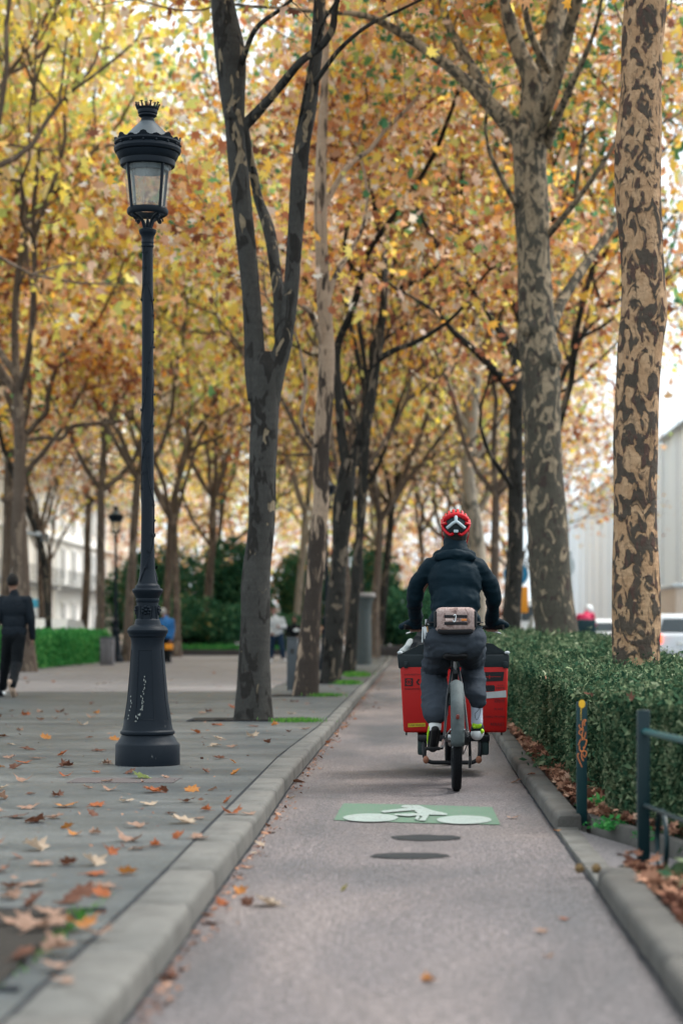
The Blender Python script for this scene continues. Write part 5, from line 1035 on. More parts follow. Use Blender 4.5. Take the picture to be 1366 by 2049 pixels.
# ================================================================ VEHICLES (rear towards the camera at -Y end, built about the origin)
TYRE = M('tyre_rubber', (.015, .015, .016), .8); RIM = M('wheel_rim', (.30, .31, .32), .35); CGL = M('car_glass', (.05, .065, .075), .1); TAIL = emis('tail_light_lit', (1, .07, .02), 2.2); TAILO = M('tail_light_red', (.45, .02, .015), .3); HEADL = emis('head_light_lit', (1, .98, .9), 6)
def car(label, loc, rz, paint, L=4.2, Wd=1.75, H=1.5, lit=True, front=False, van=False, cat='car', name='parked_car', group='cars on the streets beside the avenue'):
    t = thing(name, label, cat, (0, 0, 0), group); w = Wd/2
    pr = [(-L/2, .35), (-L/2-.02, .62), (-L/2+.04, .92), (-L/2+.12, 1.0), (L/2-1.0, .98), (L/2-.25, .82), (L/2, .62), (L/2, .35), (L/2-.1, .25), (-L/2+.1, .25)]
    if van: pr = [(-L/2, .35), (-L/2-.02, .7), (-L/2+.02, H-.5), (L/2-1.2, H-.5), (L/2-.9, 1.15), (L/2-.1, .95), (L/2, .6), (L/2, .35), (L/2-.1, .25), (-L/2+.1, .25)]
    def loft(prof, ws, nm, mat, par):
        mb = MB(); n = len(prof); secs = [(-1, .90), (-.94, 1.0), (.94, 1.0), (1, .90)]; vs = []
        cy_ = sum(p[0] for p in prof)/n; cz_ = sum(p[1] for p in prof)/n
        for s_, k in secs: vs += [(s_*ws(p[1]), cy_+(p[0]-cy_)*(1 if k == 1 else .985), cz_+(p[1]-cz_)*(1 if k == 1 else .93)) for p in prof]
        fs = [(i*n+j, i*n+(j+1) % n, (i+1)*n+(j+1) % n, (i+1)*n+j) for i in range(3) for j in range(n)]+[tuple(range(n)), tuple(range(4*n-1, 3*n-1, -1))]
        mb.add(vs, fs); o = mb.build(nm, mat, par, angle=28); return o
    body = loft(pr, lambda z: w*(1 if z < .8 else .97), 'body', paint, t)
    if van: gh = [(-L/2+.05, H-.5), (-L/2+.15, H-.08), (-L/2+.3, H), (L/2-1.7, H), (L/2-1.5, H-.1), (L/2-1.15, H-.5)]
    else: gh = [(-L/2+.12, .98), (-L/2+.42, H-.10), (-L/2+.65, H-.01), (L/2-1.95, H), (L/2-1.75, H-.05), (L/2-1.0, .98)]
    loft(gh, lambda z: w*(.93-.16*max(0, (z-.98))), 'cabin', paint, t)
    k = -L/2
    mb = MB()
    if van: mb.add([(-w*.75, k-.03, H-.75), (w*.75, k-.03, H-.75), (w*.72, k+.04, H-.25), (-w*.72, k+.04, H-.25)], [(0, 1, 2, 3)])
    else: mb.add([(-w*.80, k+.115, 1.02), (w*.80, k+.115, 1.02), (w*.68, k+.375, H-.14), (-w*.68, k+.375, H-.14)], [(0, 1, 2, 3)])
    mb.build('rear_window', CGL, t, smooth=False)
    for s_ in (-1, 1):
        mb = MB(); xx = s_*(w*.93-.02); ya, yb = (L/2-2.3, L/2-1.4) if van else (-L/2+.75, L/2-1.5); xt = s_*(w*.80+.035)
        mb.add([(xx+s_*.02, ya-.2 if not van else ya, 1.03), (xx+s_*.02, yb+.25, 1.03), (xt, yb-.18, H-.14), (xt, ya+.05, H-.14)], [(0, 1, 2, 3)]); mb.build('side_window', CGL, t, smooth=False)
        mb = MB(); mb.rbox((s_*(w-.13), k-.005, .84 if not van else .95), (.20, .09, .24 if not van else .34), .03); mb.build('tail_light', TAIL if lit else TAILO, t)
        mb = MB(); mb.rbox((s_*(w-.22), L/2-.01, .68), (.34, .08, .16), .03); mb.build('head_light', HEADL if front else MC['sign_white'], t)
        mb = MB(); mb.rbox((s_*(w+.07), L/2-1.35, 1.05), (.16, .08, .13), .03); mb.build('mirror', paint, t)
        for yy in (-L/2+.78, L/2-.82):
            mb = MB(); mb.lathe([(.20, -.10), (.30, -.11), (.325, -.07), (.325, .07), (.30, .11), (.20, .10)], 24, (s_*(w-.11), yy, .325), axis='X'); wh = mb.build('wheel', TYRE, t)
            mb = MB(); mb.lathe([(.02, .09), (.10, .085), (.19, .10), (.205, .08)] if s_ > 0 else [(.02, -.09), (.10, -.085), (.19, -.10), (.205, -.08)], 20, (s_*(w-.11), yy, .325), axis='X'); mb.build('rim', RIM, wh)
    mb = MB(); mb.rbox((0, k-.04, .45), (Wd*.94, .14, .24), .04); mb.build('bumper', M('dark_bumper', (.04, .04, .045), .6) if van else paint, t)
    mb = MB(); mb.rbox((0, k-.035 if not van else k-.04, .72), (.52, .02, .11), .005); mb.build('number_plate', MC['sign_white'], t)
    t.location = loc; t.rotation_euler = (0, 0, rz); return t
SILV = M('silver_paint', (.60, .63, .66), .25, .2, var=.03, bs=0); WHT = M('white_car_paint', (.80, .82, .82), .25, var=.02, bs=0); DARKC = M('dark_car_paint', (.03, .035, .045), .2, var=.05, bs=0)
xx = (1318-VX)/FOC*51
car('silver hatchback with lit red tail lights at the right edge of the picture', (xx+.88+.0, 53.5, 0), R(-3), SILV)
car('white car with lit red tail lights left of the camouflage barked trunk', (7.0, 78, 0), R(2), WHT)
car('white van with lit tail lights between the slim dark trunk and the thick trunk', (4.55, 72, 0), 0, WHT, 5, 1.95, 2.15, van=True, cat='van', name='delivery_van')
car('small pale car glimpsed between dark trunk and thick trunk, nearer than the white van', (3.55+.9, 62, 0), 0, SILV)
for x_, y_, p_, fr, lb in ((-13.4, 74, WHT, True, 'white car with bright headlights beyond the hedge at the left'), (-14.6, 84, WHT, False, 'white car behind the first one beyond the hedge'), (-16.2, 92, WHT, True, 'white car farther up the left street between two brown trunks'), (-13.6, 103, SILV, False, 'pale car at the far end of the left street')):
    car(lb, (x_, y_, 0), R(180) if fr else 0, p_, front=fr, lit=not fr)
car('white van parked on the left street behind the thin leaning tree', (-18.6, 98, 0), 0, WHT, 5.2, 1.95, 2.2, lit=False, van=True, cat='van', name='delivery_van')
# ================================================================ PEOPLE
TS = bpy.data.scenes.new('workbench')
def evalmesh(o):
    TS.collection.objects.link(o); vl = TS.view_layers[0]; vl.update(); dg = vl.depsgraph
    me = bpy.data.meshes.new_from_object(o.evaluated_get(dg)); TS.collection.objects.unlink(o); return me
def flesh(name, mb, mats, parent, vox=.009, it=6, disp=None, keep=None):
    me = mb.mesh(name); o = bpy.data.objects.new(name, me)
    r = o.modifiers.new('r', 'REMESH'); r.mode = 'VOXEL'; r.voxel_size = vox; r.use_smooth_shade = True
    s = o.modifiers.new('s', 'SMOOTH'); s.factor = .5; s.iterations = it
    nm = evalmesh(o)
    bpy.data.objects.remove(o); bpy.data.meshes.remove(me); nm.name = name
    if disp:
        cs = [(v.co.copy(), v.normal.copy()) for v in nm.vertices]; out = []
        for c, nr in cs:
            d = 0.
            for amp, fr, st in disp: k = mnoise.noise(Vector((c.x*fr*st[0], c.y*fr*st[1], c.z*fr*st[2]))); d += amp*(1-2*abs(k) if st[3] else k)
            out += (c+nr*d)[:]
        nm.vertices.foreach_set('co', out); nm.update()
    if keep:
        bm = bmesh.new(); bm.from_mesh(nm); bmesh.ops.delete(bm, geom=[v for v in bm.verts if not keep(v.co)], context='VERTS'); bm.to_mesh(nm); bm.free()
    return link(name, nm, mats, parent)
SKIN = M('skin', (.30, .16, .12), .5, var=.08, bs=.05); SKIND = M('skin_brown', (.22, .12, .08), .5, var=.08, bs=.05)
def hand(mb, w, d, pn, side, curl=.5, k=1.):
    d = Vector(d).normalized(); pn = Vector(pn); pn = (pn-d*pn.dot(d)).normalized(); lat = d.cross(pn)*side; w = Vector(w)
    rot = Matrix((lat, d, pn)).transposed(); mb.ell(w+d*.048*k, (.040*k, .052*k, .017*k), rot, 10, 8); mb.cap(w, .025*k, w+d*.03*k, .024*k, 8)
    for i, l in enumerate((.070, .078, .072, .056)):
        p = w+d*(.088-.004*abs(i-1))*k+lat*(.030-.020*i)*k; a = .15
        for j, f in enumerate((.45, .32, .23)):
            a += curl*(1., 1.15, .9)[j]; q = p+(d*math.cos(a)+pn*math.sin(a))*l*f*k*1.1; mb.cap(p, (.0100-.001*j)*k, q, (.0092-.001*j)*k, 7); p = q
    p = w+d*.025*k+lat*.030*k
    for j, (l, r_) in enumerate(((.040, .012), (.030, .0105), (.024, .009))):
        v_ = (d*(.55+.2*j)+lat*(.75-.35*j)+pn*(.25+curl*.5*j)).normalized(); q = p+v_*l*k; mb.cap(p, r_*k, q, r_*.9*k, 7); p = q
def basis(f):
    f = Vector((f[0], f[1], 0)).normalized(); u = Vector((0, 0, 1)); return Matrix((f.cross(u), f, u)).transposed(), f, f.cross(u)
def figure(t, J, body=SKIN, top=None, bottom=None, shoes=None, hair=None, hands=(.4, .4), vox=.009, k=1., loose=1., tname='jacket', hairlen=0, wr=.006, palm=(-1, -1), sole=None, skirt=None):
    J = {a: Vector(v) for a, v in J.items()}; B, f, rt = basis(J['fwd']); HB, hf, hr = basis(J['hfwd']); hd = J['head']
    mb = MB(); mb.ell(hd, (.076*k, .096*k, .115*k), HB); mb.ell(hd+hf*.028*k+Vector((0, 0, -.062*k)), (.055*k, .062*k, .058*k), HB); mb.cap(J['neck']+Vector((0, 0, -.03)), .058*k, hd+Vector((0, 0, -.06*k))-hf*.015*k, .052*k)
    mb.cap(hd+hf*.088*k+Vector((0, 0, .012*k)), .010*k, hd+hf*.112*k+Vector((0, 0, -.022*k)), .014*k, 8)
    for s_ in (-1, 1):
        mb.ell(hd+hr*s_*.078*k+Vector((0, 0, -.012*k)), (.012*k, .020*k, .030*k), HB, 8, 6); mb.ell(hd+hf*.086*k+hr*s_*.030*k+Vector((0, 0, .026*k)), (.020*k, .012*k, .007*k), HB, 8, 6)
    mb.ell(hd+hf*.088*k+Vector((0, 0, -.052*k)), (.024*k, .012*k, .007*k), HB, 8, 6)
    ch = (J['shL']+J['shR'])/2; hp = (J['hiL']+J['hiR'])/2
    mb.cap(ch+Vector((0, 0, -.06)), .10*k, hp, .10*k); mb.cap(J['shL'], .045*k, J['shR'], .045*k)
    for s_, a in ((-1, 'L'), (1, 'R')):
        mb.limb([J['sh'+a], J['el'+a], J['wr'+a]], [.048*k, .036*k, .025*k]); mb.limb([J['hi'+a], J['kn'+a], J['an'+a]], [.075*k, .048*k, .036*k]); mb.limb([J['an'+a], J['to'+a]], [.034*k, .026*k])
        dv = J.get('hd'+a, J['wr'+a]-J['el'+a]); hand(mb, J['wr'+a], dv, J.get('pn'+a, rt*(-s_)), s_*palm[0 if a == 'L' else 1], hands[0 if a == 'L' else 1], k)
    flesh('person', mb, body, t, min(vox, .008), 3).name = 'body'
    eye = M('eye_dark', (.03, .02, .015), .2)
    for s_ in (-1, 1): mb = MB(); mb.ell(hd+hf*.088*k+hr*s_*.030*k+Vector((0, 0, .010*k)), (.012*k, .007*k, .007*k), HB, 8, 6); mb.build('eye', eye, t)
    L = loose; tilt = (ch-hp).normalized(); tf = (f-tilt*f.dot(tilt)).normalized(); TB = Matrix((tf.cross(tilt), tf, tilt)).transposed()
    sw = (J['shR']-J['shL']).length/2
    if top:
        mb = MB(); mb.ell(ch.lerp(hp, .22), (sw*1.02*L, .128*k*L, .20*k), TB, 18, 12); mb.ell(ch.lerp(hp, .58), (sw*.90*L, .118*k*L, .20*k), TB, 18, 12); mb.ell(ch.lerp(hp, .86), (sw*.90*L, .122*k*L, .14*k), TB, 18, 12)
        mb.cap(J['shL'], .062*k*L, J['shR'], .062*k*L); mb.cap(ch+tilt*.05*k, .075*k, J['neck']+Vector((0, 0, .005)), .060*k)
        for a in 'LR': mb.limb([J['sh'+a], J['el'+a], J['wr'+a]], [.066*k*L, .052*k*L, .040*k*L])
        flesh(tname, mb, top, t, vox, 5, [(wr, 9, (1, 1, .9, 0)), (wr*.6, 17, (.8, .8, 1.8, 1))])
    if bottom:
        mb = MB(); mb.ell(hp+Vector((0, 0, .03)), (.165*k, .125*k, .13*k), B, 16, 10)
        for a in 'LR': mb.limb([J['hi'+a], J['kn'+a], J['an'+a]+Vector((0, 0, .035))], [.098*k*L, .072*k*L, .056*k*L])
        flesh('trousers', mb, bottom, t, vox, 4, [(wr, 8, (1, 1, .8, 0)), (wr*.7, 16, (.7, .7, 2., 1))])
    if shoes:
        for a in 'LR':
            d = (J['to'+a]-J['an'+a]); an, to = J['an'+a], J['to'+a]; heel = an+Vector((0, 0, -.055*k))-(Vector((d.x, d.y, 0)).normalized()*.03*k if abs(d.z) < .1 else d.normalized()*.0)
            mb = MB(); mb.limb([heel, heel.lerp(to, .5), to], [.042*k, .044*k, .040*k]); mb.cap(an, .042*k, heel, .042*k); sh = flesh('shoe', mb, shoes, t, .008, 2)
            if sole: mb = MB(); off = Vector((0, 0, -.030*k)); mb.limb([heel+off, heel.lerp(to, .5)+off, to+off], [.036*k, .034*k, .034*k], 10); flesh('sole', mb, sole, sh, .008, 1)
    if hair:
        mb = MB(); mb.ell(hd-hf*.012*k+Vector((0, 0, .020*k)), (.084*k, .098*k, .110*k), HB, 16, 12)
        cut = hd+hf*.045*k
        flesh('hair', mb, hair, t, .009, 1, [(.006, 30, (1, 1, 1, 0))], keep=lambda c: (c-hd).dot(hf) < .055*k or c.z > hd.z+.06*k if hairlen == 0 else True)
HAIR = M('hair_dark', (.012, .010, .009), .7, bs=.6, bscale=90); HAIRG = M('hair_grey', (.35, .33, .31), .7, bs=.5, bscale=80)
BLK = M('black_cloth', (.003, .005, .007), .85, bs=.3); NAVY = M('dark_jacket_cloth', (.006, .011, .017), .8, bs=.4, bscale=60); JEAN = M('blue_jeans', (.012, .03, .06), .9, bs=.3, bscale=70); SWE = M('pale_sweater', (.50, .52, .53), .9, bs=.5, bscale=50); WSH = M('white_shoe', (.75, .76, .76), .5); TSH = M('tan_suede', (.50, .36, .27), .8); BLUEJ = M('blue_anorak', (.02, .13, .34), .6)
# man walking away at the left
Yb = 28.6; z0 = .10
def W3(px, z, Y): return Vector(((px-VX)/FOC*Y, Y, z))
t = thing('person', 'person in a dark jacket and black trousers walking away at the far left', 'person', (-5.68, Yb, z0))
J = dict(fwd=(-.12, 1), hfwd=(-.1, 1), head=W3(26, 1.745, Yb+.02), neck=W3(28, 1.60, Yb), shL=W3(3, 1.485, Yb), shR=W3(56, 1.485, Yb), elL=W3(-6, 1.22, Yb-.08), elR=W3(63, 1.22, Yb-.02), wrL=W3(-9, .97, Yb+.10), wrR=W3(66, .95, Yb+.10), hiL=W3(19, .97, Yb), hiR=W3(38, .97, Yb),
     knL=W3(12, .60, Yb+.22), knR=W3(34, .58, Yb+.02), anL=W3(6, .20, Yb+.42), anR=W3(25, .26, Yb-.38), toL=W3(3, .145, Yb+.60), toR=W3(27, .135, Yb-.22))
figure(t, J, SKIND, NAVY, BLK, None, HAIR, (.35, .35), loose=1.08, wr=.007, hairlen=1)
SH = MB(); SH.limb([W3(20, .33, Yb-.42), W3(25, .22, Yb-.36), W3(28, .145, Yb-.24)], [.036, .046, .040]); flesh('shoe', SH, TSH, t, .008, 2)
SH = MB(); SH.limb([W3(2, .155, Yb+.40), W3(-1, .15, Yb+.52), W3(-4, .145, Yb+.62)], [.042, .044, .04]); flesh('shoe', SH, BLK, t, .008, 2)
# a second walker's foot just entering at the left edge is the front foot of another person beside him
t = thing('person', 'person almost outside the left edge, only a dark white tipped shoe showing', 'person', (-6.0, 29.2, z0)); Y2 = 29.0
J = dict(fwd=(-.1, 1), hfwd=(0, 1), head=W3(-62, 1.66, Y2), neck=W3(-61, 1.52, Y2), shL=W3(-86, 1.40, Y2), shR=W3(-36, 1.40, Y2), elL=W3(-94, 1.14, Y2), elR=W3(-30, 1.14, Y2), wrL=W3(-92, .9, Y2+.1), wrR=W3(-31, .9, Y2+.1), hiL=W3(-70, .92, Y2), hiR=W3(-52, .92, Y2), knL=W3(-66, .55, Y2+.2), knR=W3(-36, .55, Y2+.05), anL=W3(-62, .19, Y2+.3), anR=W3(-12, .20, Y2-.30), toL=W3(-61, .14, Y2+.5), toR=W3(6, .145, Y2-.20))
figure(t, J, SKIN, BLK, JEAN, None, HAIR)
SH = MB(); SH.limb([W3(-14, .20, Y2-.32), W3(-4, .165, Y2-.27), W3(5, .145, Y2-.22)], [.042, .044, .038]); s_ = flesh('shoe', SH, NAVY, t, .008, 2); SH = MB(); SH.cap(W3(6, .150, Y2-.225), .034, W3(9, .148, Y2-.21), .028); flesh('toe_cap', SH, WSH, s_, .008, 1)
# man in pale sweater facing the camera
Y3 = 62.; zz = .1; t = thing('person', 'person in a pale grey sweater, blue jeans and white shoes facing the camera', 'person', tuple(W3(553, .1, Y3)))
J = dict(fwd=(.15, -1), hfwd=(.1, -1), head=W3(547, 1.66, Y3), neck=W3(549, 1.52, Y3), shL=W3(564, 1.40, Y3), shR=W3(539, 1.40, Y3), elL=W3(570, 1.17, Y3-.02), elR=W3(535, 1.15, Y3), wrL=W3(560, 1.18, Y3-.28), wrR=W3(541, 1.0, Y3-.18), hiL=W3(560, .92, Y3), hiR=W3(546, .92, Y3), knL=W3(564, .52, Y3-.06), knR=W3(544, .52, Y3), anL=W3(567, .18, Y3), anR=W3(543, .18, Y3-.05), toL=W3(569, .14, Y3-.18), toR=W3(541, .14, Y3-.23))
figure(t, J, SKIN, SWE, JEAN, WSH, HAIR, (.7, .4), loose=1.22, tname='sweater', vox=.012)
# person in black beyond the bollard
Y4 = 60.; t = thing('person', 'person in a black top with a white print, half hidden behind the square bollard', 'person', tuple(W3(588, .1, Y4)))
J = dict(fwd=(-.1, -1), hfwd=(-.3, -1), head=W3(589, 1.40, Y4), neck=W3(589, 1.27, Y4), shL=W3(600, 1.17, Y4), shR=W3(577, 1.17, Y4), elL=W3(606, .93, Y4), elR=W3(573, .93, Y4-.05), wrL=W3(598, .86, Y4-.25), wrR=W3(579, .80, Y4-.22), hiL=W3(594, .72, Y4), hiR=W3(583, .72, Y4), knL=W3(595, .42, Y4-.12), knR=W3(583, .42, Y4-.1), anL=W3(595, .18, Y4), anR=W3(583, .18, Y4), toL=W3(595, .14, Y4-.2), toR=W3(583, .14, Y4-.2))
figure(t, J, SKIND, BLK, SWE, WSH, HAIR, (.4, .4), loose=1.0, k=.86, vox=.012); mb = MB(); mb.ell(W3(593, 1.07, Y4-.135), (.09, .012, .045)); mb.build('chest_print', MC['sign_white'], t)
# person in blue behind the lamp
Y5 = 59.; t = thing('person', 'grey haired person in a blue jacket standing behind the near lamp post', 'person', tuple(W3(333, .1, Y5)))
J = dict(fwd=(.7, .6), hfwd=(.2, 1), head=W3(327, 1.60, Y5), neck=W3(330, 1.46, Y5), shL=W3(322, 1.34, Y5+.1), shR=W3(344, 1.34, Y5-.1), elL=W3(320, 1.08, Y5+.1), elR=W3(346, 1.08, Y5-.05), wrL=W3(322, .84, Y5+.1), wrR=W3(343, .80, Y5-.12), hiL=W3(329, .86, Y5), hiR=W3(338, .86, Y5), knL=W3(330, .5, Y5), knR=W3(338, .5, Y5), anL=W3(330, .18, Y5), anR=W3(338, .18, Y5-.05), toL=W3(333, .14, Y5+.17), toR=W3(341, .14, Y5+.12))
figure(t, J, SKIN, BLUEJ, BLK, BLK, HAIRG, (.8, .8), loose=1.15, vox=.012)
t = thing('handbag', 'orange bag hanging beside the legs of the person in blue behind the near lamp', 'bag', tuple(W3(338, .55, Y5-.2))); mb = MB(); mb.rbox(W3(338, .58, Y5-.2), (.24, .09, .17), .02); mb.build('bag_body', MC['sign_orange'], t); mb = MB(); c = W3(341, .66, Y5-.2); mb.tube([c+Vector((-.07, 0, 0)), c+Vector((-.03, 0, .12)), c+Vector((.03, 0, .12)), c+Vector((.07, 0, 0))], .007, 6); mb.build('handle', BLK, t)
# ================================================================ CARGO BICYCLE
BX, BY = .297, 13.13
FR = M('bike_frame_paint', (.006, .007, .009), .35, bs=.05); STEEL = M('brushed_steel', (.45, .47, .48), .3, .8, bs=0); RUB = M('bike_tyre', (.005, .006, .008), .85, bs=.5, bscale=120, bd=.003); MUD = M('grey_mudguard', (.055, .068, .070), .7, var=.6, scale=14, bs=.3); SAD = M('saddle_black', (.004, .004, .005), .6)
bk = thing('cargo_bicycle', 'dark cargo bicycle seen from behind with a grey rear mudguard and wide handlebar', 'bicycle', (BX, BY, 0))
def X(dx, dy, z): return Vector((BX+dx, BY+dy, z))
def wheel(cy_, r, nm='rear'):
    mb = MB(); n = 56
    prof = [(r-.052, -.022), (r-.035, -.031), (r-.014, -.030), (r-.004, -.020), (r, 0), (r-.004, .020), (r-.014, .030), (r-.035, .031), (r-.052, .022)]
    mb.lathe(prof, n, (BX, BY+cy_, r), axis='X'); o = mb.build('wheel', RUB, bk, angle=50)
    mb = MB(); mb.lathe([(r-.052, -.020), (r-.075, -.012), (r-.078, 0), (r-.075, .012), (r-.052, .020)], n, (BX, BY+cy_, r), axis='X'); mb.build('rim', STEEL, o)
    mb = MB(); c = X(0, cy_, r)
    for k in range(32):
        a = k*math.pi/16; s_ = 1 if k % 2 else -1; mb.tube([c+Vector((s_*.03, .025*math.cos(a+.5), .025*math.sin(a+.5))), c+Vector((0, (r-.076)*math.cos(a), (r-.076)*math.sin(a)))], .0012, 4)
    mb.build('spokes', STEEL, o); mb = MB(); mb.lathe([(.0, -.06), (.02, -.055), (.018, 0), (.02, .055), (0, .06)], 16, (BX, BY+cy_, r), axis='X'); mb.build('hub', STEEL, o)
    mb = MB(); nk = 90
    for k in range(nk):
        a = 2*math.pi*k/nk
        for s_ in (-.014, .0, .014): mb.box(c+Vector((s_, (r+.0005)*math.cos(a+s_*3), (r+.0005)*math.sin(a+s_*3))), (.008, .012, .004), rot=Matrix.Rotation(a-math.pi/2, 3, 'X'))
    mb.build('tread', RUB, o, smooth=False); return o
wheel(0, .35); wheel(2.55, .25)
def mudguard(cy_, r, a0, a1, w):
    mb = MB(); vs = []; n = 28; K = 9
    for i in range(n+1):
        a = a0+(a1-a0)*i/n
        for j in range(K):
            q = -1+2*j/(K-1); rr = r-.022*q*q; vs.append(X(q*w/2, cy_+rr*math.cos(a), r+0+rr*math.sin(a)) if False else X(q*w/2, cy_+rr*math.cos(a), .35+rr*math.sin(a)))
    fs = [(i*K+j, i*K+j+1, (i+1)*K+j+1, (i+1)*K+j) for i in range(n) for j in range(K-1)]; mb.add(vs, fs); o = mb.build('mudguard', MUD, bk); md = o.modifiers.new('solid', 'SOLIDIFY'); md.thickness = .003; return o
mg = mudguard(0, .378, R(186), R(35), .088)
mb = MB(); c = X(0, -.378, .47); mb.rbox(X(0, -.368, .50), (.022, .016, .03), .004); mb.build('reflector', M('dark_reflector', (.12, .02, .015), .3), mg)
for s_ in (-1, 1): mb = MB(); mb.tube([X(s_*.045, -.36, .42), X(s_*.075, -.18, .37), X(s_*.072, 0, .35)], .0035, 6); mb.build('stay', STEEL, mg)
def ft(nm, pts, r, mat=None, par=None, n=12): mb = MB(); mb.tube(pts, r, n); return mb.build(nm, mat or FR, par or bk)
fr_ = ft('frame', [X(0, .52, .30), X(0, .34, .78)], .020)
for s_ in (-1, 1):
    ft('seat_stay', [X(s_*.020, .33, .80), X(s_*.055, .20, .60), X(s_*.078, 0, .355)], .0095, par=fr_); ft('chain_stay', [X(s_*.030, .48, .30), X(s_*.060, .30, .315), X(s_*.078, 0, .35)], .011, par=fr_)
ft('seat_stay_bridge', [X(-.05, .17, .56), X(.05, .17, .56)], .008, par=fr_)
ft('seat_post', [X(0, .34, .78), X(0, .29, .875)], .014, STEEL); ft('main_tube', [X(0, .50, .32), X(0, .95, .26), X(0, 1.6, .22), X(0, 2.3, .40), X(0, 2.45, .62)], .026); ft('top_tube', [X(0, .32, .78), X(0, .95, .70)], .020); ft('head_tube', [X(0, .92, .48), X(0, .84, .98)], .020)
ft('fork', [X(-.05, 2.55, .25), X(-.05, 2.46, .56), X(.05, 2.46, .56), X(.05, 2.55, .25)], .012)
mb = MB(); mb.ell(X(0, .27, .882), (.085, .11, .030)); mb.limb([X(0, .27, .885), X(0, .48, .89)], [.045, .018]); mb.ell(X(-.045, .24, .885), (.045, .08, .030)); mb.ell(X(.045, .24, .885), (.045, .08, .030)); flesh('saddle', mb, SAD, bk, .008, 4)
ft('steering_column', [X(0, .84, .98), X(0, .80, 1.07)], .014, STEEL); hb = ft('handlebar', [X(-.33, .70, 1.075), X(-.20, .80, 1.075), X(0, .84, 1.075), X(.20, .80, 1.075), X(.33, .70, 1.075)], .0125)
for s_ in (-1, 1): mb = MB(); mb.tube([X(s_*.22, .785, 1.075), X(s_*.345, .69, 1.075)], .0175, 12); mb.build('grip', SAD, hb); ft('brake_lever', [X(s_*.20, .84, 1.07), X(s_*.26, .86, 1.05), X(s_*.33, .83, 1.03)], .006, STEEL, hb, 6)
ft('bell', [X(-.17, .80, 1.09), X(-.17, .80, 1.13)], .03, STEEL); 
for i, (a, b_) in enumerate(((-.24, -.02), (-.15, .02), (-.20, .05))): ft('brake_cable', [X(a, .80, 1.08), X(a+.02, .72, 1.13), X(a+.05, .70, 1.02), X(a+.08+b_, .72, .85), X(-.02, .85, .78)], .003, SAD, n=5)
# cranks, chain guard, derailleur, kickstand
mb = MB(); mb.lathe([(.02, -.003), (.095, -.003), (.1, 0), (.095, .003), (.02, .003)], 32, X(.055, .52, .30), axis='X'); mb.build('chainring', FR, bk)
PL, PR_ = X(-.15, .36, .265), X(.16, .68, .335)
for s_, p in ((-1, PL), (1, PR_)):
    ft('crank', [X(s_*.075, .52, .30), Vector((BX+s_*.085, p.y, p.z))], .011, STEEL); mb = MB(); mb.rbox(p+Vector((0, 0, -.01)), (.10, .075, .022), .006); mb.tube([Vector((BX+s_*.08, p.y, p.z-.01)), p+Vector((0, 0, -.01))], .007, 8); mb.build('pedal', SAD, bk)
ft('derailleur', [X(.085, .0, .35), X(.09, .03, .25), X(.092, .05, .20), X(.088, .02, .15)], .010, n=8)
mb = MB(); mb.lathe([(.012, -.006), (.034, -.006), (.034, .006), (.012, .006)], 16, X(.088, .03, .19), axis='X'); mb.lathe([(.012, -.005), (.030, -.005), (.030, .005), (.012, .005)], 16, X(.09, .05, .26), axis='X'); mb.build('jockey_wheels', FR, bk)
mb = MB(); mb.tube([X(.078, 0, .385), X(.078, .52, .395)], .004, 6); mb.tube([X(.078, 0, .315), X(.06, .52, .21)], .004, 6); mb.build('chain', FR, bk)
mb = MB(); mb.lathe([(.02, -.02), (.05, -.018), (.055, 0), (.05, .018), (.02, .02)], 20, X(.065, 0, .35), axis='X'); mb.build('sprocket', FR, bk)
ks = ft('kickstand', smoothpath([tuple(X(-.205, 1.35, .30)), tuple(X(-.205, 1.30, .19)), tuple(X(-.195, 1.29, .13)), tuple(X(-.16, 1.28, .105)), tuple(X(-.12, 1.28, .10)), tuple(X(0, 1.28, .10)), tuple(X(.12, 1.28, .10)), tuple(X(.155, 1.28, .105)), tuple(X(.19, 1.29, .13)), tuple(X(.20, 1.30, .19)), tuple(X(.20, 1.35, .30))], 3), .0155)
for s_ in (-1, 1): mb = MB(); mb.ell(X(s_*.19, 1.275, .12), (.022, .022, .028)); mb.build('worn_foot', M('worn_copper', (.24, .10, .06), .6), ks)
# the load platform and the red insulated box
mb = MB(); mb.rbox(X(.01, 1.75, .275), (.52, .90, .05), .01); mb.build('load_platform', FR, bk)
for s_ in (-1, 1): mb = MB(); mb.rbox(X(s_*.225+.008, 1.40, .215), (.065, .16, .13), .015); mb.build('platform_bracket', M('dark_bracket', (.02, .035, .035), .6), bk)
RED = M('red_box_plastic', (.36, .006, .005), .5, var=.10, scale=3, bs=.15, bscale=20); LIDM = M('black_lid', (.008, .014, .017), .5, var=.2, bs=.2)
ky = 14.43; kk = ky/FOC
def BXp(px, py, Y=ky): return P(px, py, Y)
bt = thing('cargo_box', 'big red cargo box with a black lid and stickers in front of the rider', 'box', tuple(P(908, 1467, ky+.35)))
def loftbox(a, b, depth, nm, mat, par, rnd=.02):
    """a, b: (left px, right px, py) bottom and top"""
    mb = MB(); p = [BXp(a[0], a[2]), BXp(a[1], a[2]), BXp(b[1], b[2]), BXp(b[0], b[2])]; bm = bmesh.new(); vs = [bm.verts.new(q) for q in p]+[bm.verts.new(q+Vector((0, depth, 0))) for q in p]
    for f_ in ((0, 1, 2, 3), (7, 6, 5, 4), (0, 4, 5, 1), (1, 5, 6, 2), (2, 6, 7, 3), (3, 7, 4, 0)): bm.faces.new([vs[i] for i in f_])
    bmesh.ops.bevel(bm, geom=list(bm.edges), offset=rnd, segments=3, affect='EDGES', profile=.5); bm.verts.index_update(); mb.add([v.co.copy() for v in bm.verts], [[v.index for v in f_.verts] for f_ in bm.faces]); bm.free(); return mb.build(nm, mat, par, angle=40)
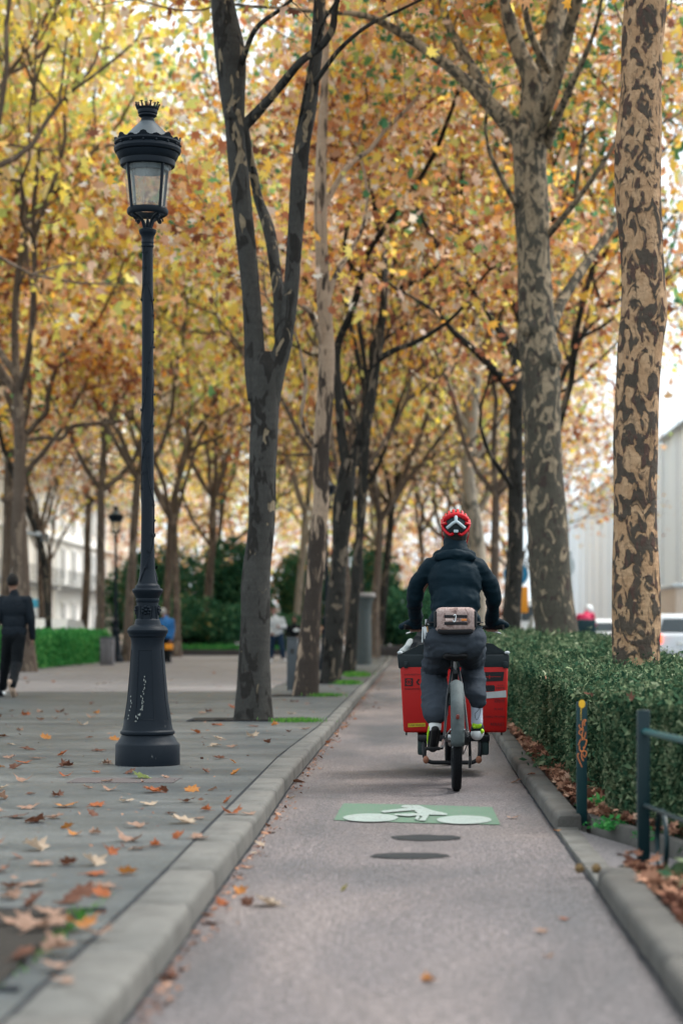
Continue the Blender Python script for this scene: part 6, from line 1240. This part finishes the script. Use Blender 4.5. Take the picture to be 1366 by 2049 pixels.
body_ = loftbox((807, 1013, 1466), (800, 1016, 1330), .72, 'box_body', RED, bt)
lid_ = loftbox((797, 1017, 1338), (794, 1019, 1309), .76, 'lid', LIDM, bt, .012)
lt_ = [(798, 1310), (1015, 1308), (985, 1288), (905, 1280), (840, 1290)]
mb = MB(); q = [BXp(*p_) for p_ in lt_]; mb.add([v+Vector((0, .01, 0)) for v in q]+[v+Vector((0, .72, 0)) for v in q], [(4, 3, 2, 1, 0), (5, 6, 7, 8, 9)]+[(i, (i+1) % 5, 5+(i+1) % 5, 5+i) for i in range(5)]); mb.build('padded_top', LIDM, lid_)
for px in (800, 1014): mb = MB(); mb.ell(BXp(px, 1306), (.02, .012, .012)); mb.build('worn_corner', WP, lid_)
for px, zz_ in ((812, 1337), (1010, 1337)): mb = MB(); mb.rbox(BXp(px, 1330)+Vector((0, -.004, 0)), (.03, .012, .05), .004); mb.build('latch', LIDM, lid_)
STK = M('black_sticker', (.012, .010, .012), .5); REDL = MC['red_box_plastic']; WT = M('white_tape', (.38, .40, .40), .6, var=.15, scale=20); YP = M('yellow_plate', (.45, .33, .02), .5)
yf_ = ky-.0025
def flatpoly(nm, pts, mat, dy=0., par=None):
    mb = MB(); w = [P(x, y, ky) for x, y in pts]; mb.prism([(v.x, v.z) for v in w], yf_-dy-.0012, yf_-dy); return mb.build(nm, mat, par or bt, smooth=False)
def Z1(x, y): return (790+x/5.692, 1290+y/5.692)
def text(s_, px, py, h, mat, nm='lettering', wid=None, dy=.0016, align='LEFT', par=None, Y=ky):
    cu = bpy.data.curves.new('t', 'FONT'); cu.body = s_; cu.size = 1; cu.extrude = 0; cu.align_x = align; o = bpy.data.objects.new('t', cu)
    me = evalmesh(o); bpy.data.objects.remove(o)
    xs = [v.co.x for v in me.vertices]; ys = [v.co.y for v in me.vertices]; w0 = max(xs)-min(xs); h0 = max(ys)-min(ys); sy = h/h0*Y/FOC; sx = (wid/w0*Y/FOC) if wid else sy
    p = P(px, py, Y); x0 = min(xs) if align == 'LEFT' else max(xs); y0 = min(ys)
    for v in me.vertices: v.co = Vector((p.x+(v.co.x-x0)*sx, Y-.0025-dy, p.z+(v.co.y-y0)*sy))
    me.name = nm; return link(nm, me, mat, par or bt, smooth=False)
# left face: square emblem, chevron, small lines, yellow plate
flatpoly('emblem_plate', [Z1(112, 382), Z1(203, 382), Z1(203, 470), Z1(112, 470)], STK)
def ringp(nm, cx, cy_, r0, r1, mat, dy, a0=0, a1=6.2832, n=24):
    mb = MB(); vs = []
    for i in range(n+1):
        a = a0+(a1-a0)*i/n
        for r_ in (r0, r1): v = P(*Z1(cx+r_*math.cos(a), cy_+r_*math.sin(a)), ky); vs.append((v.x, yf_-dy, v.z))
    mb.add(vs, [(2*i, 2*i+1, 2*i+3, 2*i+2) for i in range(n)]); return mb.build(nm, mat, bt, smooth=False)
ringp('emblem_ring', 157, 426, 25, 36, REDL, .0016, .5, 2.8); ringp('emblem_ring', 157, 426, 25, 36, REDL, .0016, 3.6, 5.9)
for pts in ([(150, 402), (164, 402), (164, 416), (150, 416)], [(150, 436), (164, 436), (164, 450), (150, 450)], [(134, 419), (147, 419), (147, 433), (134, 433)], [(167, 419), (180, 419), (180, 433), (167, 433)]): flatpoly('emblem_mark', [Z1(*q) for q in pts], REDL, .0014)
flatpoly('chevron', [Z1(238, 425), Z1(268, 388), Z1(280, 396), Z1(256, 425), Z1(280, 452), Z1(268, 462)], STK)
text('LIVRAISON', *Z1(108, 348), 3.0, STK, wid=31); text('RESPONSABLE', *Z1(112, 512), 3.0, STK, wid=34)
flatpoly('yellow_plate', [Z1(147, 898), Z1(345, 890), Z1(345, 932), Z1(149, 940)], YP); text('LABORIEUX', *Z1(160, 928), 4.2, STK, wid=31, dy=.0018)
# right face: trapezoid with a small cross, rounded sticker, white tape, lines of lettering
flatpoly('black_label', [Z1(1010, 312), Z1(1242, 308), Z1(1228, 412), Z1(1010, 420)], STK); flatpoly('red_cross', [Z1(1070, 345), Z1(1078, 345), Z1(1078, 388), Z1(1070, 388)], REDL, .0014); flatpoly('red_line', [Z1(1030, 363), Z1(1205, 363), Z1(1205, 368), Z1(1030, 368)], REDL, .0016)
flatpoly('rounded_sticker', [Z1(1000, 462), Z1(1120, 460), Z1(1136, 475), Z1(1134, 520), Z1(1120, 530), Z1(1000, 532)], STK)
flatpoly('white_tape', [Z1(1000, 545), Z1(1150, 532), Z1(1262, 520), Z1(1266, 598), Z1(1150, 604), Z1(1000, 614)], WT)
for s_, x_, y_, h_, w_ in (('A LA', 1165, 472, 3.6, 12), ('FERME', 1150, 506, 4, 17), ('VELO', 1130, 640, 4, 20), ('RECETTE', 1130, 660, 3.6, 20), ('PLACE', 1130, 744, 4, 18), ('LIVREZ PROPRE', 1015, 830, 3.6, 41), ('ROULEZ', 1085, 920, 5.4, 28)): text(s_, *Z1(x_, y_), h_, STK, wid=w_)
mb = MB(); rs = random.Random(6)
for i in range(46):
    x_ = rs.choice((rs.uniform(804, 842), rs.uniform(980, 1012))); y_ = rs.uniform(1345, 1462) if i > 22 else rs.uniform(1450, 1464); w_ = rs.uniform(.5, 3.2); h_ = rs.uniform(.25, .7); a_ = [P(x_, y_, ky), P(x_+w_, y_+rs.uniform(-.6, .6), ky)]; mb.add([(a_[0].x, ky-.0031, a_[0].z), (a_[1].x, ky-.0031, a_[1].z), (a_[1].x, ky-.0031, a_[1].z+h_*kk), (a_[0].x, ky-.0031, a_[0].z+h_*kk)], [(0, 1, 2, 3)])
mb.build('scuffs', M('grime_on_red', (.13, .03, .028), .8), bt, smooth=False)
for dx in (-18, 18): mb = MB(); mb.tube([BXp(908+dx*5.3, 1466)+Vector((0, .05, 0)), BXp(908+dx*5.3, 1472)+Vector((0, .05, 0))], .006, 6); mb.build('box_stud', FR, bt)
# things lying on the lid
t = thing('black_bag', 'crumpled black bag strapped on the left of the red box lid', 'bag', tuple(P(838, 1306, ky+.25))); mb = MB(); mb.limb([P(826, 1306, ky+.2), P(836, 1296, ky+.25), P(845, 1285, ky+.3), P(850, 1268, ky+.35)], [.03, .055, .07, .06]); mb.ell(P(848, 1300, ky+.25), (.08, .12, .06)); flesh('bag_body', mb, BLK, t, .008, 3, [(.008, 12, (1, 1, 1, 1))])
mb = MB(); mb.rbox(P(838, 1301, ky+.10), (.05, .02, .03), .006); mb.build('orange_tab', M('orange_tab', (.75, .12, .04), .5), t)
t = thing('white_cloth', 'crumpled pale cloth at the left corner of the red box lid', 'cloth', tuple(P(812, 1308, ky+.3))); mb = MB(); mb.limb([P(802, 1306, ky+.3), P(810, 1302, ky+.33), P(818, 1294, ky+.36), P(822, 1284, ky+.4)], [.018, .03, .032, .022]); flesh('cloth_body', mb, M('pale_cloth', (.30, .33, .33), .8), t, .008, 2, [(.008, 16, (1, 1, 1, 1))])
# ================================================================ RIDER
JK = M('teal_black_jacket', (.002, .011, .018), .7, var=.3, scale=3, bs=.35, bscale=26, spec=.12); TR = M('slate_trousers', (.036, .044, .056), .9, var=.25, scale=4, bs=.35, bscale=40, spec=.1); SOCK = M('white_sock', (.42, .46, .54), .9, bs=.4, bscale=90); NEON = M('neon_green', (.36, .62, .02), .6); SHB = M('shoe_black', (.005, .005, .006), .6)
rd = thing('person', 'delivery rider in a dark teal jacket and red helmet cycling away on the lane', 'person', tuple(X(0, .25, 0)))
hd = X(.005, .47, 1.735); nk = X(0, .44, 1.585); f = Vector((0, 1, 0))
shL, shR = X(-.160, .40, 1.480), X(.148, .40, 1.480); elL, elR = X(-.275, .50, 1.265), X(.262, .50, 1.275); wrL, wrR = X(-.262, .735, 1.105), X(.258, .735, 1.115)
hiL, hiR = X(-.095, .28, .985), X(.095, .28, .985); knL, knR = X(-.135, .74, .77), X(.125, .80, .84); anL, anR = X(-.135, .37, .44), X(.155, .60, .45)
mb = MB(); B_ = basis((0, 1))[0]
mb.ell(hd, (.076, .096, .112)); mb.ell(hd+Vector((0, .03, -.062)), (.052, .06, .055)); mb.cap(nk, .056, hd+Vector((0, -.01, -.06)), .052); mb.cap(hd+Vector((0, .09, .01)), .01, hd+Vector((0, .113, -.024)), .014, 8); mb.ell(hd+Vector((0, .09, -.055)), (.024, .01, .007))
for s_ in (-1, 1): mb.ell(hd+Vector((s_*.078, 0, -.015)), (.012, .02, .03)); mb.ell(hd+Vector((s_*.03, .086, .024)), (.02, .012, .007))
mb.cap(X(0, .38, 1.42), .11, X(0, .28, 1.02), .11); mb.cap(shL, .045, shR, .045); mb.limb([shL, elL, wrL], [.048, .036, .026]); mb.limb([shR, elR, wrR], [.048, .036, .026]); mb.limb([hiL, knL, anL], [.078, .048, .036]); mb.limb([hiR, knR, anR], [.078, .048, .036]); mb.limb([anL, X(-.14, .44, .34)], [.034, .026]); mb.limb([anR, X(.165, .74, .39)], [.034, .026])
# hands closed round the grips, thumbs inward under the bar
for s_, w_ in ((-1, wrL), (1, wrR)):
    gp = X(s_*.272, .755, 1.075); d = (gp+Vector((0, .0, .026))-w_).normalized(); ax = (X(s_*.345, .69, 1.075)-X(s_*.22, .785, 1.075)).normalized()
    mb.cap(w_, .026, w_.lerp(gp, .5)+Vector((0, 0, .014)), .026, 10)
    for i in range(4):
        base = gp+ax*(.034-.022*i)*1.0+Vector((0, -.012, .030)); q = base
        for a in (.3, 1.0, 1.9, 2.8): nq = gp+ax*(.034-.022*i)+Vector((0, math.sin(a)*.030, math.cos(a)*.030)); mb.cap(q, .0100-.0004*i, nq, .0095-.0004*i, 7); q = nq
    mb.cap(gp-ax*.035+Vector((0, -.015, .028)), .014, gp+ax*.035+Vector((0, -.015, .028)), .014, 8)
    th = gp-ax*.044+Vector((0, -.012, .012)); mb.cap(th, .012, gp-ax*.058+Vector((0, .006, -.018)), .0105, 7); mb.cap(gp-ax*.058+Vector((0, .006, -.018)), .0105, gp-ax*.030+Vector((0, .022, -.028)), .009, 7)
flesh('body', mb, SKIN, rd, .006, 3)
for s_ in (-1, 1): mb = MB(); mb.ell(hd+Vector((s_*.03, .088, .008)), (.012, .007, .007)); mb.build('eye', MC['eye_dark'], rd)
mb = MB()
mb.ell(X(-.005, .37, 1.37), (.180, .13, .19)); mb.ell(X(0, .335, 1.24), (.165, .125, .17)); mb.ell(X(0, .30, 1.125), (.172, .130, .10)); mb.ell(X(0, .40, 1.475), (.150, .10, .085)); mb.cap(shL+Vector((.02, 0, -.012)), .060, shR+Vector((-.02, 0, -.012)), .060); mb.cap(shL+Vector((.03, 0, .01)), .055, X(-.05, .41, 1.565), .05); mb.cap(shR+Vector((-.03, 0, .01)), .055, X(.05, .41, 1.565), .05)
mb.cap(X(-.10, .41, 1.545), .045, X(.09, .41, 1.545), .045); mb.cap(X(-.05, .42, 1.575), .05, X(.045, .42, 1.575), .05); mb.cap(X(0, .43, 1.58), .074, X(.003, .452, 1.650), .070)
mb.limb([shL, X(-.245, .44, 1.38), elL, wrL.lerp(elL, .15)], [.060, .052, .048, .040]); mb.limb([shR, X(.232, .44, 1.38), elR, wrR.lerp(elR, .15)], [.060, .052, .048, .040])
for s_, w_ in ((-1, wrL), (1, wrR)): mb.limb([w_, w_+Vector((s_*.055, .0, -.012)), w_+Vector((s_*.10, -.02, -.026))], [.040, .028, .016], 10)
jk = flesh('jacket', mb, JK, rd, .009, 5, [(.007, 6, (1, 1, 1., 0)), (.010, 6, (.7, .8, 1.6, 1)), (.0045, 13, (.8, 1, 1.7, 1))])
mb = MB(); pts = [(x_*1.0, .40-.065-(.02 if abs(x_) < .06 else 0), z_) for x_, z_ in ((-.115, 1.545), (-.07, 1.555), (0, 1.562), (.07, 1.555), (.112, 1.545))]
mb.limb([X(*p) for p in pts], [.026, .036, .040, .036, .026]); mb.limb([X(-.10, .36, 1.535), X(-.03, .32, 1.515), X(.05, .32, 1.518), X(.10, .36, 1.535)], [.02, .022, .022, .02]); flesh('hood', mb, JK, jk, .008, 4, [(.004, 14, (1, 1, 2, 1))])
mb = MB(); mb.tube([X(a*.01, .40-.100+abs(a)*.0006, 1.455) for a in (-14, -7, 0, 7, 14)], .003, 6); mb.build('seam', JK, jk)
mb = MB(); ringz = [(.172*math.cos(a)*1.0, .30+.128*math.sin(a), 1.072+.006*math.sin(3*a)) for a in np.linspace(0, 6.2832, 33)]; mb.tube([X(*p) for p in ringz], .012, 8, cap=False); mb.build('hem', JK, jk)
mb = MB(); mb.ell(X(0, .28, 1.0), (.170, .135, .11)); mb.ell(X(-.075, .28, .965), (.102, .11, .09)); mb.ell(X(.075, .28, .965), (.102, .11, .09)); mb.ell(X(0, .27, .95), (.14, .11, .08)); mb.cap(hiL, .104, knL, .080); mb.cap(hiR, .104, knR, .078)
mb.limb([knL, knL.lerp(anL, .35)+Vector((0, -.015, 0)), knL.lerp(anL, .7)+Vector((.0, -.02, 0)), anL+Vector((.005, 0, .045))], [.078, .084, .083, .074]); mb.limb([knR, knR.lerp(anR, .35)+Vector((0, -.01, 0)), anR+Vector((-.006, 0, .17)), anR+Vector((.006, 0, .115))], [.078, .076, .066, .054])
mb.cap(anR+Vector((.042, -.012, .105)), .026, anR+Vector((.0, -.01, .16)), .052)
flesh('trousers', mb, TR, rd, .009, 5, [(.011, 6, (1, 1, .8, 0)), (.013, 6.5, (.7, .7, 1.7, 1)), (.006, 14, (.8, .8, 1.7, 1))])
mb = MB(); mb.limb([anR+Vector((0, 0, .16)), anR+Vector((0, 0, .02)), anR+Vector((0, -.005, -.03))], [.042, .040, .042]); flesh('sock', mb, SOCK, rd, .007, 2); mb = MB(); mb.limb([anL+Vector((0, 0, .06)), anL+Vector((0, 0, -.02))], [.042, .040]); flesh('sock', mb, SOCK, rd, .007, 2)
def cutmesh(name, mb, mat, par, keep, vox=.006, it=2): return flesh(name, mb, mat, par, vox, it, keep=keep)
# right shoe flat on its pedal, left shoe heel up
hR = X(.155, .605, .372); tR = X(.175, .80, .372)
mb = MB(); mb.limb([hR, hR.lerp(tR, .5), tR], [.046, .046, .038]); mb.cap(hR+Vector((0, 0, .018)), .040, hR, .044); s1 = flesh('shoe', mb, SHB, rd, .007, 2)
mb = MB(); mb.limb([hR+Vector((0, -.004, -.030)), hR.lerp(tR, .5)+Vector((0, 0, -.032)), tR+Vector((0, 0, -.028))], [.046, .042, .038]); flesh('sole', mb, MC['white_shoe'], s1, .007, 2)
mb = MB(); mb.ell(hR+Vector((-.002, -.034, .030)), (.034, .016, .026)); mb.build('heel_tab', NEON, s1); mb = MB(); mb.ell(hR+Vector((.034, -.028, -.012)), (.014, .022, .018)); mb.ell(hR+Vector((-.02, -.044, .018)), (.010, .008, .010)); mb.build('neon_patch', NEON, s1)
hL = anL+Vector((0, -.012, -.025)); tL = X(-.150, .435, .262)
mb = MB(); mb.limb([hL, hL.lerp(tL, .5), tL], [.044, .044, .036]); s2 = flesh('shoe', mb, MC['white_shoe'], rd, .007, 2, keep=lambda c: c.z > .375)
mb = MB(); mb.limb([hL+Vector((0, .004, -.01)), hL.lerp(tL, .5)+Vector((0, .004, 0)), tL], [.042, .0445, .038]); flesh('upper', mb, SHB, s2, .007, 2, keep=lambda c: c.z < .405)
mb = MB(); a_ = hL+Vector((0, -.030, -.030)); b_ = tL+Vector((0, -.034, 0)); mb.limb([a_, a_.lerp(b_, .5), b_], [.028, .026, .027]); flesh('sole', mb, SHB, s2, .007, 2)
mb = MB(); mb.limb([hL+Vector((-.036, -.006, -.015)), hL.lerp(tL, .45)+Vector((-.038, -.006, 0)), hL.lerp(tL, .85)+Vector((-.034, 0, 0))], [.012, .013, .009], 8); mb.ell(hL+Vector((0, -.01, .055)), (.026, .03, .016)); flesh('neon_edge', mb, NEON, s2, .006, 1)
mb = MB(); mb.tube(smoothpath([tuple(anR+Vector((.03, -.048, .11))), tuple(anR+Vector((.01, -.052, .06))), tuple(anR+Vector((-.015, -.050, .03))), tuple(anR+Vector((-.005, -.048, -.01))), tuple(anR+Vector((.015, -.05, .02))), tuple(anR+Vector((.022, -.05, .08)))], 4), .0016, 5); mb.build('shoelace', SHB, s1)
# helmet: dark liner, red shell bands with gaps, white tail piece
HRED = M('helmet_red', (.48, .008, .015), .25, var=.08, bs=0); HW = M('helmet_silver', (.40, .47, .50), .35); hc = hd+Vector((0, -.008, .018))
hm = bpy.data.objects.new('helmet', None); C.objects.link(hm); hm.parent = rd
mb = MB(); mb.ell(hc+Vector((0, 0, .012)), (.094, .122, .098), nu=28, nv=18); ln = flesh('liner', mb, M('helmet_liner', (.02, .03, .035), .6), hm, .006, 1, keep=lambda c: c.z > hc.z-.040 and (c.y < hc.y+.11))
def hp_(u, v, k=1.):   # u across (-1..1), v over the head from nape (0) to brow (1)
    a = -.35*math.pi/2+v*math.pi*1.12; b = u*1.25; r_ = Vector((math.sin(b)*.101, -math.cos(a)*math.cos(b)*.130, math.sin(a)*math.cos(b)*.112)); return hc+Vector((0, 0, .010))+r_*k
for u0, w_, v0, v1 in ((-.12, .07, .30, .98), (.12, .07, .30, .98), (-.38, .075, .28, .98), (.38, .075, .28, .98), (-.62, .08, .24, .95), (.62, .08, .24, .95), (-.82, .07, .12, .9), (.82, .07, .12, .9)):
    mb = MB(); n_ = 18; vs = []
    for i in range(n_+1):
        v = v0+(v1-v0)*i/n_; e = math.sin(math.pi*i/n_)**.4
        for q, kk_ in ((-1, .985), (-.5, 1.015), (.5, 1.015), (1, .985)): vs.append(hp_(u0+q*w_*1.15*(.55+.45*e), v, kk_+.012*e))
    mb.add(vs, [(i*4+j, i*4+j+1, (i+1)*4+j+1, (i+1)*4+j) for i in range(n_) for j in range(3)]+[(0, 1, 2, 3), tuple(range(4*n_+3, 4*n_-1, -1))]); o = mb.build('shell_rib', HRED, hm); md = o.modifiers.new('solid', 'SOLIDIFY'); md.thickness = .010; md.offset = -1
def hband(nm, pts, r0, mat, k=1.03, fl=1.): mb = MB(); mb.tube([hp_(u, v, k) for u, v in smoothpath(pts, 5)], r0, 10, flat=fl); return mb.build(nm, mat, hm)
hband('shell_rib', [(-.66, .30), (-.4, .33), (0, .345), (.4, .33), (.66, .30)], .016, HRED, 1.02)
hband('shell_rim', [(-.96, .52), (-.93, .30), (-.84, .10), (-.6, .005), (-.30, -.035), (-.16, .0)], [.007]*5+[.010]*21, HRED, 1.0); hband('shell_rim', [(.96, .52), (.93, .30), (.84, .10), (.6, .005), (.30, -.035), (.16, .0)], [.007]*5+[.010]*21, HRED, 1.0)
hband('shell_rib', [(-.94, .22), (-.78, .20), (-.56, .19)], .009, HRED, 1.02); hband('shell_rib', [(.94, .22), (.78, .20), (.56, .19)], .009, HRED, 1.02)
hband('tail_piece', [(-.46, .10), (-.28, .15), (-.12, .19), (0, .205), (.12, .19), (.28, .15), (.46, .10)], .0105, HW, 1.06); hband('tail_piece', [(0, .20), (0, .25), (0, .30)], .011, HW, 1.06)
mb = MB(); mb.rbox(hp_(0, .05, 1.03), (.032, .014, .020), .004); mb.build('size_dial', HW, hm)
for s_ in (-1, 1): mb = MB(); mb.tube([hp_(s_*.93, .25, .97), hd+Vector((s_*.088, .01, -.03)), hd+Vector((s_*.074, .03, -.10)), hd+Vector((s_*.02, .05, -.135))], .005, 6); mb.build('strap', M('red_strap', (.45, .03, .04), .7), hm)
mb = MB(); mb.ell(hd+Vector((0, -.02, -.03)), (.080, .088, .085)); flesh('hair', mb, HAIR, rd, .008, 1, [(.004, 30, (1, 1, 1, 0))], keep=lambda c: c.y < hd.y+.03 and c.z > hd.z-.10)
# waist bag
m, n_, o_ = nt('faded_camouflage_fabric'); co_ = coords(n_); f_ = noise_(n_, co_, 16, 4, .6, .6); prin(n_, o_, ramp_(n_, f_, [(.32, (.07, .045, .042)), (.42, (.20, .13, .115)), (.5, (.36, .27, .245)), (.6, (.26, .18, .165)), (.7, (.42, .33, .30))]), .9, 0, .3, noise_(n_, co_, 120, 2), .3, .003); CAMO = m
wb = thing('waist_bag', 'faded pinkish camouflage waist bag with black webbing worn on the rider lower back', 'bag', tuple(X(-.005, .13, 1.02)))
mb = MB(); mb.rbox(X(-.004, .125, 1.122), (.268, .10, .168), .042, seg=4); bgb = mb.build('bag_body', CAMO, wb)
ns_ = [(v_.co.copy(), v_.normal.copy()) for v_ in bgb.data.vertices]
for v_, (c_, n0) in zip(bgb.data.vertices, ns_): v_.co = c_+n0*.004*mnoise.noise(c_*18)
mb = MB(); mb.rbox(X(-.004, .128, 1.052), (.24, .092, .05), .022, seg=3); mb.build('bag_base', M('bag_base_black', (.012, .012, .014), .7), wb)
for z_ in (1.145, 1.098): mb = MB(); mb.rbox(X(-.002, .073, z_), (.152, .006, .019), .002); mb.build('webbing', MC['bag_base_black'], wb)
mb = MB(); mb.rbox(X(-.045, .0735, 1.122), (.05, .004, .016), .001); mb.build('woven_mark', M('woven_pale', (.55, .42, .38), .8), wb); mb = MB(); mb.rbox(X(.052, .0735, 1.122), (.036, .004, .013), .001); mb.build('woven_orange_mark', M('woven_orange', (.65, .22, .06), .8), wb)
mb = MB(); mb.tube([X(-.016, .066, 1.148), X(-.012, .063, 1.156), X(-.004, .064, 1.156), X(-.001, .066, 1.146), X(-.005, .066, 1.114), X(-.012, .064, 1.108), X(-.019, .066, 1.114), X(-.020, .066, 1.122)], .0032, 8); mb.build('carabiner', M('carabiner_white', (.75, .78, .80), .3, .3), wb)
mb = MB(); mb.tube([X(math.cos(a)*.178, .30+.140*math.sin(a), 1.105) for a in np.linspace(-2.2, 5.2-1.06, 30)], .013, 6, flat=.4); mb.build('belt', MC['bag_base_black'], wb)
for s_ in (-1, 1): mb = MB(); mb.rbox(X(-.004+s_*.128, .135, 1.125), (.03, .09, .11), .012); mb.build('side_wing', MC['bag_base_black'], wb)
t = thing('keys_bundle', 'bunch of steel keys and a tan strap dangling at the rider left hip', 'keys', tuple(X(-.20, .30, 1.05)))
mb = MB()
for i in range(5): mb.tube([X(-.195-.006*i, .26, 1.075), X(-.190-.008*i+.012*(i % 2), .255, 1.02-.012*i)], .0045, 6)
mb.build('keys', STEEL, t); mb = MB(); mb.tube([X(-.19, .25, 1.08), X(-.183, .25, 1.02), X(-.165, .25, .95)], .005, 6); mb.build('strap', M('tan_strap', (.40, .24, .10), .7), t)
mb = MB(); mb.tube(smoothpath([tuple(X(-.205, .25, 1.08)), tuple(X(-.20, .24, 1.03)), tuple(X(-.185, .24, .97)), tuple(X(-.17, .24, .935))], 3), .003, 5); mb.build('cord', STEEL, t)
# ================================================================ DELIVERY SCOOTER with rider, on the street
sx, sy = P(1172, 1262, 55).x, 55.0
t = thing('delivery_scooter', 'scooter with a big dark teal top box on the street beside the thick trunk', 'scooter', (sx, sy, 0))
mb = MB(); mb.rbox((sx, sy, 1.14), (.50, .45, .44), .03); mb.build('top_box', M('teal_black_box', (.012, .04, .05), .5), t)
for yy in (-.1, 1.2):
    mb = MB(); mb.lathe([(.14, -.05), (.22, -.055), (.25, 0), (.22, .055), (.14, .05)], 24, (sx, sy+yy, .25), axis='X'); w_ = mb.build('wheel', TYRE, t); mb = MB(); mb.lathe([(.02, -.05), (.14, -.045), (.14, .045), (.02, .05)], 16, (sx, sy+yy, .25), axis='X'); mb.build('rim', RIM, w_)
mb = MB(); mb.limb([(sx, sy-.2, .7), (sx, sy+.3, .62), (sx, sy+.55, .40), (sx, sy+.9, .38), (sx, sy+1.05, .7), (sx, sy+1.0, .98)], [.13, .17, .13, .13, .12, .07]); flesh('bodywork', mb, DARKC, t, .015, 3)
mb = MB(); mb.tube([(sx-.33, sy+.85, 1.05), (sx, sy+1.0, 1.0), (sx+.33, sy+.85, 1.05)], .015, 8); mb.build('handlebar', FR, t)
mb = MB(); mb.ell((sx, sy-.32, .72), (.09, .02, .035)); mb.build('tail_light', TAILO, t); mb = MB(); mb.rbox((sx, sy-.33, .52), (.17, .01, .12), .003); mb.build('number_plate', MC['sign_white'], t)
t = thing('person', 'scooter rider in a pink red jacket and white helmet above the dark top box', 'person', (sx, sy+.4, .7)); PJ = M('pink_red_jacket', (.62, .03, .10), .6)
Vx = lambda a, b_, c_: (sx+a, sy+b_, c_)
J = dict(fwd=(0, 1), hfwd=(.1, 1), head=Vx(.13, .72, 1.62), neck=Vx(.08, .62, 1.54), shL=Vx(-.15, .55, 1.46), shR=Vx(.22, .55, 1.48), elL=Vx(-.27, .72, 1.2), elR=Vx(.30, .72, 1.2), wrL=Vx(-.28, .88, 1.08), wrR=Vx(.28, .88, 1.08), hiL=Vx(-.1, .38, .88), hiR=Vx(.1, .38, .88), knL=Vx(-.18, .80, .80), knR=Vx(.18, .80, .80), anL=Vx(-.15, .72, .48), anR=Vx(.15, .72, .48), toL=Vx(-.15, .90, .44), toR=Vx(.15, .90, .44))
figure(t, J, SKIN, PJ, BLK, BLK, None, (.8, .8), vox=.014)
mb = MB(); mb.ell(Vx(.13, .71, 1.65), (.125, .145, .13), nu=20, nv=14); hq = mb.build('helmet', MC['sign_white'], t)

bpy.data.scenes.remove(TS)
